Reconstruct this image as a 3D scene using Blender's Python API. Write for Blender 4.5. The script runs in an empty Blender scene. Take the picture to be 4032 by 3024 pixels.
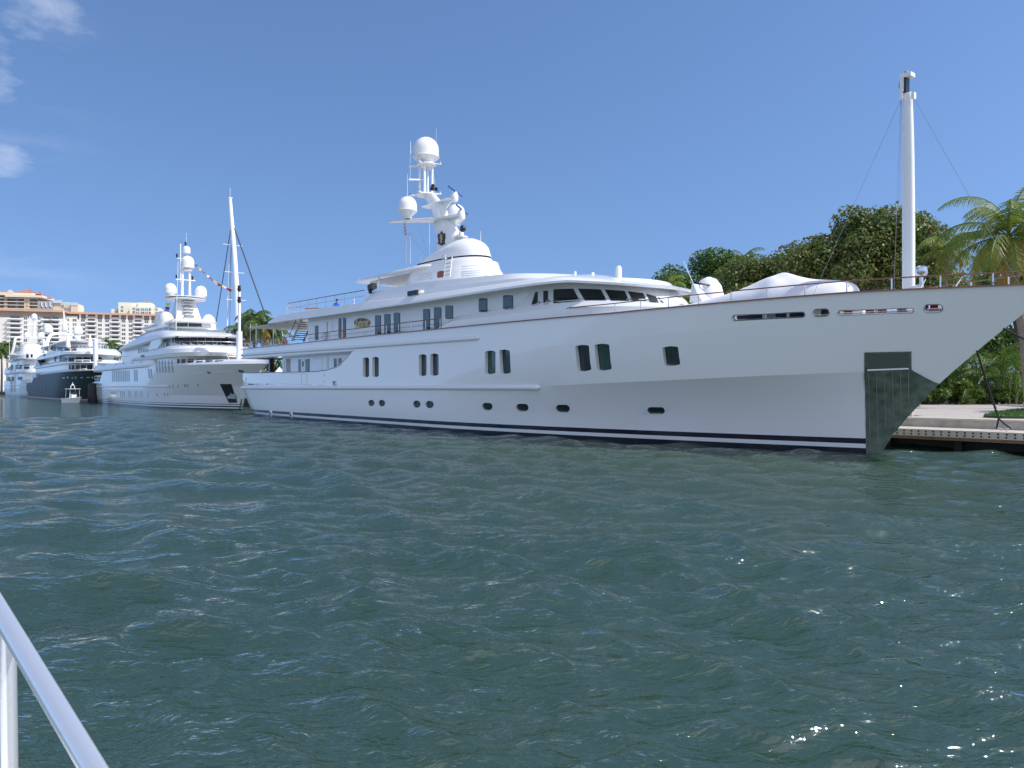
import bpy, bmesh, math, random
import numpy as np
from mathutils import Vector, Matrix
from mathutils.bvhtree import BVHTree
R = math.radians
random.seed(7)
SC = bpy.context.scene
COL = SC.collection
# ------------------------------------------------------------------ camera
EYE, FPX, CX, HY = 2.3, 3030.0, 2016.0, 1529.0
cam_d = bpy.data.cameras.new('camera'); cam = bpy.data.objects.new('camera', cam_d); COL.objects.link(cam)
cam_d.sensor_width = 36.0; cam_d.lens = FPX / 4032 * 36.0; cam_d.shift_y = (HY - 1512) / 4032
cam_d.clip_start = 0.05; cam_d.clip_end = 20000
cam.location = (0, 0, EYE); cam.rotation_euler = (R(90), 0, 0)
SC.camera = cam
# ------------------------------------------------------------------ sky and sun
SUN_EL, SUN_AZ = R(49), R(-20)          # azimuth counted from +X (right) towards +Y
w = bpy.data.worlds.new('World'); SC.world = w; w.use_nodes = True
nt = w.node_tree; nt.nodes.clear()
out = nt.nodes.new('ShaderNodeOutputWorld'); bg = nt.nodes.new('ShaderNodeBackground')
sky = nt.nodes.new('ShaderNodeTexSky'); sky.sky_type = 'NISHITA'; sky.sun_disc = False
sky.sun_elevation = SUN_EL; sky.sun_rotation = R(90) - SUN_AZ
sky.altitude = 0; sky.air_density = 1.0; sky.dust_density = 0.3; sky.ozone_density = 1.5
SKY_TINT = (0.99, 1.0, 1.08, 1)
bg.inputs['Strength'].default_value = 0.135
# thin wisps of cloud high on the left, part of the sky itself
tc = nt.nodes.new('ShaderNodeTexCoord')
mp = nt.nodes.new('ShaderNodeMapping'); mp.inputs['Scale'].default_value = (2.2, 2.2, 9.0); mp.inputs['Rotation'].default_value = (0.25, 0.1, 0)
no = nt.nodes.new('ShaderNodeTexNoise'); no.inputs['Scale'].default_value = 2.6; no.inputs['Detail'].default_value = 7; no.inputs['Roughness'].default_value = 0.6
rp = nt.nodes.new('ShaderNodeValToRGB'); rp.color_ramp.elements[0].position = 0.50; rp.color_ramp.elements[1].position = 0.78
sep = nt.nodes.new('ShaderNodeSeparateXYZ')
mr = nt.nodes.new('ShaderNodeMapRange'); mr.inputs['From Min'].default_value = -0.42; mr.inputs['From Max'].default_value = -0.60; mr.inputs['To Max'].default_value = 0.22
mul = nt.nodes.new('ShaderNodeMath'); mul.operation = 'MULTIPLY'
mul2 = nt.nodes.new('ShaderNodeMath'); mul2.operation = 'MULTIPLY'; mul2.inputs[1].default_value = 0.75
mix = nt.nodes.new('ShaderNodeMixRGB'); mix.inputs[2].default_value = (7.6, 7.7, 7.9, 1)
L = nt.links.new
L(tc.outputs['Generated'], mp.inputs['Vector']); L(mp.outputs[0], no.inputs['Vector']); L(no.outputs['Fac'], rp.inputs[0])
L(tc.outputs['Generated'], sep.inputs[0]); L(sep.outputs['X'], mr.inputs['Value'])
# unseen broken white cloud and haze, added behind the viewer to brighten hulls and water
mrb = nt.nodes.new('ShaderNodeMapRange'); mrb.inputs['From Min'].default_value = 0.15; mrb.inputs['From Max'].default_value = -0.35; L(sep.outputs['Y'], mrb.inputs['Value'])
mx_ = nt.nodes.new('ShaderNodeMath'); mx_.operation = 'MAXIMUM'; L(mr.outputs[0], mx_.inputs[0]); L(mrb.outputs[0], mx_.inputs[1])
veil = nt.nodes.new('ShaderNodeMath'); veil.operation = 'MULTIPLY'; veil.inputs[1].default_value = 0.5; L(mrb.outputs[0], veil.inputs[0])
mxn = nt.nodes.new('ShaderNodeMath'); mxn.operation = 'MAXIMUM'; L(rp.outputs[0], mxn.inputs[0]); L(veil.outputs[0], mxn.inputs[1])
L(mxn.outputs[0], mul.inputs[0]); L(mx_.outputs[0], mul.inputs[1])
# small separate clouds at the upper left
no2 = nt.nodes.new('ShaderNodeTexNoise'); no2.inputs['Scale'].default_value = 9; no2.inputs['Detail'].default_value = 8; no2.inputs['Roughness'].default_value = 0.62
mp2 = nt.nodes.new('ShaderNodeMapping'); mp2.inputs['Scale'].default_value = (1, 1, 2.4); L(tc.outputs['Generated'], mp2.inputs[0]); L(mp2.outputs[0], no2.inputs['Vector'])
acc = None
for d_, r_, k_ in (((-.485, .80, .41), .13, 1.0), ((-.56, .86, .262), .055, 1.3), ((-.55, .81, .33), .05, .7)):
    dn = Vector(d_).normalized(); vd = nt.nodes.new('ShaderNodeVectorMath'); vd.operation = 'DISTANCE'; vd.inputs[1].default_value = dn; L(tc.outputs['Generated'], vd.inputs[0])
    mq = nt.nodes.new('ShaderNodeMapRange'); mq.inputs['From Min'].default_value = r_; mq.inputs['From Max'].default_value = 0.0; mq.inputs['To Max'].default_value = 0.42 * k_; L(vd.outputs['Value'], mq.inputs['Value'])
    if acc is None: acc = mq
    else:
        ad = nt.nodes.new('ShaderNodeMath'); ad.operation = 'ADD'; L(acc.outputs[0], ad.inputs[0]); L(mq.outputs[0], ad.inputs[1]); acc = ad
sm0 = nt.nodes.new('ShaderNodeMath'); sm0.operation = 'ADD'; L(acc.outputs[0], sm0.inputs[0]); L(no2.outputs['Fac'], sm0.inputs[1])
rp2 = nt.nodes.new('ShaderNodeMapRange'); rp2.inputs['From Min'].default_value = 0.84; rp2.inputs['From Max'].default_value = 1.15; rp2.inputs['To Max'].default_value = 0.42; L(sm0.outputs[0], rp2.inputs['Value'])
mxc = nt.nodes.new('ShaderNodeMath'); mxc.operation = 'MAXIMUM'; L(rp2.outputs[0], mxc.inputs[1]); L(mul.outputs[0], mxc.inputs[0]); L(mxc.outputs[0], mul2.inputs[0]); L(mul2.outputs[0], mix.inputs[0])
hs = nt.nodes.new('ShaderNodeHueSaturation'); hs.inputs['Saturation'].default_value = 1.10; hs.inputs['Hue'].default_value = 0.5
cl = nt.nodes.new('ShaderNodeVectorMath'); cl.operation = 'MULTIPLY_ADD'; cl.inputs[1].default_value = (1, 1, 0.82); cl.inputs[2].default_value = (0, 0, 0.22)   # clear air: no white band at the horizon
L(tc.outputs['Generated'], cl.inputs[0]); L(cl.outputs[0], sky.inputs['Vector'])
tint = nt.nodes.new('ShaderNodeMixRGB'); tint.blend_type = 'MULTIPLY'; tint.inputs[0].default_value = 1.0; tint.inputs[2].default_value = SKY_TINT
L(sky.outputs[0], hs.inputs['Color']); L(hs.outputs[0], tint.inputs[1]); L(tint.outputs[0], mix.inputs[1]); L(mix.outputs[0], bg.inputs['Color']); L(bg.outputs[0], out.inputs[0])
sd = bpy.data.lights.new('sun', 'SUN'); sun = bpy.data.objects.new('sun', sd); COL.objects.link(sun)
sd.energy = 3.6; sd.angle = R(0.5); sd.color = (1.0, 0.96, 0.9)
sv = Vector((math.cos(SUN_EL) * math.cos(SUN_AZ), math.cos(SUN_EL) * math.sin(SUN_AZ), math.sin(SUN_EL)))
sun.rotation_euler = sv.to_track_quat('Z', 'Y').to_euler(); sun.location = (40, 0, 60)
SC.view_settings.view_transform = 'Standard'; SC.view_settings.look = 'None'
SC.view_settings.exposure = 0.38; SC.view_settings.gamma = 1.0
SC.cycles.max_bounces = 8; SC.cycles.diffuse_bounces = 3; SC.cycles.glossy_bounces = 3; SC.cycles.transmission_bounces = 4
SC.cycles.sample_clamp_indirect = 6
# ------------------------------------------------------------------ materials
MATS = {}
def mat(name, col, rough=0.5, metal=0.0, var=None, vscale=4.0, bump=0.0, bscale=30.0, coat=0.0, spec=0.5, trans=0.0, island=None, alpha=None, subs=None):
    if name in MATS: return MATS[name]
    m = bpy.data.materials.new(name); m.use_nodes = True; t = m.node_tree; b = t.nodes['Principled BSDF']
    b.inputs['Base Color'].default_value = (*col, 1); b.inputs['Roughness'].default_value = rough; b.inputs['Metallic'].default_value = metal
    b.inputs['Coat Weight'].default_value = coat; b.inputs['Coat Roughness'].default_value = 0.04; b.inputs['Specular IOR Level'].default_value = spec
    if trans: b.inputs['Transmission Weight'].default_value = trans
    if var or bump:
        c = t.nodes.new('ShaderNodeTexCoord'); n = t.nodes.new('ShaderNodeTexNoise')
        n.inputs['Scale'].default_value = vscale; n.inputs['Detail'].default_value = 6
        t.links.new(c.outputs['Object'], n.inputs['Vector'])
    if var:
        r = t.nodes.new('ShaderNodeValToRGB'); r.color_ramp.elements[0].position = 0.35; r.color_ramp.elements[1].position = 0.68
        r.color_ramp.elements[0].color = (*col, 1); r.color_ramp.elements[1].color = (*var, 1)
        t.links.new(n.outputs['Fac'], r.inputs[0]); t.links.new(r.outputs[0], b.inputs['Base Color'])
    if island:
        g = t.nodes.new('ShaderNodeNewGeometry'); r = t.nodes.new('ShaderNodeValToRGB'); els = r.color_ramp.elements
        els[0].position = 0; els[0].color = (*island[0], 1); els[1].position = 1; els[1].color = (*island[-1], 1)
        for i, cc in enumerate(island[1:-1]):
            e = els.new((i + 1) / (len(island) - 1)); e.color = (*cc, 1)
        t.links.new(g.outputs['Random Per Island'], r.inputs[0]); t.links.new(r.outputs[0], b.inputs['Base Color'])
    if bump:
        n2 = t.nodes.new('ShaderNodeTexNoise'); n2.inputs['Scale'].default_value = bscale; n2.inputs['Detail'].default_value = 5
        t.links.new(c.outputs['Object'], n2.inputs['Vector'])
        bb = t.nodes.new('ShaderNodeBump'); bb.inputs['Strength'].default_value = bump; bb.inputs['Distance'].default_value = 0.02
        t.links.new(n2.outputs['Fac'], bb.inputs['Height']); t.links.new(bb.outputs[0], b.inputs['Normal'])
    MATS[name] = m; return m
def leafmat(name, cols, trl=0.35):
    if name in MATS: return MATS[name]
    m = mat(name, cols[0], rough=0.45, island=cols); t = m.node_tree; b = t.nodes['Principled BSDF']
    tr = t.nodes.new('ShaderNodeBsdfTranslucent'); mx = t.nodes.new('ShaderNodeMixShader'); mx.inputs[0].default_value = trl
    src = b.inputs['Base Color'].links[0].from_socket
    t.links.new(src, tr.inputs['Color']); t.links.new(b.outputs[0], mx.inputs[1]); t.links.new(tr.outputs[0], mx.inputs[2])
    t.links.new(mx.outputs[0], t.nodes['Material Output'].inputs['Surface'])
    return m
def banded(name, bands, rough=0.18, coat=0.6, wav=0.015, spec=0.5):
    """hull paint: constant colours by height above the waterline; bands = [(z_top, colour), ...]"""
    m = bpy.data.materials.new(name); m.use_nodes = True; t = m.node_tree; b = t.nodes['Principled BSDF']
    b.inputs['Roughness'].default_value = rough; b.inputs['Coat Weight'].default_value = coat; b.inputs['Coat Roughness'].default_value = 0.03; b.inputs['Specular IOR Level'].default_value = spec
    c = t.nodes.new('ShaderNodeTexCoord'); s = t.nodes.new('ShaderNodeSeparateXYZ'); t.links.new(c.outputs['Object'], s.inputs[0])
    mr = t.nodes.new('ShaderNodeMapRange'); mr.inputs['From Min'].default_value = -1; mr.inputs['From Max'].default_value = 9
    t.links.new(s.outputs['Z'], mr.inputs['Value'])
    r = t.nodes.new('ShaderNodeValToRGB'); r.color_ramp.interpolation = 'CONSTANT'; els = r.color_ramp.elements
    els[0].position = 0; els[0].color = (*bands[0][1], 1); els[1].position = (bands[0][0] + 1) / 10; els[1].color = (*bands[1][1], 1)
    for i in range(1, len(bands) - 1):
        e = els.new((bands[i][0] + 1) / 10); e.color = (*bands[i + 1][1], 1)
    t.links.new(mr.outputs[0], r.inputs[0]); t.links.new(r.outputs[0], b.inputs['Base Color'])
    n = t.nodes.new('ShaderNodeTexNoise'); n.inputs['Scale'].default_value = 0.8; n.inputs['Detail'].default_value = 2
    t.links.new(c.outputs['Object'], n.inputs['Vector'])
    bb = t.nodes.new('ShaderNodeBump'); bb.inputs['Strength'].default_value = 0.5; bb.inputs['Distance'].default_value = wav
    t.links.new(n.outputs['Fac'], bb.inputs['Height']); t.links.new(bb.outputs[0], b.inputs['Normal'])
    return m
WHITE = mat('white_gelcoat', (0.80, 0.81, 0.82), 0.22, coat=0.5)
CREAM = mat('cream_paint', (0.72, 0.67, 0.60), 0.4)
GLASS = mat('dark_glass', (0.012, 0.022, 0.022), 0.04, spec=0.9)
GREENGLASS = mat('green_glass', (0.02, 0.07, 0.055), 0.05, spec=0.9)
SHADEGLASS = mat('window_blind_glass', (0.060, 0.105, 0.090), 0.08, spec=0.9)
BLACKT = mat('black_trim', (0.012, 0.012, 0.014), 0.35)
STEEL = mat('stainless_steel', (0.62, 0.63, 0.65), 0.16, metal=1.0)
TEAK = mat('varnished_teak', (0.24, 0.09, 0.04), 0.25, var=(0.15, 0.05, 0.025), vscale=9, coat=0.5)
DECK = mat('teak_deck', (0.42, 0.30, 0.19), 0.6, var=(0.33, 0.23, 0.15), vscale=12)
LINE = mat('panel_gap', (0.10, 0.11, 0.12), 0.5)
GREY = mat('grey_paint', (0.30, 0.32, 0.34), 0.4)
ROPE = mat('black_rope', (0.015, 0.015, 0.016), 0.8)
WIRE = mat('grey_wire', (0.22, 0.24, 0.27), 0.5)
# ------------------------------------------------------------------ mesh helpers
def put(mesh, name, mats, parent=None, sharp=38, smooth=True):
    if not isinstance(mats, (list, tuple)): mats = [mats]
    for m in mats: mesh.materials.append(m)
    if smooth and len(mesh.polygons):
        mesh.polygons.foreach_set('use_smooth', [True] * len(mesh.polygons))
        mesh.set_sharp_from_angle(angle=R(sharp))
    o = bpy.data.objects.new(name, mesh); COL.objects.link(o)
    if parent: o.parent = parent
    return o
class MB:
    def __init__(s): s.v = []; s.f = []; s.m = []
    def add(s, vs, fs, mi=0):
        k = len(s.v); s.v += [tuple(map(float, p)) for p in vs]; s.f += [tuple(i + k for i in f) for f in fs]; s.m += [mi] * len(fs); return s
    def box(s, c, d, mi=0, rz=0.0, rx=0.0, ry=0.0):
        M_ = Matrix.Rotation(rz, 3, 'Z') @ Matrix.Rotation(ry, 3, 'Y') @ Matrix.Rotation(rx, 3, 'X'); c = Vector(c)
        vs = [c + M_ @ Vector((x * d[0] / 2, y * d[1] / 2, z * d[2] / 2)) for x in (-1, 1) for y in (-1, 1) for z in (-1, 1)]
        return s.add(vs, [(0, 1, 3, 2), (4, 6, 7, 5), (0, 4, 5, 1), (2, 3, 7, 6), (0, 2, 6, 4), (1, 5, 7, 3)], mi)
    def tube(s, path, r, n=8, mi=0, closed=False):
        P = [Vector(p) for p in path]; rs = r if isinstance(r, (list, tuple)) else [r] * len(P); N = len(P); rings = []
        up = None
        for i, p in enumerate(P):
            a = P[i - 1] if (i or closed) else p; b = P[(i + 1) % N] if (i < N - 1 or closed) else p
            t = (b - a).normalized()
            if up is None: up = Vector((0, 0, 1)) if abs(t.z) < 0.9 else Vector((1, 0, 0))
            x = t.cross(up).normalized(); y = x.cross(t).normalized(); up = y
            rings.append([p + (x * math.cos(2 * math.pi * k / n) + y * math.sin(2 * math.pi * k / n)) * rs[i] for k in range(n)])
        vs = [q for rg in rings for q in rg]; fs = []
        for i in range(N if closed else N - 1):
            j = (i + 1) % N
            for k in range(n): fs.append((i * n + k, i * n + (k + 1) % n, j * n + (k + 1) % n, j * n + k))
        if not closed: fs += [tuple(range(n))[::-1], tuple((N - 1) * n + k for k in range(n))]
        return s.add(vs, fs, mi)
    def strip(s, path, w, h, mi=0):
        """flat bar of width w (sideways) and height h along a path"""
        P = [Vector(p) for p in path]; vs = []
        for i, p in enumerate(P):
            t = P[min(i + 1, len(P) - 1)] - P[max(i - 1, 0)]; x = Vector((t.y, -t.x, 0)).normalized() * w / 2; z = Vector((0, 0, h / 2))
            vs += [p - x - z, p + x - z, p + x + z, p - x + z]
        fs = [(0, 3, 2, 1)]; N = len(P)
        for i in range(N - 1):
            for k in range(4): fs.append((i * 4 + k, i * 4 + (k + 1) % 4, i * 4 + 4 + (k + 1) % 4, i * 4 + 4 + k))
        fs.append(tuple((N - 1) * 4 + k for k in range(4)))
        return s.add(vs, fs, mi)
    def lathe(s, prof, c=(0, 0, 0), n=24, mi=0, rot=None, sx=1.0, sy=1.0):
        vs = []; c = Vector(c)
        for r, z in prof:
            for k in range(n):
                p = Vector((r * math.cos(2 * math.pi * k / n) * sx, r * math.sin(2 * math.pi * k / n) * sy, z))
                vs.append(c + (rot @ p if rot else p))
        fs = []
        for i in range(len(prof) - 1):
            for k in range(n): fs.append((i * n + k, i * n + (k + 1) % n, (i + 1) * n + (k + 1) % n, (i + 1) * n + k))
        fs += [tuple(range(n))[::-1], tuple((len(prof) - 1) * n + k for k in range(n))]
        return s.add(vs, fs, mi)
    def prism(s, poly, y0, y1, mi=0):
        n = len(poly); vs = [(x, y0, z) for x, z in poly] + [(x, y1, z) for x, z in poly]
        return s.add(vs, [tuple(range(n)), tuple(range(2 * n - 1, n - 1, -1))] + [(i, i + n, (i + 1) % n + n, (i + 1) % n) for i in range(n)], mi)
    def loft(s, secs, mi=0, cap=True):
        n = len(secs[0]); vs = [p for sc in secs for p in sc]; fs = []
        for i in range(len(secs) - 1):
            for k in range(n): fs.append((i * n + k, i * n + (k + 1) % n, (i + 1) * n + (k + 1) % n, (i + 1) * n + k))
        if cap: fs += [tuple(range(n))[::-1], tuple((len(secs) - 1) * n + k for k in range(n))]
        return s.add(vs, fs, mi)
    def stack(s, levels, mi=0, top=True, bot=True):
        n = len(levels[0]); vs = []; fs = []
        for lv in levels:
            vs += [(x, -w_, z) for x, w_, z in lv] + [(x, w_, z) for x, w_, z in reversed(lv)]
        m = 2 * n
        for i in range(len(levels) - 1):
            for k in range(m): fs.append((i * m + k, i * m + (k + 1) % m, (i + 1) * m + (k + 1) % m, (i + 1) * m + k))
        for on, i in ((bot, 0), (top, len(levels) - 1)):
            if on:
                for k in range(n - 1):
                    q = (i * m + k, i * m + k + 1, i * m + m - 2 - k, i * m + m - 1 - k)
                    fs.append(q if i else q[::-1])
        return s.add(vs, fs, mi)
    def mesh(s, name='m', weld=True):
        me = bpy.data.meshes.new(name); me.from_pydata(s.v, [], s.f)
        me.polygons.foreach_set('material_index', s.m)
        if weld:
            b = bmesh.new(); b.from_mesh(me); bmesh.ops.remove_doubles(b, verts=b.verts, dist=0.0004)
            bmesh.ops.dissolve_degenerate(b, edges=b.edges, dist=0.0002)
            bmesh.ops.recalc_face_normals(b, faces=b.faces); b.to_mesh(me); b.free()
        return me
    def build(s, name, mats, parent=None, sharp=38, smooth=True, weld=True):
        return put(s.mesh(name, weld), name, mats, parent, sharp, smooth)
def plan(x0, x1, W, z, xr, p=2.3, ra=0.0, wa=None, nf=16, nst=12):
    """half outline aft->bow: optional rounded aft corner, straight side to xr, superelliptic nose to x1; W, z numbers or functions of x"""
    Wf = W if callable(W) else (lambda x: W); zf = z if callable(z) else (lambda x: z); pts = []
    for k in range(6):
        if ra > 0:
            a = math.pi / 2 * k / 5; x = x0 + ra * (1 - math.cos(a)); wq = Wf(x0) - ra * (1 - math.sin(a)); pts.append((x, max(wq, 0), zf(x)))
        else: pts.append((x0, (Wf(x0)) * (0.999 + k * 0.0002), zf(x0)))
    for k in range(1, nst + 1):
        x = x0 + ra + (xr - x0 - ra) * k / nst; pts.append((x, Wf(x), zf(x)))
    for k in range(1, nf + 1):
        a = math.pi / 2 * k / nf
        x = xr + (x1 - xr) * math.sin(a) ** (2 / p); pts.append((x, Wf(x) * max(math.cos(a), 0) ** (2 / p) if k < nf else 0.0, zf(x)))
    return pts
def tag(o, label=None, cat=None, group=None, kind=None):
    if label: o['label'] = label
    if cat: o['category'] = cat
    if group: o['group'] = group
    if kind: o['kind'] = kind
    return o
def thing(name, label, cat, loc=(0, 0, 0), rz=0.0, group=None):
    o = bpy.data.objects.new(name, None); COL.objects.link(o); o.location = loc; o.rotation_euler = (0, 0, rz); o.empty_display_size = 0.3
    return tag(o, label, cat, group)
# ------------------------------------------------------------------ photogrammetry frame: a moored boat's own axes seen from the camera
class Frame:
    def __init__(s, ox, oy, deg):
        s.o = np.array([ox, oy]); a = R(deg); s.deg = deg
        s.u = np.array([math.cos(a), math.sin(a)]); s.vv = np.array([-math.sin(a), math.cos(a)])
    def ray(s, px, py):
        d = np.array([(px - CX) / FPX, 1.0]); c = -s.o
        return np.array([c @ s.u, c @ s.vv, EYE]), np.array([d @ s.u, d @ s.vv, -(py - HY) / FPX])
    def hit(s, px, py, x=None, y=None, z=None):
        c, d = s.ray(px, py); i, val = (0, x) if x is not None else (1, y) if y is not None else (2, z)
        return Vector(c + d * ((val - c[i]) / d[i]))
    def cast(s, bvh, px, py):
        c, d = s.ray(px, py); d = Vector(d).normalized()
        loc, nrm, i, dist = bvh.ray_cast(Vector(c), d)
        if loc is None: return None, None
        if nrm.dot(d) > 0: nrm = -nrm
        return loc, nrm
ZM = {'2': (900, 1000, 2.011), '3': (1900, 1000, 2.011), '4': (2900, 900, 1.746), 'a': (930, 1180, 3.949), 'w': (1950, 1080, 2.765),
      '5': (1350, 450, 2.37), '6': (3300, 250, 1.843), 'R': (3560, 1250, 3.017), 'f': (2550, 980, 2.458), 's': (3280, 1320, 3.318),
      'b': (620, 1130, 3.252), 'c': (360, 1130, 3.317), 'd': (0, 1180, 3.95), '1': (0, 700, 1.746), 't': (600, 920, 4.147)}
def Z(k, X, Y): o = ZM[k]; return o[0] + X / o[2], o[1] + Y / o[2]
def rq(q, r, n=4):
    """round the corners of a polygon (2D)"""
    out_ = []; N = len(q)
    for i in range(N):
        a, b, c = np.array(q[i - 1], float), np.array(q[i], float), np.array(q[(i + 1) % N], float)
        la, lc = np.linalg.norm(a - b), np.linalg.norm(c - b); rr = min(r, la * 0.499, lc * 0.499)
        p0 = b + (a - b) / la * rr; p2 = b + (c - b) / lc * rr
        for k in range(n + 1):
            t = k / n; out_.append(tuple((1 - t) ** 2 * p0 + 2 * t * (1 - t) * (b * 0.8 + (p0 + p2) * 0.1) + t * t * p2))
    return out_
def rect(x0, y0, x1, y1): return [(x0, y0), (x1, y0), (x1, y1), (x0, y1)]
def patch(mb, F, bvh, pts, off=0.02, thick=0.03, cell=None, mi=0):
    """a sheet with the pixel outline pts (full-res pixels), lying off metres proud of the surface bvh"""
    b = bmesh.new(); vs = [b.verts.new((p[0], p[1], 0)) for p in pts]; b.faces.new(vs)
    xs = [p[0] for p in pts]; ys = [p[1] for p in pts]
    c = cell or max((max(xs) - min(xs)) / 6, (max(ys) - min(ys)) / 6, 3)
    for ax, lo, hi in ((0, min(xs), max(xs)), (1, min(ys), max(ys))):
        k = lo + c
        while k < hi - 0.3 * c:
            co = [0, 0, 0]; co[ax] = k; no_ = [0, 0, 0]; no_[ax] = 1
            bmesh.ops.bisect_plane(b, geom=b.verts[:] + b.edges[:] + b.faces[:], plane_co=co, plane_no=no_); k += c
    bmesh.ops.triangulate(b, faces=b.faces)
    nr = {}; b.verts.index_update(); V = list(b.verts); k = len(V)
    for v in V:
        l, n = F.cast(bvh, v.co.x, v.co.y)
        if l is not None: nr[v.index] = (l, n)
    if not nr: b.free(); return None
    avg = sum((q[1] for q in nr.values()), Vector()).normalized(); good = [V[i] for i in nr]
    for v in V:
        if v.index not in nr: g = min(good, key=lambda q: (q.co - v.co).length); nr[v.index] = nr[g.index]
    top = [nr[v.index][0] + nr[v.index][1] * off for v in V]; bt = [nr[v.index][0] + nr[v.index][1] * (off - thick) for v in V]
    fs = [tuple(v.index for v in f.verts) for f in b.faces]
    for e in b.edges:
        if e.is_boundary: i, j = e.verts[0].index, e.verts[1].index; fs.append((i, j, j + k, i + k))
    b.free(); mb.add(top + bt, fs, mi); return avg
def bvh_of(o_or_list):
    L_ = o_or_list if isinstance(o_or_list, (list, tuple)) else [o_or_list]
    vs, fs = [], []
    for o in L_:
        me = o.data; k = len(vs); mw = o.matrix_basis
        vs += [mw @ v.co for v in me.vertices]; fs += [tuple(i + k for i in p.vertices) for p in me.polygons]
    return BVHTree.FromPolygons(vs, fs)
def pxpath(F, bvh, pts, off=0.03, dens=60):
    out_ = []
    for (a, b) in zip(pts[:-1], pts[1:]):
        n = max(1, int(math.hypot(b[0] - a[0], b[1] - a[1]) / dens))
        for k in range(n):
            t = k / n; l, nn = F.cast(bvh, a[0] + (b[0] - a[0]) * t, a[1] + (b[1] - a[1]) * t)
            if l is not None: out_.append(l + nn * off)
    l, nn = F.cast(bvh, *pts[-1])
    if l is not None: out_.append(l + nn * off)
    return out_
def boolean(obj, cutter_mb, mats=None):
    me = cutter_mb.mesh('cut'); c = bpy.data.objects.new('cut', me); COL.objects.link(c)
    m = obj.modifiers.new('b', 'BOOLEAN'); m.object = c; m.operation = 'DIFFERENCE'; m.solver = 'EXACT'
    c.parent = obj.parent
    bpy.context.view_layer.update()
    dg = bpy.context.evaluated_depsgraph_get(); new = bpy.data.meshes.new_from_object(obj.evaluated_get(dg))
    obj.modifiers.clear(); old = obj.data; obj.data = new
    new.polygons.foreach_set('use_smooth', [True] * len(new.polygons)); new.set_sharp_from_angle(angle=R(30))
    bpy.data.objects.remove(c); return obj
def text_mesh(body, size, depth, shear=0.0):
    cu = bpy.data.curves.new('t', 'FONT'); cu.body = body; cu.size = size; cu.extrude = depth; cu.shear = shear; cu.align_x = 'CENTER'; cu.align_y = 'CENTER'
    cu.offset = size * 0.012
    o = bpy.data.objects.new('t', cu); COL.objects.link(o); dg = bpy.context.evaluated_depsgraph_get()
    me = bpy.data.meshes.new_from_object(o.evaluated_get(dg)); bpy.data.objects.remove(o); return me
def radome(mb, c, r, h, n=28, foot=0.3, mi=0):
    """white satellite dome: narrow foot flaring to a rim, short cylinder, round top; c is the foot"""
    pr = [(r * 0.42, 0), (r * 0.45, h * foot * 0.25), (r * 0.94, h * foot * 0.85), (r * 1.035, h * foot), (r * 1.035, h * (foot + 0.025)), (r, h * (foot + 0.04))]
    z0 = h * (foot + 0.04); zc = max(h - r, z0 + 0.02)
    pr += [(r * 1.0, zc)]
    for k in range(1, 9):
        a = math.pi / 2 * k / 8; pr.append((r * math.cos(a) + (0.002 if k == 8 else 0), zc + (h - zc) * math.sin(a)))
    return mb.lathe(pr, c, n, mi)
# ================================================================== MAIN YACHT
M = Frame(12.98, 27.1, -51.69)
Y1 = thing('motor_yacht', 'nearest and largest white motor yacht, with long flared bow and dark oval name board', 'yacht', (12.98, 27.1, 0), R(-51.69))
B1 = 4.25
def zline(pts, b0=4.0, bf=None):
    res = []
    for px, py in pts:
        y = b0
        for _ in range(6):
            h_ = M.hit(px, py, y=-y); y = bf(h_.x, h_.z) if bf else y
        res.append((h_.x, h_.z))
    res.sort(); return [a for a, _ in res], [b for _, b in res]
ST_Z = [-1.2, 0, 0.7, 1.30, 2.44, 3.53, 4.49, 5.37, 5.9]; ST_X = [-0.75, 0, 0.42, 0.9, 1.93, 3.13, 4.28, 5.35, 5.95]
stem_x = lambda z: float(np.interp(z, ST_Z, ST_X))
P_Z = [-1.2, 0, 1.2, 2.2, 2.75, 3.6, 4.45, 5.5]; P_P = [1.5, 1.66, 1.70, 2.3, 3.05, 3.16, 3.28, 3.32]
AF_Z = [-1.2, 0, 1.08, 2.18, 2.5, 6]; AF_X = [-50.5, -52.2, -53.3, -54.1, -54.3, -54.3]
aft_x = lambda z: float(np.interp(z, AF_Z, AF_X))
def bfun(x, z):
    xs = stem_x(z); t = min(max((x + 23) / (xs + 23), 0), 1); b = B1 * (1 - t ** float(np.interp(z, P_Z, P_P)))
    if x < -42:
        q = min((-42 - x) / 12.3, 1.0); lo = float(np.interp(z, [-1.2, 0, 1.1, 2.2, 3], [1.5, 0.80, 0.5, 0.30, 0.28])); b -= lo * q ** 2
    if z < 0.6: b -= 0.25 * ((0.6 - z) / 1.8) ** 2 * (1 if x < -5 else 0.4)
    return max(b, 0)
K1X, K1Z = zline([Z('3', 390, 1050), Z('3', 1300, 1008), Z('3', 2212, 965), Z('4', 890, 985)], 3.5, bfun)
K2X, K2Z = zline([Z('3', 230, 765), Z('3', 1200, 660), Z('3', 2212, 560), Z('4', 720, 605)], 3.5, bfun)
SHX, SHZ = zline([Z('a', 180, 765), Z('a', 1000, 680), Z('a', 2172, 555), Z('3', 0, 562), Z('3', 1000, 475), Z('4', 0, 505), Z('4', 825, 440), Z('4', 1977, 390)], 4.0, bfun)
k1 = lambda x: float(np.interp(x, K1X, K1Z)); k2 = lambda x: float(np.interp(x, K2X, K2Z)); sh = lambda x: float(np.interp(x, SHX, SHZ))
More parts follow.
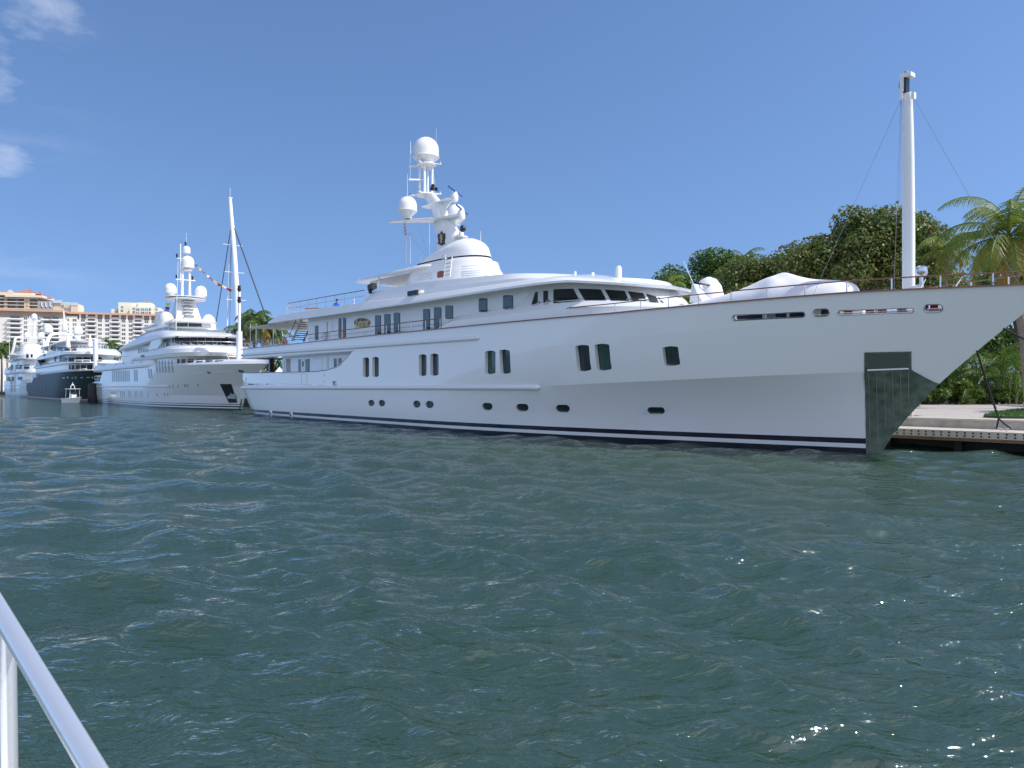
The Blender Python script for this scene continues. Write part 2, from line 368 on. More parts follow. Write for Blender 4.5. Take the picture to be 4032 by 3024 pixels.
def hull_level(zf, n=46):
    z_end = 3.0
    for _ in range(8): z_end = zf(stem_x(z_end))
    xe = stem_x(z_end); xa = aft_x(zf(-53)); pts = []
    ba = bfun(xa, zf(xa))
    for k in range(5):                                   # rounded quarter at the stern
        a = math.pi / 2 * k / 5; pts.append((xa + 0.9 * (1 - math.cos(a)), ba - 0.9 * (1 - math.sin(a)), zf(xa)))
    for k in range(n + 1):
        t = k / n; x = xa + 0.9 + (xe - xa - 0.9) * (1 - (1 - t) ** 1.25)
        z = zf(x); pts.append((x, bfun(x, z) if k < n else 0.0, z))
    return pts
lvz = [lambda x: -0.8, lambda x: 0.0, lambda x: 0.5, lambda x: 1.1, lambda x: 1.7, lambda x: (k1(x) + 1.7) / 2 , k1, lambda x: k1(x) * .5 + k2(x) * .5, k2, lambda x: k2(x) * .5 + sh(x) * .5, sh]
mb = MB(); mb.stack([hull_level(f) for f in lvz])
NAVY = (0.006, 0.008, 0.022); WP = (0.80, 0.81, 0.82)
HULLM = banded('white_hull_paint', [(0.16, NAVY), (0.29, WP), (0.485, NAVY), (9, WP)], rough=.1, coat=1.0, wav=.01)
hull = mb.build('hull', [HULLM], Y1, sharp=9)
BV0 = bvh_of(hull)
# ---- openings in the hull: recessed windows, portholes, freeing ports, aft deck
def slot(z_, q, r, bulge=0):
    if bulge:
        (x0, y0), (x1, y1), (x2, y2), (x3, y3) = q
        q = [(x0, y0), ((x0 + x1) / 2, (y0 + y1) / 2 - bulge), (x1, y1), (x2, y2), ((x2 + x3) / 2, (y2 + y3) / 2 + bulge), (x3, y3)]
    return [Z(z_, *p) for p in rq(q, r)]
wins = [('2', rect(1063, 825, 1113, 970)), ('2', rect(1138, 821, 1190, 968)), ('2', rect(1506, 801, 1568, 960)), ('2', rect(1597, 795, 1663, 958)),
        ('2', rect(2031, 772, 2114, 944)), ('3', [(132, 763), (216, 765), (225, 942), (143, 942)]),
        ('3', [(733, 730), (842, 724), (862, 917), (755, 926)]), ('3', [(885, 720), (1002, 716), (1024, 911), (908, 920)]), ('3', [(1423, 741), (1548, 735), (1566, 875), (1441, 884)])]
ports = [('2', (1103, 1155, 1155, 1205)), ('2', (1186, 1155, 1240, 1207)), ('2', (1458, 1161, 1520, 1217)), ('2', (1557, 1164, 1625, 1220)), ('2', (2006, 1179, 2091, 1236)),
         ('3', (265, 1186, 365, 1246)), ('3', (578, 1194, 691, 1256)), ('3', (1302, 1213, 1443, 1272))]
frees = [('4', [(-29, 597), (470, 573), (471, 609), (-28, 634)], 17), ('4', [(527, 556), (637, 551), (638, 601), (528, 606)], 24), ('4', [(697, 565), (1217, 545), (1218, 576), (698, 597)], 16), ('4', [(1290, 524), (1417, 520), (1419, 572), (1291, 577)], 25)]
cut = MB(); panes = MB(); rims = MB(); frees3d = []; win3d = []; port3d = []
def pocket(pts, depth, z_off=0.0):
    ps, ns = [], []
    for p in pts:
        l, n = M.cast(BV0, *p)
        if l is None: continue
        ps.append(l); ns.append(n)
    n = sum(ns, Vector()).normalized(); k = len(ps)
    cut.add([p + n * 0.12 for p in ps] + [p - n * depth for p in ps], [tuple(range(k)), tuple(range(2 * k - 1, k - 1, -1))] + [(i, i + k, (i + 1) % k + k, (i + 1) % k) for i in range(k)])
    return ps, n
for z_, q in wins:
    ps, n = pocket(slot(z_, q, 10, 8), 0.27); win3d.append((ps, n))
for z_, r_ in ports:
    ps, n = pocket(slot(z_, rect(*r_), (r_[3] - r_[1]) * 0.48), 0.13); port3d.append((ps, n))
for z_, q, r_ in frees:
    ps, n = pocket(slot(z_, q, r_), 0.62); frees3d.append((ps, n))
pocket(slot('a', [(1502, 1272), (1558, 1272), (1560, 1328), (1504, 1328)], 14), 0.25)
for x0, x1 in ((184, 285), (306, 432), (457, 606)): pocket(slot('a', [(x0, 1305), (x1, 1308), (x1, 1326), (x0, 1323)], 3), 0.12)
pocket(slot('a', [(147, 1218), (162, 1218), (162, 1262), (147, 1262)], 5), 0.12)
arch = [(-57, 3.60), (-52.9, 3.59), (-44.16, 3.5), (-39.6, 3.45), (-37.6, 3.46), (-36.1, 3.52), (-35.0, 3.65), (-34.1, 3.85), (-33.3, 4.13), (-32.7, 4.42), (-32.2, 4.70), (-44.16, 4.735), (-52.6, 4.84), (-57, 4.90)]
cut2 = MB(); cut2.prism(arch, -6, -3.15); cut2.prism(arch, 3.15, 6)
cut3 = MB(); cut3.prism([(-57, 3.6), (-52.9, 3.59), (-46.7, 3.5), (-46.7, 4.745), (-52.6, 4.84), (-57, 4.9)], -6.5, 6.5)
cut4 = MB()
for sgn in (-1, 1): cut4.box((-42.7, sgn * 3.6, 3.15), (19.2, 0.8, 1.1))
cut5 = MB(); cut5.box((-50.3, 0, 3.12), (6.8, 6.9, 1.06))
cut6 = MB(); wl_ = [(x, max(bfun(x, 4.42) - .20, .02)) for x in np.linspace(-5.2, 3.6, 30)]
cut6.stack([[(x, w_ - (.04 if i == 0 else 0) if w_ > .1 else w_, z_) for x, w_ in wl_] for i, z_ in enumerate((4.48, 6.2))])
for c_ in (cut, cut2, cut3, cut4, cut5, cut6): boolean(hull, c_)
HG = [GLASS, mat('hull_glass_green', (0.012, 0.045, 0.036), 0.05, spec=0.9, var=(0.02, 0.07, 0.055), vscale=3), mat('hull_glass_teal', (0.01, 0.03, 0.028), 0.05, spec=0.9)]
for ps, n in win3d:
    m_ = MB(); k = len(ps); m_.add([p - n * 0.21 for p in ps] + [p - n * 0.23 for p in ps], [tuple(range(k)), tuple(range(2 * k - 1, k - 1, -1))]); wo = m_.build('window', [HG[len([c for c in Y1.children if c.name.startswith('window')]) % 3]], Y1)
    b_ = MB(); c0 = sum(ps, Vector()) / k; b_.tube([p + (c0 - p).normalized() * 0.0 - n * 0.207 for p in ps], 0.022, 5, closed=True); b_.build('frame', [BLACKT], wo)
for ps, n in port3d:
    m_ = MB(); k = len(ps); m_.add([p - n * 0.10 for p in ps] + [p - n * 0.12 for p in ps], [tuple(range(k)), tuple(range(2 * k - 1, k - 1, -1))]); po = m_.build('porthole', [SHADEGLASS if 0 else GLASS], Y1)
    b_ = MB(); b_.tube([p - n * 0.10 for p in ps], 0.015, 5, closed=True); b_.build('frame', [BLACKT], po)
BLUEC = mat('navy_canvas', (0.008, 0.014, 0.06), 0.6); REDC = mat('red_canvas', (0.30, 0.018, 0.02), 0.6)
for i, (ps, n) in enumerate(frees3d):
    b_ = MB(); b_.tube([p + n * 0.005 for p in ps], 0.02, 6, closed=True); rim = b_.build('freeing_port_rim', [STEEL], Y1)
    xs = sorted(p.x for p in ps); x0, x1 = xs[0], xs[-1]; zs = [p.z for p in ps]; y_ = sum(p.y for p in ps) / len(ps)
    pat = {0: [(.0, .36, 0), (.36, .39, 9), (.43, .55, 1), (.55, .70, 0), (.70, .73, 9), (.75, 1.0, 0)], 1: [(.1, .2, 9), (.3, .75, 0), (.8, .86, 9)],
           2: [(.05, .17, 2), (.35, .46, 2), (.51, .63, 2), (.47, .50, 9), (.77, .89, 2)], 3: [(.06, .22, 2), (.3, .75, 2), (.8, .84, 9)]}[i]
    a = Vector((-n.y, n.x, 0)).normalized()
    if a.x < 0: a = -a
    o0 = min(ps, key=lambda p: p.dot(a)); ln = max(p.dot(a) for p in ps) - o0.dot(a); ctr = sum(ps, Vector()) / len(ps)
    slope = ((max(ps, key=lambda p: p.dot(a)).z - o0.z) / ln)
    for f0, f1, kind in pat:
        t = (f0 + f1) / 2 - 0.5; cpos = ctr + a * (t * ln) + Vector((0, 0, slope * t * ln)) - n * 0.5
        bb = MB(); bb.box(cpos, (ln * (f1 - f0), 0.12 if kind != 9 else 0.05, max(zs) - min(zs) + 0.06), rz=math.atan2(a.y, a.x))
        bb.build('locker_cover' if kind != 9 else 'bulwark_stanchion', [BLUEC if kind in (0,) else GREY if kind == 1 else REDC if kind == 2 else WHITE], Y1)
def mark_chines(o):
    me = o.data; at = me.attributes.get('sharp_edge') or me.attributes.new('sharp_edge', 'BOOLEAN', 'EDGE'); vz = [(v.co.x, v.co.z, abs(v.co.y)) for v in me.vertices]
    def on(v): x, z, y = v; return x > -15.5 and y > .05 and ((x > -14.5 and abs(z - k1(x)) < .012) or abs(z - k2(x)) < .012)
    for e in me.edges:
        if on(vz[e.vertices[0]]) and on(vz[e.vertices[1]]): at.data[e.index].value = True
mark_chines(hull)
BV = bvh_of(hull)
# ---- painted / applied strips and plates
def tube_strip(name, pts, r, sy=1.0, off=0.02, m=WHITE, dens=50):
    P = pxpath(M, BV0, pts, off, dens); b_ = MB(); N = len(P)
    rr = [r * (0.35 if i in (0, N - 1) else 0.8 if i in (1, N - 2) else 1) for i in range(N)]
    b_.tube(P, rr, 10); return b_.build(name, [m], Y1, sharp=60)
def rail_x(x0, x1, zf, out=0.03, n=60):
    return [(x0 + (x1 - x0) * k / n, -(bfun(x0 + (x1 - x0) * k / n, zf(x0 + (x1 - x0) * k / n)) + out), zf(x0 + (x1 - x0) * k / n)) for k in range(n + 1)]
for nm, x0, x1, zf, r in (('rubbing_strake', -53.6, -13.9, lambda x: 2.34, 0.13), ('hull_moulding', -53.6, -18.2, lambda x: float(np.interp(x, [-52, -32, -18], [5.16, 4.95, 4.84])), 0.12)):
    for sg in (1, -1):
        P = [(a, b * sg, c) for a, b, c in rail_x(x0, x1 - .2, zf, 0.02)]; P += [(a, b * sg, c) for a, b, c in rail_x(x1 - .12, x1, zf, 0.0, 2)]; N = len(P); b_ = MB()
        b_.tube(P, [r * {N - 1: .3, N - 2: .7, N - 3: .92}.get(i, 1) for i in range(N)], 12); b_.build(nm, [WHITE], Y1, sharp=60)
b_ = MB(); zf = lambda x: float(np.interp(x, [-54, -32], [4.90, 4.72]))
b_.tube(rail_x(-53.9, -32.0, zf, 0.0, 40), 0.05, 8); b_.build('deck_edge_moulding', [WHITE], Y1)
# cap rails in varnished teak
for sg in (-1, 1):
    P = []
    for k in range(90):
        x = -53.9 + (5.25 + 53.9) * (1 - (1 - k / 89) ** 1.2); P.append((x, sg * max(bfun(x, sh(x)) - 0.02, 0.02), sh(x) + 0.02))
    b_ = MB(); b_.strip(P, 0.16, 0.05); b_.build('cap_rail', [TEAK], Y1)
P = [(x, -(bfun(x, z) - 0.04), z + 0.02) for x, z in [(-53.7, 3.6), (-50, 3.565), (-44.16, 3.5), (-41, 3.46), (-39.6, 3.45), (-37.6, 3.46), (-36.1, 3.52), (-35.0, 3.65), (-34.1, 3.85), (-33.3, 4.13), (-32.7, 4.42), (-32.25, 4.68)]]
b_ = MB(); b_.tube([P[0]] + P[1:], 0.045, 6); b_.build('cap_rail', [TEAK], Y1)
# stern boarding details on the hull
def pan(name, F, bv, zk, pts, m, off=0.012, thick=0.03, r=0, parent=None, cell=None):
    b_ = MB(); q = rq(pts, r) if r else pts; patch(b_, F, bv, [Z(zk, *p) for p in q], off, thick, cell)
    return b_.build(name, [m], parent) if b_.v else None
g = MB()
for x0, y0, x1, y1 in ((706, 1150, 1080, 1151.5), (706, 1309, 1155, 1318), (1100, 1150, 1102, 1309), (1015, 1150, 1016.5, 1309), (1075, 1316, 1077, 1362), (1155, 1318, 1157, 1362), (1282, 1329, 1372, 1332), (1284, 1332, 1286, 1362), (1356, 1332, 1358, 1362), (1367, 1158, 1373, 1186), (1367, 1262, 1373, 1290)):
    sl = (y1 - y0) if x1 - x0 > 20 else 0
    if sl: q = [(x0, y0), (x1, y1), (x1, y1 + 3), (x0, y0 + 3)]
    else: q = rect(x0, y0, max(x1, x0 + 2.5), y1)
    g = MB(); patch(g, M, BV, [Z('a', *p) for p in q], 0.006, 0.006, 40); g.build('gate_seam', [LINE], Y1)
b_ = MB()
ps = [M.cast(BV0, *p)[0] for p in slot('a', [(1502, 1272), (1558, 1272), (1560, 1328), (1504, 1328)], 14)]
b_.tube(ps, 0.03, 6, closed=True); b_.build('fairlead', [STEEL], Y1)
fl = MB(); c0 = sum(ps, Vector()) / len(ps); fl.box(c0 + Vector((0, .1, 0)), (0.2, 0.1, 0.16)); fl.build('fairlead_roller', [WHITE], Y1)
for px, py, s_ in ((1068, 1628, .28), (1148, 1634, .24)):
    l, n = M.cast(BV0, px, py)
    if l:
        q_ = Vector((0, 0, 1)).rotation_difference(n).to_matrix(); d = MB(); d.lathe([(s_, -.04), (s_, .03), (s_ * .8, .07), (s_ * .55, .08)], l, 18, rot=q_); ex = d.build('exhaust_surround', [WHITE], Y1)
        d = MB(); d.lathe([(s_ * .5, .0), (s_ * .5, .09)], l, 14, rot=q_); d.build('exhaust_opening', [BLACKT], ex)
# ---- polished anchor plate wrapped round the stem
PLATE = mat('steel_plate_painted_reflection', (0.19, 0.23, 0.19), 0.24, metal=0.35, var=(0.08, 0.115, 0.085), vscale=3.0, bump=0.25, bscale=5)  # green tones painted in for the water and trees that polished steel reflects
def plate_x(zz):
    if zz > 2.62: return 1.62
    return float(np.interp(zz, [1.82, 2.62], [2.9, 1.62])) if zz > 1.75 else 9
PA = M.hit(*Z('s', 410, 225), y=-1.2); PB = M.hit(*Z('s', 1028, 197), y=-0.9); PC = M.hit(*Z('s', 1030, 455), y=-0.7); PD = M.hit(*Z('s', 1360, 635), y=-0.05); PE = M.hit(*Z('s', 435, 1500), y=-0.5)
def px_x(zz):   # forward edge of the plate at height zz
    if zz > PC.z: return float(np.interp(zz, [PC.z, PB.z], [PC.x, PB.x]))
    if zz > PD.z: return float(np.interp(zz, [PD.z, PC.z], [PD.x, PC.x]))
    return 99
def plate_rows(z0, z1, xa_f, xf_f, off, nz=64, nx=20, sg=-1):
    vs, fs = [], []
    for i in range(nz + 1):
        zz = z0 + (z1 - z0) * i / nz; xa_ = xa_f(zz); xe = min(xf_f(zz), stem_x(zz)); e = stem_x(zz)
        for k in range(nx + 1):
            x = xa_ + (xe - xa_) * k / nx; b = bfun(x, zz); at = (e - x) < 0.02
            vs.append((x + (off if at else 0), sg * (b + (off * (1 if not at else 0.0))), zz))
    for i in range(nz):
        for k in range(nx): fs.append((i * (nx + 1) + k, i * (nx + 1) + k + 1, (i + 1) * (nx + 1) + k + 1, (i + 1) * (nx + 1) + k))
    return vs, fs
def edge_curve(p, q, n=24):
    L_ = [M.cast(BV0, *Z('s', p[0] + (q[0] - p[0]) * k / n, p[1] + (q[1] - p[1]) * k / n))[0] for k in range(n + 1)]; L_ = sorted((v.z, v.x) for v in L_ if v is not None)
    return (lambda zz: float(np.interp(zz, [a for a, _ in L_], [b for _, b in L_]))), L_
xaf, EA = edge_curve((410, 225), (435, 1500)); xfr, EB = edge_curve((1028, 197), (1030, 455)); xdg, EC = edge_curve((1030, 455), (1350, 628))
def px_x(zz):
    if zz >= EB[0][0]: return xfr(zz)
    if zz >= EC[0][0]: return xdg(zz)
    return 99
pl = MB()
for sg in (-1, 1):
    pl.add(*plate_rows(-0.5, EA[-1][0], xaf, px_x, 0.022, sg=sg))
plate = pl.build('anchor_plate', [PLATE], Y1, sharp=30)
BVP = bvh_of([plate, hull])
RIBM = mat('plate_rib', (0.30, 0.33, 0.30), 0.25, metal=0.4)
for a, b in (((463, 485), (487, 1500)), ((565, 480), (585, 1360)), ((672, 475), (685, 1195)), ((777, 470), (787, 1070)), ((884, 465), (885, 1000)), ((986, 460), (988, 890))):
    P = pxpath(M, BVP, [Z('s', *a), Z('s', *b)], 0.012, 30)
    if len(P) > 1: b_ = MB(); b_.tube(P, 0.013, 6); b_.build('plate_rib', [RIBM], Y1)
pk = pan('anchor_pocket_door', M, BVP, 's', [(447, 246), (990, 224), (990, 432), (452, 442)], mat('pocket_door', (0.085, 0.11, 0.09), 0.2, metal=0.1), 0.012, 0.02, parent=Y1)
b_ = MB(); P = pxpath(M, BVP, [Z('s', *p) for p in ((447, 450), (447, 246), (990, 224), (990, 432))], 0.015, 20); b_.tube(P, 0.012, 6); b_.build('pocket_frame', [PLATE], Y1)
b_ = MB(); P = pxpath(M, BVP, [Z('s', 450, 453), Z('s', 988, 433)], 0.03, 20); b_.tube(P, 0.028, 8); b_.build('pocket_sill', [WHITE], Y1)
# ---- upper deck house
house = MB()
def hz(x): return float(np.interp(x, [-45, -30, -15, -8], [7.55, 7.4, 7.3, 7.0]))
def hb(x): return sh(x) - 0.25
lv = [plan(-41.6, -15.0, 3.2, hb, -20, p=9), plan(-41.6, -15.0, 3.2, hz, -20, p=9)]
house.stack(lv); ho = house.build('deckhouse', [WHITE], Y1, sharp=30)
# wheelhouse with raked glazing
wh = MB()
wl = lambda x1_, W_, z_, xa_=-16.5: plan(xa_, x1_, W_, z_, -13.6, p=2.1)
wh.stack([wl(-9.2, 3.25, 5.3), wl(-9.2, 3.25, 6.2), wl(-10.3, 3.02, 7.25)]); who = wh.build('wheelhouse', [WHITE], Y1, sharp=30)
# lower aft deck overhead soffit comes from the cut; door and windows there
BVH_ = bvh_of([hull]);
# ---- bulwark wing forward of the side deck
WGX = [-22.6, -21.1, -20, -18, -16, -13.5, -11.6, -9.6, -8, -6.3]; WGZ = [5.5, 6.17, 6.18, 6.2, 6.22, 6.28, 6.22, 6.05, 5.85, 5.55]
def wgz(x): return float(np.interp(x, WGX, WGZ))
wg = MB()
wgW = lambda x: min(bfun(x, 5.4) - 0.12, 4.1)
l0 = plan(-22.6, -5.4, lambda x: min(wgW(x), 3.95 if x > -10 else 9), lambda x: sh(x) - 0.1, -12.5, p=2.2); 
def crown(x): return sh(x) + (wgz(x) - sh(x)) * 0.55
l1 = [(x, w_, min(crown(x), wgz(x))) for x, w_, z in l0]
l2 = [(x - (0.25 if w_ < 0.05 else 0), max(w_ - 0.32, 0), wgz(x)) for x, w_, z in l0]
l3 = [(x, max(w_ - 0.55, 0), wgz(x)) for x, w_, z in l0]
l4 = [(x, max(w_ - 0.6, 0), sh(x)) for x, w_, z in l0]
wg.stack([l0, l1, l2, l3]); wgo = wg.build('bulwark_wing', [WHITE], Y1, sharp=24)
# ---- bridge deck slab: long overhanging roof with two-step fascia
RX = [-48.3, -37.7, -25.6, -15.9, -12, -9.4]
lo_z = lambda x: float(np.interp(x, RX, [7.55, 7.33, 7.16, 7.09, 7.0, 6.70])); up_z = lambda x: float(np.interp(x, [-46, -38.2, -31, -26, -16.2, -12.5, -9.3], [8.05, 7.92, 7.78, 7.62, 7.42, 7.30, 6.86]))
rW = lambda x: 4.22 if x > -42 else 4.22 - 0.25 * ((-42 - x) / 6.3) ** 2
rf = MB()
A = lambda x0, x1, dW, zf, xr, ra=0.8: plan(x0, x1, lambda x: rW(x) - dW, zf, xr, p=2.15, ra=ra)
rf.stack([A(-46.4, -10.6, 0.9, lambda x: lo_z(x) + 0.12, -14.5, 0.3), A(-48.0, -9.5, 0.18, lambda x: lo_z(x) + .01, -14.2), A(-48.3, -9.2, 0, lo_z, -14), A(-48.35, -9.15, 0, lambda x: lo_z(x) + .1, -14), A(-46.3, -9.45, 0.22, up_z, -14.1), A(-46.1, -9.9, 0.42, lambda x: up_z(x) + .06, -14.2), A(-46, -11.4, 1.6, lambda x: up_z(x) + .16 + (.12 if x > -30 else 0), -14.8, 0.3), A(-45.8, -13, 3.2, lambda x: up_z(x) + .2 + (.15 if x > -30 else 0), -15, .2)])
rfo = rf.build('bridge_deck_roof', [WHITE], Y1, sharp=13)
# ---- sun deck coaming
cz = lambda x: float(np.interp(x, [-32.4, -30.9, -25.2, -20, -16.7, -13.5, -12.2], [7.75, 8.55, 8.46, 8.18, 7.98, 7.72, 7.55]))
cm = MB()
cm.stack([plan(-32.4, -12.0, 3.72, lambda x: up_z(x) - .1, -17, p=2.2), plan(-31.9, -12.6, 3.62, lambda x: up_z(x) + (cz(x) - up_z(x)) * .45, -17, p=2.2), plan(-31.0, -13.4, 3.4, cz, -17.5, p=2.2), plan(-30.8, -14, 3.2, lambda x: cz(x) - .03, -18, p=2.2)])
cmo = cm.build('sun_deck_coaming', [WHITE], Y1, sharp=14)
BVS = bvh_of([hull, ho, who, wgo, rfo, cmo])
def P1(name, zk, pts, m, **k): return pan(name, M, BVS, zk, pts, m, parent=Y1, **k)
def window(zk, pts, m=SHADEGLASS, r=8, grow=3.0, name='window', fm=BLACKT, parent=Y1, F=M, bv=None):
    c = np.mean(np.array(pts, float), axis=0); fr = [tuple(np.array(p) + grow * np.sign(np.array(p) - c)) for p in pts]
    b_ = MB(); patch(b_, F, bv or BVS, [Z(zk, *p) for p in rq(pts, r)], 0.022, 0.02)
    if not b_.v: return None
    o = b_.build(name, [m], parent)
    b_ = MB(); patch(b_, F, bv or BVS, [Z(zk, *p) for p in rq(fr, r + 2)], 0.012, 0.03)
    if b_.v: b_.build('frame', [fm], o)
    return o
# upper deck windows and doors
for q in (rect(1163, 488, 1204, 640), rect(1236, 478, 1280, 634), rect(1311, 468, 1356, 628), rect(1544, 438, 1593, 602), rect(1630, 425, 1683, 590), rect(1720, 411, 1776, 512)): window('2', q)
for q in (rect(1985, 354, 2047, 458), rect(2177, 330, 2250, 436)): window('2', q, SHADEGLASS)
for q in (rect(873, 512, 892, 664), rect(908, 508, 928, 660)): window('2', q, GLASS, 3, 2)
window('a', rect(1228, 405, 1275, 625), GLASS, 6, 3, name='deck_door')
# raised wheelhouse glazing and its door
g = MB(); window('w', [(466, 192), (466, 333), (392, 341), (440, 194)], GLASS, 3, 5, fm=WHITE); window('w', rect(528, 182, 574, 324), GLASS, 2, 4, name='wheelhouse_door', fm=GREY)
for q in ([(640, 168), (845, 161), (920, 288), (638, 312)], [(905, 160), (1145, 170), (1210, 280), (978, 280)], [(1197, 171), (1405, 186), (1452, 286), (1262, 282)], [(1448, 188), (1606, 211), (1645, 286), (1505, 290)], [(1646, 216), (1745, 246), (1780, 306), (1692, 300)], [(1770, 250), (1800, 265), (1830, 308), (1812, 306)]):
    window('w', q, GLASS, 3, 4, name='wheelhouse_window', fm=BLACKT)
sm = MB(); patch(sm, M, BVS, [Z('2', *p) for p in rq([(720, 545), (775, 542), (778, 690), (722, 695)], 3)], 0.02, .02)
P1('wall_locker', 'a', rect(1335, 350, 1415, 540), WHITE, off=0.05, thick=0.06, r=4)
for q in (rect(1500, 340, 1502, 600), rect(1418, 350, 1421, 600), rect(1330, 350, 1332, 600)):
    P1('wall_seam', 'a', q, LINE, off=0.006, thick=.006)
# name board
def place_on(F, bv, px, py, mesh, name, m, parent, off=0.04, scale=None):
    l, n = F.cast(bv, px, py); n = Vector((n.x, n.y, 0)).normalized(); x = Vector((-n.y, n.x, 0))
    Mx = Matrix((x, Vector((0, 0, 1)), n)).transposed().to_4x4(); Mx.translation = l + n * off; mesh.transform(Mx)
    return put(mesh, name, m, parent, smooth=False)
GOLD = mat('gold_leaf', (0.75, 0.55, 0.26), 0.3, metal=0.6)
el = [(1061 + 61 * math.cos(a), 545 + 36 * math.sin(a)) for a in [2 * math.pi * k / 32 for k in range(32)]]
nb = P1('name_board', '2', el, mat('dark_board', (0.05, 0.04, 0.035), 0.35), off=0.05, thick=.06)
P_ = pxpath(M, BVS, [Z('2', *p) for p in el + el[:1]], 0.055, 200); b_ = MB(); b_.tube(P_[:-1], 0.012, 6, closed=True); b_.build('board_edge', [GOLD], nb)
l1_, n1_ = M.cast(BVS, *Z('2', 1005, 550)); l2_, n2_ = M.cast(BVS, *Z('2', 1117, 545)); wid = (l2_ - l1_).length
tm = text_mesh('Katharine', 1.0, 0.012, 0.45); xs = [v.co.x for v in tm.vertices]; ys = [v.co.y for v in tm.vertices]; s_ = wid * 0.93 / (max(xs) - min(xs))
tm.transform(Matrix.Translation((-(max(xs) + min(xs)) / 2, -(max(ys) + min(ys)) / 2, 0))); tm.transform(Matrix.Diagonal((s_, s_ * 1.75, 1, 1)))
place_on(M, BVS, *Z('2', 1061, 545), tm, 'name_lettering', [GOLD], nb, off=0.058)
# life rings on the rail line
def ring(px, py, col, y=-4.0):
    c = M.hit(*Z('a', px, py), y=y); b_ = MB(); P_ = [c + Vector((0.26 * math.cos(a), 0, 0.26 * math.sin(a))) for a in [2 * math.pi * k / 16 for k in range(16)]]
    b_.tube(P_, 0.06, 6, closed=True); b_.build('life_ring', [col], Y1)
ring(1372, 575, mat('life_ring_white', (0.6, 0.6, 0.6), .5), -3.35); ring(1643, 550, mat('life_ring_orange', (0.5, 0.2, 0.12), .5), -4.05)
# lower aft deck wall: door, windows, pillar
P1('hatch_panel', 'a', rect(712, 950, 752, 1125), WHITE, off=.03, thick=.04, r=3)
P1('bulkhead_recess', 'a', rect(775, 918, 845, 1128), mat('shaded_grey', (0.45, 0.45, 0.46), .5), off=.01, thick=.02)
dr = P1('side_door', 'a', rect(1018, 930, 1085, 1128), WHITE, off=.07, thick=.06, r=6)
window('a', [(1052 + 15 * math.cos(k * math.pi / 8), 1005 + 46 * math.sin(k * math.pi / 8)) for k in range(16)], GREENGLASS, .1, 2, name='door_porthole') if False else P1('door_porthole', 'a', [(1050 + 15 * math.cos(k * math.pi / 8), 1000 + 46 * math.sin(k * math.pi / 8)) for k in range(16)], GLASS, off=.085, thick=.03)
window('a', rect(972, 930, 1012, 1126), GLASS, 5, 3, name='doorway'); window('a', rect(1098, 922, 1138, 1120), GREENGLASS, 8, 3)
for q in ([(1522, 918), (1563, 914), (1563, 1058), (1522, 1074)], [(1592, 912), (1638, 910), (1638, 1000), (1592, 1042)]): window('a', q, GLASS, 2, 6, fm=WHITE)
for q in (rect(1203, 905, 1333, 908), rect(1335, 905, 1337, 1115), rect(1415, 890, 1418, 1100), rect(1435, 888, 1438, 1095)): P1('wall_seam', 'a', q, LINE, off=0.006, thick=.006)
zt = mat('dark_varnish', (0.05, 0.02, 0.012), .3, coat=.5)
b_ = MB(); c = M.hit(*Z('a', 543, 1130), y=-2.6); b_.box((c.x, c.y, 3.7), (0.34, 0.34, 2.3)); b_.build('aft_deck_pillar', [zt], Y1)
b_ = MB(); b_.box((-50.0, 0, 4.80), (4.6, 6.4, .03)); b_.build('deck_head_lining', [DECK], Y1)
# ---- aft upper deck: awning poles, stair, rails, flag, furniture
b_ = MB()
def stair(px0, py0, px1, py1, y, n=9, w_=0.9):
    a = M.hit(*Z('a', px0, py0), y=y); b = M.hit(*Z('a', px1, py1), y=y)
    return a, b
a, b = stair(870, 640, 1010, 325, -3.0)
st = thing  # (name kept for readability)
sp = MB(); dvec = b - a
for dy in (0, 0.95):
    p0 = a + Vector((0, dy, 0)); p1 = b + Vector((0, dy, 0)); sp.tube([p0, p1], 0.09, 4)
so = sp.build('stairway', [mat('stair_white', (0.55, 0.56, 0.58), .35)], Y1)
for k in range(9):
    t = (k + .6) / 9.4; tr = MB(); tr.box(a + dvec * t + Vector((0.12, 0.475, 0)), (0.3, 0.9, 0.05)); tr.build('tread', [TEAK], so)
sp = MB(); sp.tube([a + Vector((-.35, -.02, .6)), b + Vector((-.35, -.02, .6))], 0.028, 6); sp.build('handrail', [TEAK], so)
sp = MB()
for k in range(4): sp.tube([a + dvec * (k / 3.2) + Vector((0, -.02, 0)), a + dvec * (k / 3.2) + Vector((-.35, -.02, .6))], 0.015, 5)
sp.build('baluster', [STEEL], so)
for px, pt, pb, y in ((222, 375, 755, -3.4), (310, 370, 700, 1.5), (577, 425, 690, 0.5)):
    q0 = M.hit(*Z('a', px, pb), y=y); q1 = M.hit(*Z('a', px, pt), y=y); b_ = MB(); b_.tube([(q0.x, q0.y, 5.3), (q0.x, q0.y, q1.z)], 0.035, 6); b_.build('awning_pole', [STEEL], Y1)
c0 = M.hit(*Z('a', 250, 372), y=-3.4); c1 = M.hit(*Z('a', 430, 345), y=-3.4)
b_ = MB(); b_.box(((-48.3 + c0.x) / 2, -1.2, 7.50), (abs(-48.3 - c0.x) + .2, 5.0, 0.05)); b_.build('awning', [CREAM], Y1)
for px0, px1, py, y, dd, mm, nm, hh in ((425, 650, 700, -2.6, 1.2, mat('cushion_cover', (.68, .68, .68), .7), 'covered_seat', .55), (262, 355, 735, -2.9, .8, mat('cushion_cover', (.6, .6, .6), .7), 'armchair', .42)):
    q0 = M.hit(*Z('a', px0, py), y=y); q1 = M.hit(*Z('a', px1, py), y=y); b_ = MB(); b_.box(((q0.x + q1.x) / 2, y + dd / 2, 5.45 + hh / 2), (q1.x - q0.x, dd, hh)); b_.build(nm, [mm], Y1)
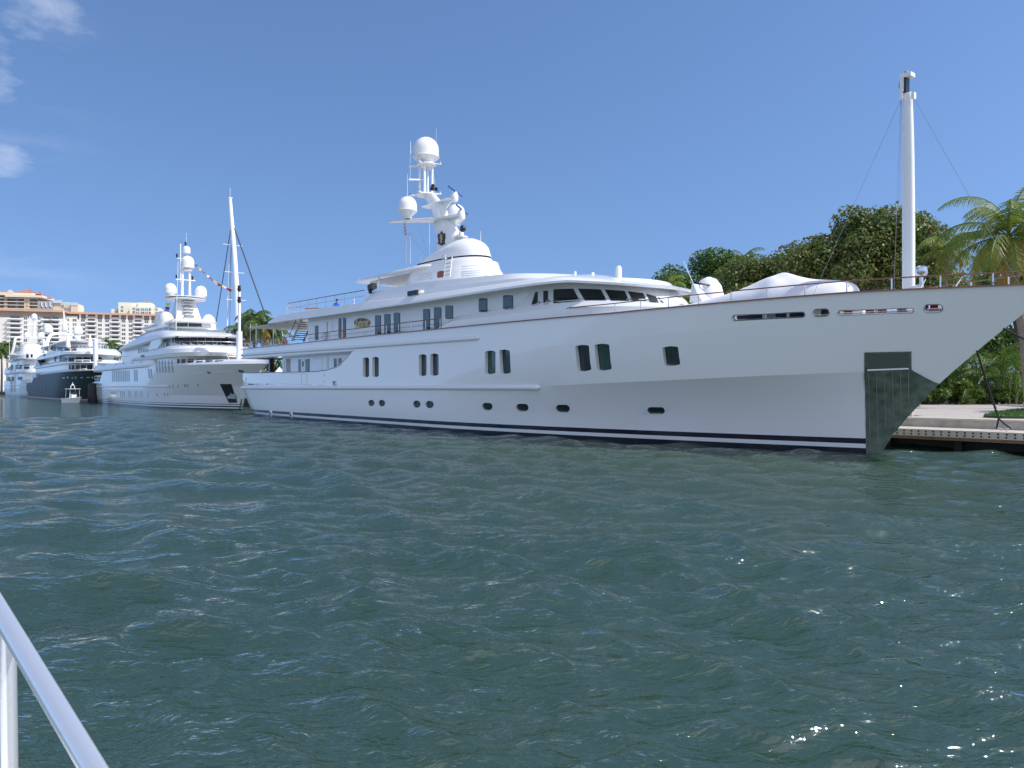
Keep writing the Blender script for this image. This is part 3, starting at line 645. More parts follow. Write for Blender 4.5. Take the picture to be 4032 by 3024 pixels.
# ensign, furled on its staff
ENS = mat('red_ensign', (0.55, 0.03, 0.025), .7)
f0 = M.hit(*Z('a', 695, 480), y=1.0); f1 = M.hit(*Z('a', 780, 690), y=1.0)
fl_ = MB(); fl_.tube([f1, f0 + Vector((0, 0, .05))], .02, 6); fo = fl_.build('flagstaff', [STEEL], Y1)
fl_ = MB(); N = 8
q = [f0 + (f1 - f0) * (k / N) for k in range(N + 1)]
vs = []; 
for k, p in enumerate(q): wd = 0.10 + 0.5 * (k / N) ** 1.1; vs += [p, p + Vector((wd * .5, 0.06 * math.sin(k * 1.7), -.05)), p + Vector((wd, 0.10 * math.cos(k * 1.3), -.12))]
fl_.add(vs, [(3 * k + j, 3 * k + j + 1, 3 * k + 4 + j, 3 * k + 3 + j) for k in range(N) for j in (0, 1)]); fl_.m = [1 if i < 6 else 0 for i in range(len(fl_.f))]
fl_.build('ensign', [ENS, mat('flag_white', (.7, .7, .75), .7)], fo, weld=False)
# rails
def railing(name, pts, h, mrail=TEAK, r=0.024, mids=(0.5,), step=2, post_m=STEEL, rr=0.03, closed=False, parent=Y1):
    P = [Vector(p) for p in pts]; t_ = MB(); t_.tube([p + Vector((0, 0, h)) for p in P], rr, 6); ro = t_.build(name, [mrail], parent)
    if mids:
        t_ = MB()
        for m_ in mids: t_.tube([p + Vector((0, 0, h * m_)) for p in P], 0.011, 5)
        t_.build('mid_rail', [post_m], ro)
    for p in P[::step]: t_ = MB(); t_.tube([p - Vector((0, 0, .05)), p + Vector((0, 0, h))], r, 6); t_.build('post', [post_m], ro)
    return ro
def sheer_pts(x0, x1, n, inset=0.12, sg=-1): return [(x0 + (x1 - x0) * k / n, sg * (max(bfun(x0 + (x1 - x0) * k / n, sh(x0 + (x1 - x0) * k / n)) - inset, 0.03)), sh(x0 + (x1 - x0) * k / n) + 0.03) for k in range(n + 1)]
railing('side_deck_railing', sheer_pts(-53.2, -22.0, 42), 0.56, step=2)
railing('side_deck_railing', sheer_pts(-53.2, -44, 12, sg=1), 0.56, step=2)
railing('bow_railing', sheer_pts(-11.9, 5.1, 26), 0.40, mids=(), step=2, rr=.024)
railing('bow_railing', sheer_pts(-11.9, 5.1, 26, sg=1), 0.40, mids=(), step=2, rr=.024)
t_ = MB(); e0 = Vector(sheer_pts(-11.9, 5.1, 26)[0]) + Vector((0, 0, .4)); t_.tube([e0, e0 + Vector((-.9, .1, -.05))], .024, 6); t_.build('railing_end', [STEEL], Y1)
sdp = [(-45.9 + (14.6) * k / 20, -(3.85 if k > 3 else 3.85 - .25 * (3 - k)), up_z(-45.9 + 14.6 * k / 20) + .08) for k in range(21)]
aft = [(-46.1 - .0 * k, -3.0 + 6.0 * k / 6, 8.12) for k in range(7)]
railing('sun_deck_railing', sdp, 0.72, step=2); railing('sun_deck_railing', aft, 0.72, step=2); railing('sun_deck_railing', [(x, -y, z) for x, y, z in sdp[:12]], 0.72, step=2)
# table on sun deck aft, orange/teak
b_ = MB(); q0 = M.hit(*Z('a', 1290, 45), y=-1.5); b_.lathe([(.9, 0), (.95, .05), (.9, .08)], (q0.x - 1.2, -1.2, 8.55), 18); b_.lathe([(.08, -.45), (.08, 0)], (q0.x - 1.2, -1.2, 8.55), 8); b_.build('deck_table', [TEAK], Y1)
# search light / camera box at coaming end
c = M.hit(*Z('2', 1137, 260), y=-3.5); b_ = MB(); b_.box(c, (0.62, .35, .34), ry=-.15); bx_ = b_.build('floodlight', [BLACKT], Y1); b_ = MB(); b_.box(c - Vector((.25, 0, .28)), (.12, .2, .25)); b_.build('bracket', [BLACKT], bx_)
# side light recess on roof fascia
BVF = bvh_of([rfo, cmo])
pod = MB(); l, n = M.cast(BVF, *Z('2', 1488, 315)); pod.lathe([(.02, -.16), (.5, -.14), (.62, 0), (.5, .14), (.02, .16)], (l.x, l.y - .02, l.z - .02), 20, sx=1.5, sy=.45); pdo = pod.build('side_light_housing', [WHITE], Y1)
b_ = MB(); b_.box((l.x + .05, l.y - .27, l.z + .02), (1.0, .16, .26)); b_.build('side_light', [BLACKT], pdo)
# small domes on the wheelhouse roof
for px, py, r_, h_ in ((733, 182, .07, .28), (872, 182, .09, .22), (1077, 188, .15, .55), (322, 192, .04, .22)):
    p = M.hit(*Z('3', px, py), y=-1.4); b_ = MB(); b_.lathe([(r_, -.35), (r_, h_ * .75), (r_ * .7, h_ * .95), (r_ * .2, h_)], (p.x, p.y, p.z), 12); b_.build('antenna_dome', [WHITE], Y1)
# ---- sun deck: hardtop and funnel housing
sdl = [plan(-30.4, -22.2, 2.25, 7.6, -27, p=2.2, ra=1.9), plan(-30.2, -22.7, 2.15, 9.15, -27, p=2.2, ra=1.8), plan(-30.1, -22.9, 2.08, 9.35, -27, p=2.2, ra=1.8), plan(-30, -23.1, 1.95, 9.82, -27, p=2.2, ra=1.7), plan(-29.9, -23.35, 1.65, 9.86, -27, p=2.2, ra=1.5), plan(-29.8, -23.5, 1.55, 10.06, -27, p=2.2, ra=1.4)]
f_ = MB(); f_.stack(sdl); fo_ = f_.build('funnel_housing', [WHITE], Y1, sharp=22)
f_ = MB(); f_.stack([plan(-29.7, -23.55, 1.5, 10.05, -27, p=2.2, ra=1.3), plan(-29.7, -23.55, 1.48, 10.17, -27, p=2.2, ra=1.3)]); f_.build('dark_band', [BLACKT], Y1)
f_ = MB(); f_.stack([plan(-29.8, -23.45, 1.5, 10.165, -27, p=2.1, ra=1.35), plan(-28.9, -23.6, 1.42, 10.45, -26.5, p=2.1, ra=1.3), plan(-27.6, -23.75, 1.3, 10.75, -26, p=2.1, ra=1.2), plan(-26.8, -24.0, 1.08, 11.02, -25.8, p=2.1, ra=1.0), plan(-26.3, -24.35, .8, 11.22, -25.6, p=2, ra=.78), plan(-26, -24.7, .45, 11.36, -25.5, p=2, ra=.44), plan(-25.7, -25, .15, 11.42, -25.4, p=2, ra=.14)])
fdo = f_.build('funnel_dome', [WHITE], Y1, sharp=50)
BVU = bvh_of([fo_, fdo])
for i, (yy) in enumerate((1412, 1435, 1458, 1478, 1498)):
    x0, x1 = 1108 + i * 2, 1478 + i * 14
    b_ = MB(); P_ = pxpath(M, BVU, [Z('5', x0, yy + 6), Z('5', (x0 + x1) / 2 - 40, yy), Z('5', x1 - 10, yy + 26)], 0.004, 14)
    if len(P_) > 1: b_.tube(P_, 0.016, 5); b_.build('louvre_line', [mat('louvre_grey', (.5, .52, .55), .5)], Y1)
for i in range(4):
    b_ = MB(); P_ = pxpath(M, BVU, [Z('5', 712 - i * 6, 1492 + i * 18), Z('5', 835, 1478 + i * 18)], 0.004, 14)
    if len(P_) > 1: b_.tube(P_, 0.016, 5); b_.build('louvre_line', [mat('louvre_grey', (.5, .52, .55), .5)], Y1)
b_ = MB(); patch(b_, M, BVU, [Z('5', *p) for p in rq([(885, 1470), (945, 1460), (943, 1520), (882, 1528)], 12)], .03, .04); b_.build('teak_door', [TEAK], Y1)
ht = MB()
tz = lambda x: 9.62 + 0.0 * x
htp = lambda xa, W_, z_, xf=-25.5: plan(xa, xf, W_, z_, -28, p=2.4, ra=.7)
ht.stack([htp(-35.2, 2.0, 9.62, -26), htp(-35.9, 2.35, 9.66), htp(-36.0, 2.4, 9.72), htp(-35.7, 2.3, 9.84), htp(-34.6, 1.6, 9.95, -26), htp(-33.6, .8, 10.0, -26.5)])
ht.build('hardtop', [WHITE], Y1, sharp=24)
b_ = MB(); b_.stack([htp(-34.9, 1.85, 9.60, -26.3), htp(-34.9, 1.85, 9.635, -26.3)]); b_.build('hardtop_lining', [CREAM], Y1)
for y_ in (-2.0, 2.0):
    q = M.hit(*Z('5', 338, 1600), y=-2.0); b_ = MB(); b_.tube([(q.x, y_, 7.9), (q.x, y_, 9.65)], .055, 8); b_.build('hardtop_post', [STEEL], Y1)
b_ = MB(); q = M.hit(*Z('5', 640, 1390), y=-1.0); b_.box((q.x, -.6, 10.02), (1.0, .7, .14)); b_.lathe([(.35, 0), (.34, .12), (.2, .25), (.02, .28)], (q.x + .6, -.8, 10.0), 14); b_.build('hardtop_hatch', [WHITE], Y1)
# ladder
lb = [M.hit(*Z('5', 943, 1520), y=-2.3), M.hit(*Z('5', 963, 1338), y=-2.0), M.hit(*Z('5', 1000, 1515), y=-2.3), M.hit(*Z('5', 1020, 1330), y=-2.0)]
b_ = MB(); b_.tube(lb[:2], .03, 6); b_.tube(lb[2:], .03, 6); lo_ = b_.build('ladder', [mat('ladder_white', (.75, .75, .75), .4)], Y1)
for k in range(5):
    t = (k + .5) / 5; b_ = MB(); b_.tube([lb[0].lerp(lb[1], t), lb[2].lerp(lb[3], t)], .022, 6); b_.build('rung', [mat('rung_grey', (.25, .25, .26), .5)], lo_)
c = M.hit(*Z('5', 948, 1338), y=-1.9); b_ = MB(); b_.lathe([(.02, -.16), (.13, -.12), (.17, 0), (.13, .12), (.02, .16)], c, 14); b_.build('searchlight', [STEEL], Y1)
# ---- mast
def at5(X, Y, y): return M.hit(*Z('5', X, Y), y=y)
ms = [(1320, 862, 1120), (1260, 872, 1105), (1190, 886, 1110), (1120, 885, 1085), (1060, 862, 1050), (1000, 850, 1000), (940, 847, 975), (880, 838, 962), (840, 812, 930), (800, 788, 892), (770, 768, 868), (750, 752, 852)]
secs = []
for Y_, xl, xr in ms:
    a = at5(xl, Y_, 0); b = at5(xr, Y_, 0); c = (a + b) / 2; hl = abs(b.x - a.x) / 2 * 0.93; wd = min(0.55, hl * .42)
    secs.append([(c.x + hl * math.cos(t), wd * math.sin(t), c.z) for t in [2 * math.pi * k / 20 for k in range(20)]])
mm_ = MB(); mm_.loft(secs[::1]); mast = mm_.build('mast', [WHITE], Y1, sharp=50)
# crest on the mast flank
cr = MB(); BVM = bvh_of([mast, fdo, fo_])
shp = [(892, 1112), (908, 1122), (925, 1090), (942, 1120), (957, 1110), (958, 1150), (950, 1190), (958, 1210), (942, 1215), (925, 1226), (905, 1214), (890, 1208), (898, 1180), (890, 1150)]
patch(cr, M, BVM, [Z('5', *p) for p in shp], .05, .05); cro = cr.build('crest', [mat('crest_brown', (.06, .025, .015), .4, var=(.03, .012, .008), vscale=20)], Y1) if cr.v else None
if cro:
    cr = MB(); patch(cr, M, BVM, [Z('5', *p) for p in [(912, 1130), (924, 1118), (936, 1130), (932, 1150), (940, 1160), (930, 1175), (934, 1195), (922, 1205), (914, 1190), (920, 1170), (908, 1160), (916, 1145)]], .062, .02); cr.build('crest_gilding', [mat('crest_gold', (.45, .33, .2), .4)], cro)
# crosstrees
def wing(name, px_l, px_r, half, chord, th, xc=None, zc=None, droop=0.0, fwd=0.0):
    b_ = MB(); secs = []
    for k in range(13):
        t = -1 + 2 * k / 12; y = t * half; ch = chord * (1 - abs(t) ** 2.2 * .62); z = zc - droop * abs(t); x = xc + fwd * (1 - abs(t))
        secs.append([(x + ch / 2 * math.cos(a), y, z + th / 2 * math.sin(a) * (1 - .5 * abs(t) ** 2)) for a in [2 * math.pi * j / 14 for j in range(14)]])
    b_.loft(secs); return b_.build(name, [WHITE], Y1, sharp=50)
def swept(name, zc, half, x0, sweep, chord, th):
    b_ = MB(); secs = []
    for k in range(17):
        t = -1 + 2 * k / 16; y = t * half; ch = chord * (1 - abs(t) ** 2.0 * .6); x = x0 - sweep * abs(t) ** 1.1; z = zc
        secs.append([(x + ch / 2 * math.cos(a), y, z + th / 2 * math.sin(a) * (1 - .4 * abs(t))) for a in [2 * math.pi * j / 16 for j in range(16)]])
    b_.loft(secs); return b_.build(name, [WHITE], Y1, sharp=50)
swept('crosstree', 13.05, 2.35, -28.0, 2.6, 1.9, .18)
def nose(x0, x1, w0, w1, z, th):
    b_ = MB(); secs = []
    for k in range(9):
        t = k / 8; x = x0 + (x1 - x0) * t; w_ = w0 + (w1 - w0) * t; 
        if k == 8: w_ *= .5
        secs.append([(x, w_ * math.cos(a), z + th / 2 * math.sin(a)) for a in [2 * math.pi * j / 14 for j in range(14)]])
    b_.loft(secs); return b_.build('radar_bracket', [WHITE], Y1, sharp=50)
nose(-28.6, -25.9, .75, .34, 13.04, .18); nose(-30.0, -26.6, .42, .30, 14.2, .15)
for (zz, xx) in ((12.98, -26.2), (14.14, -27.0)):
    b_ = MB(); b_.prism([(xx - 1.6, zz - .9), (xx - 1.7, zz), (xx + .15, zz)], -.06, .06); b_.build('gusset', [WHITE], Y1)
# radars
BLUE = mat('radar_blue', (.02, .08, .32), .3)
for (X, Y_, y_, (a0, a1)) in ((1042, 770, 0, ((985, 672), (1112, 770))), (1105, 935, 0, ((1060, 845), (1160, 935)))):
    c = at5(X, Y_, y_); b_ = MB(); b_.lathe([(.2, -.3), (.25, -.1), (.22, .15), (.15, .3), (.05, .36)], c, 14); rb = b_.build('radar', [WHITE], Y1)
    p0 = at5(*a0, -.7); p1 = at5(*a1, .7); cc = c + Vector((0, 0, .42)); zz_ = M.hit(*Z('5', (a0[0] + a1[0]) / 2, (a0[1] + a1[1]) / 2), y=y_).z; p0 = M.hit(*Z('5', *a0), z=zz_); p1 = M.hit(*Z('5', *a1), z=zz_); b_ = MB(); b_.tube([p0, p1], .055, 6); b_.build('scanner', [BLUE], rb)
# upper platform, poles, top dome
u = at5(775, 755, 0); ux = u.x - .1; uz = u.z
for (zc_, ch, hf, nm) in ((uz, 1.1, .62, 'mast_platform'), (at5(800, 468, 0).z, .9, .55, 'mast_platform')):
    b_ = MB(); b_.lathe([(.45, -.07), (.62, 0), (.6, .07)], (ux + (.15 if zc_ > uz else 0), 0, zc_), 20, sx=1.15, sy=1); b_.build(nm, [WHITE], Y1)
    for a in (0.5, 2.2, 3.9, 5.3):
        b_ = MB(); v_ = Vector((math.cos(a), math.sin(a), 0)); c = Vector((ux + .1, 0, zc_)); b_.tube([c + v_ * .4, c + v_ * 1.12], [.08, .06], 6); lo2 = b_.build('platform_arm', [WHITE], Y1); b_ = MB(); b_.lathe([(.05, 0), (.05, .12), (.02, .14)], c + v_ * 1.05 + Vector((0, 0, .05)), 8); b_.build('navigation_light', [GREY], lo2)
tz_ = at5(800, 468, 0).z
for dx, dy in ((-.28, -.3), (-.28, .3), (.3, -.3), (.3, .3), (0.02, -.1)):
    b_ = MB(); b_.tube([(ux + .1 + dx, dy, uz), (ux + .1 + dx * 1.0, dy, tz_)], .085, 8); b_.build('mast_pole', [WHITE], Y1)
b_ = MB(); c = Vector((ux + .12, 0, tz_ + .02)); dm = b_; radome(dm, c, .85, 1.84, foot=.27); dm.build('satellite_dome', [WHITE], Y1, sharp=40)
c = at5(607, 985, -2.0); b_ = MB(); radome(b_, (-29.4, -1.8, 13.12), .60, 1.42, foot=.33); b_.build('satellite_dome', [WHITE], Y1, sharp=40)
b_ = MB(); radome(b_, (-29.2, 1.8, 13.12), .60, 1.42, foot=.33); b_.build('satellite_dome', [WHITE], Y1, sharp=40)
# horns
for X, Y_ in ((840, 668), (830, 695), (868, 698)):
    c = at5(X, Y_, -.6); b_ = MB(); b_.tube([c + Vector((-.45, .45, 0)), c + Vector((-.1, .1, 0)), c], [.03, .05, .13], 10); b_.build('horn', [BLACKT], Y1)
c = at5(1120, 1068, -.2); b_ = MB(); b_.lathe([(.02, -.08), (.2, -.08), (.22, 0), (.2, .08), (.02, .08)], c, 16, rot=Matrix.Rotation(R(90), 3, 'X')); b_.build('loudhailer', [BLACKT], Y1)
c = at5(1105, 1150, 0); b_ = MB(); b_.lathe([(.1, -.05), (.45, 0), (.42, .05)], c, 14); b_.lathe([(.17, .05), (.17, .3), (.1, .4), (.02, .42)], c, 12); b_.build('small_antenna', [WHITE], Y1)
# whip antennas
def whip(X, Y0, Y1_, y_, r0=.02, m=WHITE):
    a = at5(X, Y0, y_); b = at5(X, Y1_, y_); q = MB(); q.tube([a, b], [r0, r0 * .5], 6); q.build('whip_antenna', [m], Y1)
for a in ((592, 1395, 1095, -1.2, .03), (808, 1345, 1000, -1.2, .022), (602, 780, 555, -2.0, .02), (632, 370, 252, -1.3, .03), (628, 600, 370, -1.3, .014), (871, 430, 130, -.4, .014), (712, 740, 560, .3, .016), (857, 740, 590, .5, .016), (1286, 1190, 1090, .6, .02), (631, 1390, 1130, 1.2, .014), (726, 1385, 1325, 0, .022)): whip(*a[:4], r0=a[4])
b_ = MB(); b_.tube([at5(615, 610, -1.3), at5(745, 612, -.3)], .06, 6); b_.build('antenna_arm', [WHITE], Y1)
for (p, q_) in (((600, 1100), (800, 1345)), ((710, 1045), (808, 1345))):
    b_ = MB(); b_.tube([at5(*p, -1.2), at5(*q_, -1.2)], .008, 4); b_.build('signal_halyard', [WIRE], Y1)
# courtesy flag (striped)
b_ = MB(); a = at5(570, 1020, -1.6); vs = []; NX, NY = 6, 9
for i in range(NY + 1):
    for j in range(NX + 1):
        s_ = i / NY; t = j / NX; wd_ = .42 * (1 - .45 * s_)
        vs.append(a + Vector((wd_ * t * 1.0 + .14 * s_, .08 * math.sin(t * 6 + s_ * 3) - wd_ * t * .4, -s_ * .75 - t * .08)))
fs = [(i * (NX + 1) + j, i * (NX + 1) + j + 1, (i + 1) * (NX + 1) + j + 1, (i + 1) * (NX + 1) + j) for i in range(NY) for j in range(NX)]
b_.add(vs, fs); b_.m = [2 if (i < 4 and j < 3) else (0 if (i + j) % 2 else 1) for i in range(NY) for j in range(NX)]
b_.build('courtesy_flag', [mat('flag_red', (.35, .04, .05), .7), mat('flag_white', (.7, .7, .75), .7), mat('flag_blue', (.03, .03, .12), .7)], Y1, weld=False)
# ---- foremast (crane mast) on the bow
fm = [(1640, 455, 570), (1500, 454, 571), (1300, 454, 571), (1100, 454, 570), (900, 455, 568), (700, 456, 565), (500, 457, 560), (350, 458, 554), (260, 460, 549), (216, 463, 545)]
secs = []
for Y_, xl, xr in fm:
    a = M.hit(*Z('6', xl, Y_), y=0); b = M.hit(*Z('6', xr, Y_), y=0); c = (a + b) / 2; ww = abs(b.x - a.x) / 2
    hl = ww * .93; wd = ww * .70
    secs.append([(c.x + math.copysign(abs(math.cos(t)) ** .75, math.cos(t)) * hl * .8, math.copysign(abs(math.sin(t)) ** .75, math.sin(t)) * wd * .8, c.z) for t in [2 * math.pi * k / 28 for k in range(28)]])
secs[0] = [(x, y, 4.3) for x, y, z in secs[0]]
b_ = MB(); b_.loft(secs); fmo = b_.build('foremast', [WHITE], Y1, sharp=60)
def at6(X, Y_, y=0): return M.hit(*Z('6', X, Y_), y=y)
b_ = MB(); a = at6(476, 215); t_ = at6(476, 80); b_.box(((a.x), 0, (a.z + t_.z) / 2), (.13, .3, t_.z - a.z)); b_.build('masthead_frame', [WHITE], fmo)
a = at6(500, 92); b_ = MB(); b_.box((a.x + .02, 0, a.z), (.36, .32, .14)); b_.build('masthead_crown', [WHITE], fmo)
a = at6(495, 215); t_ = at6(495, 100); b_ = MB(); b_.box((a.x, 0, (a.z + t_.z) / 2), (.10, .26, t_.z - a.z)); b_.build('masthead_sheave', [BLACKT], fmo)
b_ = MB(); b_.lathe([(.07, 0), (.07, .1), (.03, .13)], at6(495, 78), 10); b_.build('masthead_light', [GREY], fmo)
for X, Y_ in ((463, 240), (548, 235)):
    b_ = MB(); c = at6(X, Y_, -.12); b_.box(c, (.1, .16, .22)); b_.build('stay_tang', [WHITE], fmo)
b_ = MB(); b_.tube([at6(462, 110), at6(446, 140), at6(450, 180)], [.02, .02, .05], 6); b_.build('masthead_fitting', [GREY], fmo)
b_ = MB(); b_.tube([at6(556, 1085, -.1), at6(580, 1062, -.1)], .03, 6); b_.build('mast_bracket', [WHITE], fmo)
def stay(p0, p1, y0, y1, r=.012): q = MB(); q.tube([at6(*p0, y0), at6(*p1, y1)], r, 5); q.build('stay', [WIRE], fmo)
tp = at6(462, 250); a = M.hit(*Z('f', 1795, 15), y=-2.2); b = M.hit(*Z('f', 1600, 450), y=-2.2)
def cable(p, q, r=.006, nm='stay', par=None, m=WIRE, sag=0.0, n=8):
    P = [Vector(p).lerp(Vector(q), k / n) - Vector((0, 0, sag * 4 * (k / n) * (1 - k / n))) for k in range(n + 1)]
    w_ = MB(); w_.tube(P, r, 5); return w_.build(nm, [m], par or fmo)
cable(tp, b); cable(at6(550, 250), at6(1300, 1580, -.5)); cable(at6(455, 250), at6(405, 1645, -1.8)); cable(at6(462, 245), at6(438, 1100, 2.5))
cable(b, b + Vector((-.08, 0, -.35)), .03, 'turnbuckle', m=STEEL)
# windlass / light cluster by the foremast
b_ = MB(); c = at6(605, 1600, -.5); b_.lathe([(.06, -.35), (.06, 0), (.16, .02), (.2, .12), (.18, .3), (.1, .36)], (c.x, c.y, c.z + .25), 14); b_.build('bow_lamp', [STEEL], Y1)
b_ = MB(); c = at6(560, 1628, -.4); b_.tube([c + Vector((-.2, 0, 0)), c + Vector((.25, 0, .05))], .06, 8); b_.build('windlass', [WHITE], Y1)
for X0, Y0, X1, Y1_ in ((850, 1625, 900, 1550), (1105, 1612, 1180, 1535), (600, 1635, 635, 1565)):
    b_ = MB(); b_.tube([at6(X0, Y0, -.8), at6(X1, Y1_, -1.2)], .02, 6); b_.build('rail_brace', [STEEL], Y1)
# ================================================================== SECOND YACHT (white, behind the first one's stern)
A2 = Frame(-28.8, 82, -52.5)
Y2 = thing('motor_yacht', 'light grey-white yacht with four satellite domes round a tall mast, moored behind the nearest yacht', 'yacht', (-28.8, 82, 0), R(-52.5), 'motor yachts moored in a row')
Y1['group'] = 'motor yachts moored in a row'
def generic_hull(B_, xa, xstem, zs, pz, aftn=0.8, rr=0.9, x0f=-22.0, tuck=0.5):
    """xstem: [(z,x)], zs: list of z functions, pz: [(z,p)]"""
    sz, sx = zip(*xstem); qz, qp = zip(*pz)
    sx_ = lambda z: float(np.interp(z, sz, sx))
    def bf(x, z):
        t = min(max((x - x0f) / (sx_(z) - x0f), 0), 1); b = B_ * (1 - t ** float(np.interp(z, qz, qp)))
        if x < xa + 12: q = (xa + 12 - x) / 12; b -= q * q * (aftn * (1 if z < 1.2 else .5))
        return max(b, 0)
    lv = []
    for zf in zs:
        z_end = 3.0
        for _ in range(8): z_end = zf(sx_(z_end))
        xe = sx_(z_end); x_a = xa + (tuck * max(0, 1 - zf(xa) / 2)) ; pts = []; ba = bf(x_a, zf(x_a))
        for k in range(5): a = math.pi / 2 * k / 5; pts.append((x_a + rr * (1 - math.cos(a)), ba - rr * (1 - math.sin(a)), zf(x_a)))
        for k in range(33):
            t = k / 32; x = x_a + rr + (xe - x_a - rr) * (1 - (1 - t) ** 1.3); z = zf(x); pts.append((x, bf(x, z) if k < 32 else 0, z))
        lv.append(pts)
    return lv, bf
K = lambda v: (lambda x: v)
s2 = lambda x: float(np.interp(x, [-62, -51.5, -50.8, -22, -19, 8], [3.3, 3.4, 4.95, 4.95, 5.0, 4.75]))
s2k = lambda x: min(2.55, s2(x) - .3)
lv2, b2 = generic_hull(4.85, -62, [(0, 0), (2, 1.3), (3, 2.8), (5, 8), (6, 9)], [K(-.8), K(0), K(.6), K(1.5), s2k, lambda x: (s2k(x) + s2(x)) / 2, s2], [(0, 1.7), (1.5, 1.75), (2.55, 2.1), (4.9, 2.6)])
HULL2 = banded('grey_white_hull_paint', [(0.12, NAVY), (0.24, WP), (0.40, NAVY), (0.5, WP), (0.58, NAVY), (9, (0.66, 0.68, 0.69))])
h_ = MB(); h_.stack(lv2); hu2 = h_.build('hull', [HULL2], Y2, sharp=12)
def st(name, levels, m, parent, sharp=24): q = MB(); q.stack(levels); return q.build(name, [m], parent, sharp=sharp)
# bright bulwark along the foredeck, rolled inward
bl = [[(x, w_, z) for x, w_, z in lv2[-1] if x > -22]]
bl.append([(x - (0.3 if w_ < .01 else 0), max(w_ - .18, 0), z + .30) for x, w_, z in bl[0]]); bl.append([(x - (0.5 if w_ < .01 else 0), max(w_ - .5, 0), z + .50) for x, w_, z in bl[0]])
bu2 = st('bulwark', bl, WHITE, Y2)
s2r = 0.11
for sg in (-1, 1):
    q = MB(); q.tube([(x, sg * (b2(x, 2.55) + .0), 2.55) for x in np.linspace(-61.8, -13, 40)], s2r, 8); q.build('rubbing_strake', [WHITE], Y2)
d1 = st('aft_deck_band', [plan(-58, -18.6, 4.75, 4.85, -25, p=9, ra=1.2), plan(-58.6, -18.2, 5.05, 5.0, -25, p=9, ra=1.4), plan(-58.6, -18, 5.08, 5.2, -25, p=9, ra=1.4), plan(-58.0, -17.4, 4.85, 5.95, -25, p=9, ra=1.3), plan(-57.8, -17.2, 4.6, 5.97, -25, p=9, ra=1.2)], WHITE, Y2)
d1h = st('main_deck_wall', [plan(-24, -6.5, 4.45, 4.7, -13, p=2.2), plan(-24, -6.5, 4.45, 6.0, -13, p=2.2)], WHITE, Y2)
zb = lambda x: float(np.interp(x, [-29, -22, -4], [5.95, 5.8, 5.85])); zt_ = lambda x: float(np.interp(x, [-29, -26.8, -21, -12, -3.5], [6.1, 6.45, 7.15, 7.15, 7.05]))
d2 = st('wraparound_deck', [plan(-29, -5.5, 4.3, lambda x: zb(x) + .1, -12, p=2.2), plan(-29.2, -4.2, 4.95, zb, -12, p=2.2), plan(-29.2, -3.8, 5.08, lambda x: (zb(x) * .65 + zt_(x) * .35), -12, p=2.2), plan(-28.8, -4.1, 4.95, lambda x: zb(x) * .3 + zt_(x) * .7, -12, p=2.2), plan(-28, -5.2, 4.55, zt_, -12, p=2.2), plan(-27.8, -6, 4.3, zt_, -12, p=2.2)], WHITE, Y2, 30)
d2h = st('upper_deck_wall', [plan(-41, -24, 3.9, 5.9, -26, p=9), plan(-41, -24, 3.9, 7.9, -26, p=9)], WHITE, Y2)
d3h = st('wheelhouse', [plan(-33, -9.6, 3.85, 6.8, -15, p=2.2), plan(-33, -9.9, 3.75, 8.3, -15, p=2.2)], WHITE, Y2)
rl = lambda x: float(np.interp(x, [-39.5, -18, -9], [7.6, 8.05, 8.15])); ru = lambda x: float(np.interp(x, [-39, -33, -24, -16, -9], [8.3, 8.75, 9.3, 9.25, 8.75]))
rf2 = st('wheelhouse_roof', [plan(-38.5, -9.2, 4.3, lambda x: rl(x) + .06, -15, p=2.1, ra=1), plan(-39.3, -8.4, 4.75, rl, -15, p=2.1, ra=1.2), plan(-39.5, -8.2, 4.85, lambda x: rl(x) + .15, -15, p=2.1, ra=1.2), plan(-38.8, -8.8, 4.7, lambda x: rl(x) * .45 + ru(x) * .55, -15, p=2.1, ra=1.2), plan(-38.2, -10.4, 4.2, ru, -15.5, p=2.1, ra=1.1), plan(-37.5, -12.5, 3.4, lambda x: ru(x) + .08, -16, p=2.1, ra=1)], WHITE, Y2, 30)
d4 = st('lookout_cabin', [plan(-27, -17.6, 2.2, 9.2, -19, p=4), plan(-27, -17.9, 2.1, 10.45, -19, p=4)], WHITE, Y2)
d4r = st('lookout_roof', [plan(-34, -16.6, 2.7, 10.42, -19, p=3, ra=1), plan(-34.2, -16.3, 2.8, 10.6, -19, p=3, ra=1), plan(-34, -16.8, 2.6, 10.85, -19, p=3, ra=1)], WHITE, Y2)
B2 = bvh_of([hu2, bu2, d1, d1h, d2, d2h, d3h, rf2, d4, d4r])
def w2(zk, q, m=GLASS, r=2, name='window', off=.02): return pan(name, A2, B2, zk, q, m, off=off, thick=.03, r=r, parent=Y2)
for x in (270, 294, 318, 341, 364, 388, 411, 434, 457, 483): w2('c', [(x, 1092), (x + 13, 1091), (x + 15, 1235), (x + 2, 1237)])
for x in (556, 584): w2('c', [(x, 1082), (x + 16, 1081), (x + 19, 1232), (x + 3, 1234)])
for x in (737, 768): w2('c', [(x, 1072), (x + 16, 1070), (x + 30, 1194), (x + 16, 1196)])
SHW = mat('shaded_window', (.30, .33, .36), .25)
for x in (838, 876, 916, 954, 998, 1042): w2('c', [(x, 962), (x + 17, 960), (x + 22, 1030), (x + 34, 1118), (x + 14, 1120), (x + 2, 1040)], SHW)
for x in (378, 405, 428, 486, 506, 571, 592, 633, 658, 733): w2('c', [(x - 4, 1358), (x + 4, 1358), (x + 9, 1440), (x + 2, 1440)], SHW)
for x, y in ((1020, 1302), (1065, 1302), (1130, 1298), (856, 1408), (957, 1405), (997, 1405)): w2('c', [(x - 10, y - 20), (x + 3, y - 20), (x + 12, y + 20), (x, y + 20)], SHW, 5, 'porthole')
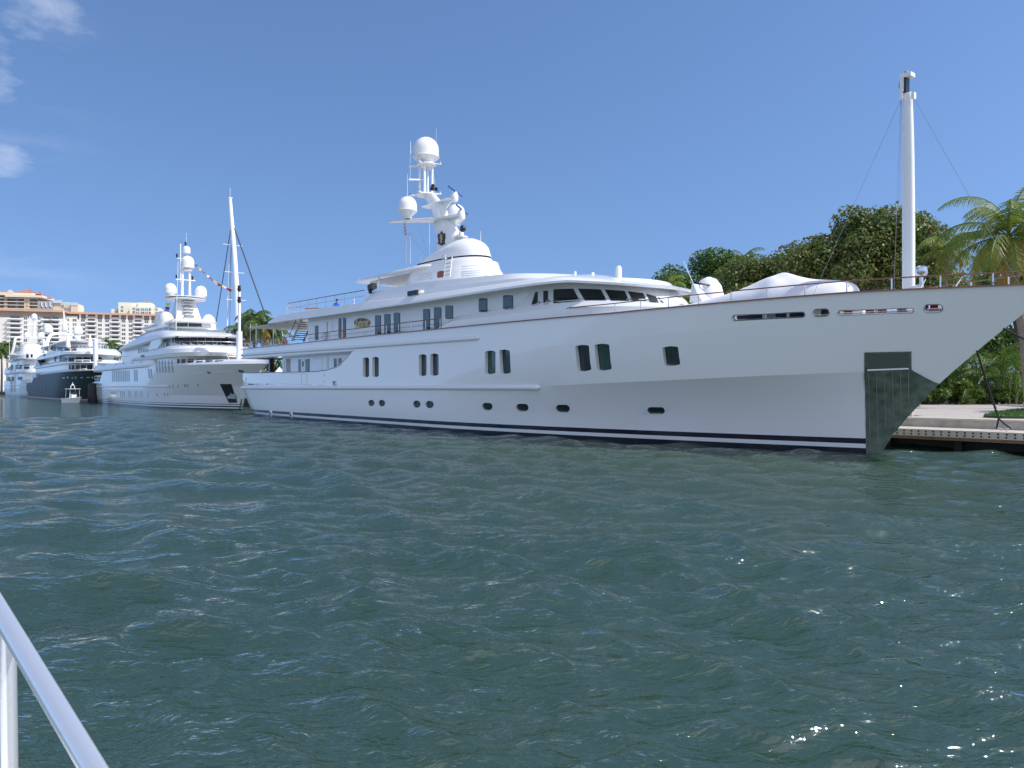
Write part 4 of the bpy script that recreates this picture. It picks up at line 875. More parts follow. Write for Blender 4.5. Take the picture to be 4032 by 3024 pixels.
for x, y in ((350, 1262), (382, 1262), (518, 1256)): w2('b', [(x - 14, y - 20), (x + 3, y - 20), (x + 14, y + 20), (x - 1, y + 20)], SHW, 6, 'porthole')
for x0, x1 in ((252, 286), (306, 362), (386, 464), (498, 583), (617, 710), (738, 845)): w2('b', [(x0, 921), (x1, 920), (x1, 975 - (x1 - 250) * .05), (x0, 981 - (x0 - 250) * .05)])
WHM = mat('bright_port', (.7, .7, .66), .4)
for q, m_ in (([(425, 1102), (600, 1090), (605, 1112), (430, 1128)], WHM), ([(630, 1078), (672, 1080), (692, 1110), (650, 1112)], STEEL), ([(728, 1084), (980, 1070), (992, 1094), (738, 1108)], WHM), ([(1030, 1058), (1095, 1060), (1116, 1092), (1050, 1095)], STEEL)): w2('b', q, m_, 9, 'freeing_port')
w2('b', [(800, 1242), (945, 1242), (1026, 1481), (915, 1483)], BLACKT, 5, 'anchor_pocket'); B2b = B2
l_, n_ = A2.cast(B2, *Z('b', 955, 1400))
if l_: q = MB(); q.box(l_ + n_ * .05, (1.5, .15, .5), rz=.2); q.tube([l_ + n_ * .1 + Vector((-.3, 0, .9)), l_ + n_ * .1 + Vector((.1, 0, .1))], .1, 6); q.build('anchor', [GREY], Y2)
w2('b', [(1090, 1440), (1066, 1562), (1040, 1562), (1075, 1430)], PLATE, 1, 'stem_plate')
# wheelhouse band of glass
for i in range(8):
    x0 = 222 + i * 98; x1 = x0 + 94
    w2('b', [(x0, 625 + .01 * x0), (min(x1, 1002), 624 + .016 * x1), (min(x1, 1002), 742), (x0, 715 + .03 * (x0 - 222))], mat('tinted_glass', (.03, .028, .032), .12), 1, 'wheelhouse_window')
w2('b', [(192, 645), (212, 645), (212, 712), (192, 712)], GLASS, 2); w2('b', [(218, 462), (388, 464), (388, 508), (218, 508)], GLASS, 2, 'lookout_window'); w2('b', [(398, 465), (566, 473), (566, 510), (398, 509)], GLASS, 2, 'lookout_window')
for x in (608, 638, 668, 696, 724): w2('c', [(x, 806), (x + 18, 802), (x + 18, 862 - (x - 608) * .2), (x, 868 - (x - 608) * .2)])
w2('c', [(645, 890), (694, 890), (694, 915), (645, 915)], BLACKT, 2, 'side_light_recess')
for x, y in ((162, 1022), (322, 1008), (420, 998), (530, 991), (648, 982)): w2('c', [(x - 18, y - 4), (x + 18, y - 7), (x + 14, y + 4), (x - 14, y + 7)], GREY, 2, 'deck_light')
# side wing wall joining wheelhouse roof and deck
pl_ = [A2.hit(*Z('c', *p), y=-4.7) for p in ((742, 828), (800, 690), (912, 655), (905, 745), (872, 802))]
q = MB(); q.prism([(p.x, p.z) for p in pl_], -4.78, -4.55); q.build('wing_wall', [WHITE], Y2)
q = MB(); q.prism([(p.x, p.z) for p in pl_], 4.55, 4.78); q.build('wing_wall', [WHITE], Y2)
def deck_rail(F, pts, h, parent, m=STEEL, glass=False, n=30, post=.03):
    t_ = MB(); t_.tube([Vector(p) + Vector((0, 0, h)) for p in pts], .035, 6); ro = t_.build('deck_railing', [m], parent)
    L_ = len(pts)
    for p in pts[::max(1, L_ // n)]: t_ = MB(); t_.tube([Vector(p), Vector(p) + Vector((0, 0, h))], post, 5); t_.build('post', [m], ro)
    if glass:
        vs = [tuple(p) for p in pts] + [tuple(Vector(p) + Vector((0, 0, h * .92))) for p in pts]
        t_ = MB(); t_.add(vs, [(i, i + 1, i + 1 + L_, i + L_) for i in range(L_ - 1)]); t_.build('glass_panels', [mat('rail_glass', (.22, .26, .28), .1)], ro, weld=False)
def outline(pl, zoff, both=True):
    a = [(x, -w_, z + zoff) for x, w_, z in pl]; b = [(x, w_, z + zoff) for x, w_, z in reversed(pl[:-1])]; return a + b if both else a
deck_rail(A2, outline([p for p in plan(-22, -5.0, 4.6, zt_, -12, p=2.2) if p[0] > -20.5], 0), .42, Y2, glass=False, n=16)
deck_rail(A2, outline([p for p in plan(-35, -11.5, 3.9, ru, -15.5, p=2.1) if p[0] > -33], 0), .38, Y2, glass=True, n=16)
deck_rail(A2, outline([p for p in plan(-57, -28, 4.7, 5.95, -30, p=9, ra=1) if p[0] < -30], 0, False), .75, Y2, n=22)
deck_rail(A2, [(x, -4.2, 3.35) for x in np.linspace(-61.3, -51.5, 9)], 1.0, Y2, n=9); deck_rail(A2, [(-61.4, y, 3.35) for y in np.linspace(-4, 4, 7)], 1.0, Y2, n=7)
deck_rail(A2, [(x, -3.2, 8.6) for x in np.linspace(-38, -33.5, 6)], .9, Y2, n=6)
# domes and mast
def at2(zk, X, Y_, y=0): return A2.hit(*Z(zk, X, Y_), y=y)
def dome_at(F, par, zk, X, Ytop, Ybot, y, rpx, foot=.25):
    a = F.hit(*Z(zk, X, Ybot), y=y); b = F.hit(*Z(zk, X, Ytop), y=y); dep = (F.o + F.u * a.x + F.vv * a.y)[1]; r_ = rpx / ZM[zk][2] * dep / FPX
    q = MB(); radome(q, a, r_, b.z - a.z, 22, foot=foot); return q.build('satellite_dome', [WHITE], par, sharp=40)
def place_dome(F, par, x, y, z, r_, h, foot=.25): q = MB(); radome(q, (x, y, z), r_, h, 22, foot=foot); return q.build('satellite_dome', [WHITE], par, sharp=40)
def capsule(par, x, y, z, r_, h, ax=1.0):
    q = MB(); q.lathe([(r_ * 1.04, 0), (r_ * 1.02, h * .3)] + [(r_ * math.cos(t), h * .5 + h * .5 * math.sin(t)) for t in np.linspace(0, math.pi / 2 * .98, 9)], (x, y, z), 22, sx=ax); return q.build('satellite_dome', [WHITE], par, sharp=50)
capsule(Y2, -22, -2.35, 9.3, .98, 2.85, 1.4); capsule(Y2, -21.5, 2.7, 9.3, .92, 2.7, 1.4); capsule(Y2, -27, -1.6, 10.6, .95, 2.0)
q = MB(); q.loft([[(-24.2, -1.55, 10.8), (-20.2, -1.55, 10.8), (-20.2, 1.55, 10.8), (-24.2, 1.55, 10.8)], [(-23.0, -.95, 13.75), (-21.4, -.95, 13.75), (-21.4, .95, 13.75), (-23.0, .95, 13.75)]]); q.build('mast_base', [WHITE], Y2, sharp=20)
for i in range(6):
    q = MB(); q.box((-20.05 - i * .2, (.1 if i % 2 else -.05), 11.2 + i * .44), (.5, 1.35, .09)); q.build('mast_shelf', [WHITE if i % 2 else CREAM], Y2)
    if i < 4: q = MB(); q.box((-20.1 - i * .2, -.1, 11.38 + i * .44), (.35, .7, .19)); q.build('shelf_gear', [GREY], Y2)
for z_ in (13.72, 13.98): q = MB(); q.lathe([(1.8, -.1), (2.42, -.06), (2.48, .02), (2.4, .08), (1.5, .1)], (-22, 0, z_), 36); q.build('mast_ring', [WHITE], Y2)
place_dome(A2, Y2, -22, -1.83, 14.12, .74, 1.62, .25); place_dome(A2, Y2, -21.8, 1.85, 14.0, .74, 1.68, .2)
for y_ in (-.42, .52):
    q = MB(); q.tube([(-22, y_, 14.0), (-22, y_ * .9, 17.6)], [.19, .15], 10); q.build('mast_pole', [WHITE], Y2)
q = MB(); q.box((-22, 0, 16.3), (.3, 2.4, .12)); q.build('mast_yard', [WHITE], Y2)
q = MB(); q.tube([(-22, -.62, 16), (-22, -.62, 20.9)], .08, 6); q.tube([(-22, -1.05, 19.0), (-22, -.5, 19.0)], .06, 6); q.build('mast_pole', [WHITE], Y2)
q = MB(); q.lathe([(.4, 0), (.58, .08), (.5, .24)], (-22, .26, 17.45), 14); q.build('dome_bracket', [WHITE], Y2)
place_dome(A2, Y2, -22, .26, 17.66, .80, 1.8, .14); place_dome(A2, Y2, -22, .12, 19.66, .48, 1.06, .12)
for y_, z_ in ((-1.1, 16.4), (.85, 16.4), (-1.05, 19.1), (.0, 20.75)):
    q = MB(); q.lathe([(.11, 0), (.13, .08), (.08, .16), (.13, .27), (.12, .42), (.05, .52)], (-22, y_, z_), 8); q.build('navigation_light', [BLACKT], Y2)
for y_ in (-.1, .2, .06): q = MB(); q.lathe([(.11, 0), (.12, .12), (.04, .16)], (-21.8, y_ + .1, 15.95), 8); q.build('floodlight', [GREY], Y2)
q = MB(); q.tube([(-22, .1, 21.2), (-22, .1, 22.4)], .02, 5); q.build('whip_antenna', [WHITE], Y2)
p0 = at2('b', 238, 548, -3.6); p1 = at2('t', 418, 460, -3.6); q = MB(); q.tube([p0, p1], [.05, .03], 6); q.build('whip_antenna', [WHITE], Y2)
# foredeck mast
fmx = A2.hit(*Z('b', 1048, 900), y=0); q = MB(); t1 = at2('b', 1046, 570); t2 = at2('b', 1046, 10)
q.tube([(fmx.x, 0, 5), (fmx.x, 0, t1.z)], .32, 12); q.tube([(fmx.x, 0, t1.z), (fmx.x, 0, t2.z)], .16, 10); fm2 = q.build('foremast', [WHITE], Y2)
for yy in (20, 165):
    q = MB(); c = at2('b', 1050, yy); q.lathe([(.16, -.3), (.22, -.1), (.16, .1), (.2, .3)], (fmx.x + .1, -.05, c.z), 8); q.build('foremast_light', [BLACKT], fm2)
# string of signal flags to the sailing mast
FC = [mat('pennant_red', (.45, .03, .04), .7), mat('pennant_blue', (.03, .05, .25), .7), mat('pennant_yellow', (.6, .5, .1), .7), mat('pennant_white', (.7, .7, .72), .7)]
fa = Vector((-21.8, .95, 18.7)); fb = at2('1', 1625, 775, 0)
fs_ = MB(); N = 40; Pf = [fa.lerp(fb, k / N) - Vector((0, 0, 1.2 * 4 * (k / N) * (1 - k / N) * .45)) for k in range(N + 1)]; fs_.tube(Pf, .02, 4); flo = fs_.build('signal_flag_line', [FC[3]], Y2)
for k in range(2, 38, 2):
    p = Pf[k]; sz = random.uniform(.25, .5); a = random.uniform(-.5, .5); q = MB(); q.add([p, p + Vector((0.1, .28, -.12)), p + Vector((.1 + a * .3, .25, -sz)), p + Vector((a * .3, 0, -sz * .8))], [(0, 1, 2, 3)]); q.build('pennant', [FC[(k // 2) % 4]], flo, weld=False)
fs_ = MB(); c1 = Vector((-22, -2.3, 13.6)); c2 = Vector((-22.3, -2.5, 12.0)); fs_.tube([c1, c2], .02, 4); flo = fs_.build('signal_flag_line', [FC[3]], Y2)
for k, c in ((.25, 2), (.55, 1), (.8, 0)): p = c1.lerp(c2, k); q = MB(); q.add([p, p + Vector((.1, .5, -.05)), p + Vector((.1, .45, -.4)), p + Vector((0, 0, -.35))], [(0, 1, 2, 3)]); q.build('pennant', [FC[c]], flo, weld=False)
# stair on the front deck
q = MB(); a = at2('b', 850, 760, 0); 
for k in range(5): q.box((-5.2 + k * .45, .2, 6.9 - k * .28), (.45, 1.1, .08))
q.tube([(-5.4, -.4, 6.9), (-3.0, -.4, 5.5)], .05, 6); q.tube([(-5.4, .8, 6.9), (-3.0, .8, 5.5)], .05, 6); q.build('front_stairway', [CREAM], Y2)
# ================================================================== SAILING YACHT beyond, only its rig shows
SLF = Frame(-27.5, 95, -52.5)
SY = thing('sailing_yacht', 'sailing yacht hidden behind the second yacht, its tall raked white mast and dark stays showing', 'sailboat', (-27.5, 95, 0), R(-52.5))
lvs, bs_ = generic_hull(2.6, -22, [(0, 0), (2.2, 2.2)], [K(-.5), K(0), K(.8), K(2.0)], [(0, 1.5), (2, 2.1)], x0f=-14)
h_ = MB(); h_.stack(lvs); h_.build('hull', [WHITE], SY)
st('cabin', [plan(-16, -6, 1.6, 1.95, -10, p=2), plan(-15.5, -7, 1.3, 2.7, -10, p=2)], WHITE, SY)
def atS(X, Y_, y=0): return SLF.hit(*Z('1', X, Y_), y=y)
mp = [(1582, 140), (1590, 250), (1598, 340), (1606, 450), (1615, 560), (1622, 680), (1630, 800), (1634, 950), (1638, 1080)]
yx = 0.0
P = [atS(a, b) for a, b in mp]; x_b = P[-1].x
q = MB(); q.tube(P + [Vector((P[-1].x + .1, 0, 1.9))], [.24, .27, .3, .33, .34, .35, .36, .36, .36, .36], 10); sm_ = q.build('mast', [WHITE], SY)
for zz in (.35, .55, .75):
    c = P[0].lerp(P[-1], zz); q = MB(); q.tube([c + Vector((0, -1.4, 0)), c, c + Vector((0, 1.4, 0))], .05, 5); q.build('spreader', [WHITE], sm_)
q = MB(); q.tube([P[0], P[0] + Vector((0, 0, 1.5))], .03, 5); q.box(P[0], (.6, .5, .12)); q.build('masthead_fitting', [WHITE], sm_)
DS = mat('dark_stay', (.05, .06, .07), .5)
for (p, q1, r_) in (((1613, 350), (1835, 975), .10), ((1588, 345), (1480, 1030), .07), ((1592, 400), (1562, 1030), .03), ((1592, 420), (1578, 1050), .03)):
    w_ = MB(); w_.tube([atS(*p), atS(*q1)], r_, 6); w_.build('stay', [DS], sm_)
w_ = MB(); w_.tube([atS(1574, 590), atS(1570, 810)], .03, 6); w_.tube([atS(1568, 810), atS(1562, 1045)], .09, 6); w_.build('mizzen_mast', [WHITE], SY)
# ================================================================== THIRD YACHT, dark hull
A3 = Frame(-75.9, 145, -52.2)
Y3 = thing('motor_yacht', 'yacht with black-green hull and white upperworks, arch and two domes, behind the small tender', 'yacht', (-75.9, 145, 0), R(-52.2), 'motor yachts moored in a row')
s3 = lambda x: float(np.interp(x, [-86, -66, -62, -55, 10], [3.7, 3.8, 5.0, 5.5, 5.6]))
lv3, b3 = generic_hull(5.4, -86, [(0, 0), (5.6, 8)], [K(-.8), K(0), K(1.0), lambda x: s3(x) * .5, s3], [(0, 1.8), (5.6, 3.4)], x0f=-30, aftn=.9)
DH = (0.010, 0.022, 0.020)
HULL3 = banded('dark_hull_paint', [(0.15, (.45, .42, .4)), (0.28, (.25, .02, .02)), (0.34, DH), (9, DH)], rough=.35, coat=0.0, spec=.06)
h_ = MB(); h_.stack(lv3); hu3 = h_.build('hull', [HULL3], Y3, sharp=20)
f3 = lambda x1, W_, z, xr=-22, p=2.3: plan(-64, x1, W_, z, xr, p=p, ra=1)
e = [st('deck_band', [plan(-70, -8.5, 5.3, lambda x: max(s3(x), 4.9) - .02, -22, p=2.4, ra=1.2), plan(-70, -8.3, 5.4, lambda x: 5.9, -22, p=2.4, ra=1.2), plan(-69.5, -8.8, 5.2, 6.2, -22, p=2.4, ra=1.2)], WHITE, Y3),
     st('main_deck_house', [plan(-68, -12, 4.7, 3.5, -22, p=2.6), plan(-68, -12.3, 4.7, 7.4, -22, p=2.6)], WHITE, Y3),
     st('upper_deck_band', [plan(-66, -9.5, 4.8, 7.15, -20, p=2.3, ra=1), plan(-67, -8.5, 5.4, 7.3, -20, p=2.3, ra=1.2), plan(-67, -8.6, 5.4, 7.6, -20, p=2.3, ra=1.2), plan(-66, -9.2, 5.1, 7.95, -20, p=2.3, ra=1.2)], WHITE, Y3),
     st('upper_deck_house', [plan(-56, -14, 4.5, 7.5, -22, p=2.4), plan(-56, -14.6, 4.4, 9.1, -22, p=2.4)], WHITE, Y3),
     st('bridge_deck_roof', [plan(-58, -12, 4.8, 8.95, -20, p=2.2, ra=1), plan(-60, -10.5, 5.5, 9.1, -20, p=2.2, ra=1.5), plan(-60, -10.6, 5.5, 9.6, -20, p=2.2, ra=1.5), plan(-57, -12.5, 5.0, 10.35, -21, p=2.2, ra=1.5), plan(-54, -15, 4.2, 10.5, -24, p=2.2, ra=1.5)], WHITE, Y3),
     st('bridge_house', [plan(-46, -23, 3.8, 10.3, -28, p=2.4), plan(-46, -24.5, 3.5, 12.0, -29, p=2.4)], WHITE, Y3),
     st('hardtop', [plan(-60, -21, 4.4, 11.95, -28, p=2.3, ra=1), plan(-60.4, -20.5, 4.6, 12.15, -28, p=2.3, ra=1.2), plan(-59, -22, 4.2, 12.4, -29, p=2.3, ra=1)], WHITE, Y3)]
B3 = bvh_of([hu3] + e)
def w3(q, m=GLASS, r=2, name='window', F=A3, b=None, par=None): return pan(name, F, b or B3, 'd', q, m, off=.04, thick=.05, r=r, parent=par or Y3)
for x0, x1 in ((1074, 1100), (1116, 1160), (1178, 1240), (1258, 1336), (1354, 1438), (1452, 1536)): w3([(x0, 1016), (x1, 1015), (x1, 1088), (x0, 1087)], BLACKT)
for x0, x1 in ((845, 872), (925, 960), (975, 1045), (1066, 1158), (1174, 1280), (1296, 1398), (1414, 1472), (1518, 1580)): w3([(x0, 893), (x1, 893 + (x1 - 845) * .012), (x1, 964), (x0, 962)], BLACKT)
for x0, x1 in ((768, 872), (888, 985), (995, 1090), (1102, 1190)): w3([(x0, 732), (x1, 735), (x1, 793), (x0 + 10, 795)], BLACKT)
w3([(525, 1050), (560, 950), (600, 930), (680, 928), (692, 965), (655, 1040)], SHW, 6); w3([(556, 862), (620, 812), (690, 815), (690, 835)], SHW, 6)
for x in (590, 612, 636, 660): w3([(x, 945), (x + 6, 944), (x - 8, 1040), (x - 14, 1042)], WHITE, 1, 'window_mullion')
for x0, x1 in ((568, 590), (598, 612)): w3([(x0, 1152), (x1, 1152), (x1, 1215), (x0, 1218)], BLACKT)
for x in (522, 558, 572, 630, 690, 712): w3([(x, 1376), (x + 8, 1376), (x + 14, 1440), (x + 4, 1440)], BLACKT)
for x, y in ((815, 1398), (895, 1400), (950, 1400), (975, 1400), (1000, 1400), (1075, 1400), (1080, 1304), (1110, 1304), (1170, 1300)): w3([(x - 6, y - 10), (x + 4, y - 10), (x + 12, y + 10), (x + 2, y + 10)], BLACKT, 4, 'porthole')
for x0, x1, y in ((970, 1015, 1212), (1115, 1150, 1210), (1250, 1295, 1206), (1345, 1400, 1202)): w3([(x0, y), (x1 - 8, y - 2), (x1, y + 12), (x0 + 6, y + 13)], STEEL, 4, 'freeing_port')
for x in (1055, 1180, 1437): w3([(x - 14, 1196), (x + 5, 1194), (x + 16, 1224), (x - 6, 1226)], mat('brass', (.6, .5, .3), .3, metal=.7), 6, 'hawse_port')
w3([(672, 842), (705, 842), (705, 880), (672, 880)], BLACKT, 2, 'side_light_recess')
# arch, domes, mast, parasols
q = MB(); 
for sg in (-1, 1):
    q.tube([(-55, sg * 3.9, 11.6), (-56, sg * 3.5, 13.8), (-56.8, sg * 2.7, 15.4), (-57, sg * 1.5, 15.7)], [.5, .45, .4, .32], 8); 
q.tube([(-57, -2.5, 15.6), (-57, 0, 15.8), (-57, 2.5, 15.6)], .32, 8); q.build('radar_arch', [WHITE], Y3)
for sg in (-1, 1): q = MB(); q.tube([(-57, sg * 2.6, 15.5), (-57, sg * 4.2, 17.2)], [.32, .2], 8); q.build('dome_arm', [WHITE], Y3)
def d3at(X, Yt, Yb, rp, x): 
    pxx, pb = Z('d', X, Yb); h1 = A3.hit(pxx, pb, x=x); h2 = A3.hit(*Z('d', X, Yt), x=x); dep = (A3.o + A3.u * h1.x + A3.vv * h1.y)[1]; place_dome(A3, Y3, x, h1.y, h1.z, rp / 3.95 * dep / FPX, h2.z - h1.z, .16)
d3at(748, 380, 525, 68, -57); d3at(1212, 405, 548, 66, -57); d3at(1012, 385, 480, 40, -57)
c = A3.hit(*Z('d', 1000, 560), x=-57.5); c2 = A3.hit(*Z('d', 990, 170), x=-57.5); q = MB(); q.tube([c, (c.x, c.y, c.z + 3)], [.6, .45], 8); q.tube([(c.x, c.y, c.z + 3), (c2.x, c2.y, c2.z)], [.2, .14], 8); q.box((c.x, c.y, c.z + 2.9), (1, 2.6, .12)); q.build('mast', [WHITE], Y3)
for X, Yt, Yb in ((1055, 560, 755), (1400, 560, 735)):
    h1 = A3.hit(*Z('d', X, Yb), x=-17); h2 = A3.hit(*Z('d', X, Yt), x=-17); q = MB(); q.lathe([(.28, 0), (.5, .25), (.42, (h2.z - h1.z) * .5), (.15, h2.z - h1.z), (.03, h2.z - h1.z + .2)], h1, 10); q.tube([(h1.x, h1.y, 10.3), h1], .06, 6); q.build('closed_parasol', [mat('parasol_cloth', (.75, .68, .62), .8)], Y3)
h1 = A3.hit(*Z('d', 1487, 960), x=-9); h2 = A3.hit(*Z('d', 1490, 620), x=-9); q = MB(); q.tube([(h1.x, h1.y, 5.5), (h1.x, h1.y, h2.z)], [.5, .42], 10); q.build('foremast', [WHITE], Y3)
deck_rail(A3, [(x, y, 10.4) for x, w_, z in plan(-40, -17, 3.6, 0, -22, p=2.2) if x > -22 for y in (-w_,)] + [(x, w_, 10.4) for x, w_, z in reversed(plan(-40, -17, 3.6, 0, -22, p=2.2)) if x > -22], .8, Y3, n=12, m=WHITE)
deck_rail(A3, [(x, -5.0, 3.8) for x in np.linspace(-85, -67, 12)], .9, Y3, n=10)
q = MB(); q.box((-68.5, -4.6, 4.9), (9, .5, 3.0), ry=.0); 
q = MB(); q.prism([(-70.5, 5), (-67.5, 5), (-71.0, 3.7), (-72.2, 3.7)], -5.2, -4.7); q.build('stern_buttress', [WHITE], Y3)
# ================================================================== FOURTH YACHT, far left
A4 = Frame(-130.1, 217, -51.2)
Y4 = thing('motor_yacht', 'farthest white yacht at the left edge, with slatted funnel arch and two domes', 'yacht', (-130.1, 217, 0), R(-51.2), 'motor yachts moored in a row')
lv4, b4 = generic_hull(5.2, -66, [(0, 0), (5, 6)], [K(-.8), K(0), K(1.4), K(3.1), K(4.8)], [(0, 1.9), (5, 3)], x0f=-25)
h_ = MB(); h_.stack(lv4); hu4 = h_.build('hull', [HULL2], Y4, sharp=20)
for sg in (-1, 1): q = MB(); q.tube([(x, sg * b4(x, 3.2), 3.2) for x in np.linspace(-65, -5, 24)], .14, 6); q.build('rubbing_strake', [WHITE], Y4)
e4 = [st('main_deck_house', [plan(-58, -16, 4.7, 4.7, -26, p=2.4), plan(-58, -16.5, 4.7, 6.9, -26, p=2.4)], WHITE, Y4),
      st('deck_band', [plan(-62, -13.5, 5.0, 6.8, -24, p=2.3, ra=2), plan(-62.5, -12.8, 5.3, 7.2, -24, p=2.3, ra=2), plan(-62, -13.6, 5.1, 9.0, -24, p=2.3, ra=2)], WHITE, Y4),
      st('upper_deck_house', [plan(-52, -19, 4.4, 8.8, -28, p=2.4), plan(-52, -20, 4.3, 11.0, -28, p=2.4)], WHITE, Y4),
      st('bridge_deck_roof', [plan(-56, -17, 4.7, 10.9, -26, p=2.2, ra=2), plan(-57, -16, 5.2, 11.2, -26, p=2.2, ra=2), plan(-55, -18, 4.9, 12.6, -28, p=2.2, ra=2), plan(-54, -19.5, 4.4, 12.8, -29, p=2.2, ra=2)], WHITE, Y4),
      st('funnel_house', [plan(-50, -36, 3.2, 12.6, -40, p=2.4, ra=1), plan(-49.5, -37.5, 2.7, 16.4, -41, p=2.4, ra=1)], WHITE, Y4)]
B4 = bvh_of([hu4] + e4)
def w4(q, m=BLACKT, r=2, name='window'): return pan(name, A4, B4, 'd', q, m, off=.05, thick=.06, r=r, parent=Y4)
for q in ([(118, 1018), (205, 1012), (200, 1088), (118, 1092)], [(243, 1015), (340, 1015), (340, 1078), (243, 1080)], [(375, 1010), (460, 1010), (455, 1075), (375, 1078)], [(105, 1200), (160, 1200), (160, 1268), (105, 1270)], [(180, 1198), (215, 1198), (215, 1266), (180, 1266)], [(285, 1198), (345, 1198), (345, 1256), (285, 1258)], [(68, 1205), (88, 1203), (88, 1270), (68, 1272)]): w4(q)
for q in ([(408, 826), (448, 826), (448, 905), (408, 905)], [(478, 830), (510, 830), (510, 900), (478, 900)]): w4(q, GLASS)
for i in range(5):
    z_ = 13.6 + i * .55; q = MB(); q.box((-46 + i * .1, -3.3, z_), (9, .5, .12), ry=.1); q.box((-46, 3.3, z_), (9, .5, .12), ry=.1); q.build('arch_slat', [WHITE], Y4)
q = MB(); q.tube([(-44, -4.9, 12.7), (-43.6, -4.3, 15.5), (-43.2, -3.9, 18.4), (-43.2, -3.2, 18.8), (-43.2, 3.2, 18.8), (-43.2, 3.9, 18.4), (-43.6, 4.3, 15.5), (-44, 4.9, 12.7)], .42, 8); q.build('funnel_arch', [WHITE], Y4)
def d4at(X, Yt, Yb, rp, x): 
    h1 = A4.hit(*Z('d', X, Yb), x=x); h2 = A4.hit(*Z('d', X, Yt), x=x); dep = (A4.o + A4.u * h1.x + A4.vv * h1.y)[1]; place_dome(A4, Y4, x, h1.y, h1.z, rp / 3.95 * dep / FPX, h2.z - h1.z, .2); return h1
for a in ((422, 500, 600, 44), (638, 505, 605, 48), (532, 218, 310, 42)): d4at(*a, -43)
c = A4.hit(*Z('d', 535, 610), x=-43); c2 = A4.hit(*Z('d', 540, 215), x=-43); q = MB(); q.tube([c, (c.x, c.y, c.z + 4)], [.55, .4], 8); q.tube([(c.x, c.y, c.z + 4), (c.x, c.y, c2.z)], .3, 8); q.box((c.x, c.y, A4.hit(*Z('d', 540, 388), x=-43).z), (.8, 4.4, .16)); q.box((c.x, c.y, A4.hit(*Z('d', 540, 318), x=-43).z), (.6, 2.4, .14)); q.build('mast', [WHITE], Y4)
h1 = A4.hit(*Z('d', 462, 380), x=-43); q = MB(); q.tube([h1, h1 + Vector((0, 0, 2.6))], .13, 6); q.build('mast_pole', [WHITE], Y4)
q = MB(); h1 = A4.hit(*Z('d', 250, 885), x=-20); q.lathe([(.3, 0), (1.6, .15), (2.0, .4), (1.2, .6)], h1, 14, sx=1.3); q.build('roof_tender', [WHITE], Y4)
deck_rail(A4, [(x, -4.2, 12.8) for x in np.linspace(-50, -26, 12)], 1.0, Y4, n=12, m=WHITE)
q = MB(); h1 = A4.hit(*Z('d', 146, 940), x=-30); h2 = A4.hit(*Z('d', 146, 530), x=-30); q.tube([h1, h2], [.09, .04], 6); q.build('whip_antenna', [WHITE], Y4)
# ================================================================== small tender boat and big fender by the second yacht's stern
T0 = Frame(-57.3, 106, -62)
tpx = Frame(0, 0, 0)
TB = thing('tender_boat', 'small open centre-console boat with T-top and radar hoop, floating below the dark hull', 'boat', (-68.6, 122, 0), R(-38)); TB.scale = (.86, .86, .82)
lt, bt_ = generic_hull(1.15, -5.2, [(0, 0), (1.2, .8)], [K(-.3), K(0), K(.35), lambda x: .8 + max(0, (x + 3) * .08)], [(0, 1.4), (1, 2.3)], x0f=-3.4, aftn=.1, rr=.15, tuck=0)
h_ = MB(); h_.stack(lt); h_.build('hull', [mat('tender_hull', (.66, .68, .68), .3)], TB)
q = MB(); q.tube([(x, -bt_(x, .8) - .02, .78 + max(0, (x + 3) * .08)) for x in np.linspace(-5.1, .6, 20)], .09, 8); q.tube([(x, bt_(x, .8) + .02, .78 + max(0, (x + 3) * .08)) for x in np.linspace(-5.1, .6, 20)], .09, 8); q.build('gunwale', [WHITE], TB)
q = MB(); q.box((-2.6, 0, 1.25), (.9, .9, 1.0)); q.box((-2.2, 0, 1.85), (.1, .85, .35), ry=-.4); q.build('console', [WHITE], TB)
q = MB(); q.box((-2.15, 0, 1.9), (.04, 1.0, .5), ry=-.4); q.build('windscreen', [SHADEGLASS], TB)
q = MB(); q.stack([plan(-3.9, -1.3, .98, 2.62, -1.8, ra=.2), plan(-3.95, -1.25, 1.02, 2.68, -1.8, ra=.2), plan(-3.9, -1.35, .95, 2.74, -1.8, ra=.2)]); q.build('t_top', [WHITE], TB)
for x, y in ((-3.6, -.8), (-3.6, .8), (-1.9, -.8), (-1.9, .8)): q = MB(); q.tube([(x - .1, y * 1.1, .7), (x, y, 2.65)], .045, 6); q.build('top_post', [WHITE], TB)
q = MB(); q.tube([(-2.8, -.38, 2.7), (-2.8, -.3, 3.3), (-2.8, 0, 3.42), (-2.8, .3, 3.3), (-2.8, .38, 2.7)], .06, 6); q.tube([(-2.8, 0, 3.4), (-2.8, 0, 4.0)], .04, 6); q.lathe([(.22, 0), (.24, .1), (.1, .2)], (-2.8, 0, 3.45), 12); q.build('radar_hoop', [WHITE], TB)
for sg in (-1, 1): q = MB(); q.tube([(-1.4, sg * .95, .85), (-1.2, sg * .9, 1.25), (-.2, sg * .55, 1.3), (.4, sg * .2, 1.3)], .03, 6); q.build('bow_rail', [STEEL], TB)
q = MB(); q.box((-5.3, 0, .8), (.4, .5, .8)); q.build('outboard_engine', [BLACKT], TB)
FN = thing('fender', 'large black cylindrical fender hanging at the stern of the second white yacht', 'fender', (0, 0, 0))
c_ = Z('d', 1455, 1600); d_ = EYE * FPX / (c_[1] - HY); cx_ = (c_[0] - CX) / FPX * d_
FN.location = (cx_, d_, 0)
q = MB(); q.lathe([(.05, -.35), (.7, -.3), (.82, -.15), (.82, 2.75), (.7, 2.95), (.3, 3.05)], (0, 0, 0.1), 18); q.build('fender_body', [mat('black_rubber', (.012, .012, .013), .6, bump=.3)], FN); q = MB(); q.tube([(0, 0, 3.1), (.3, .3, 4.2)], .05, 5); q.build('rope', [ROPE], FN)
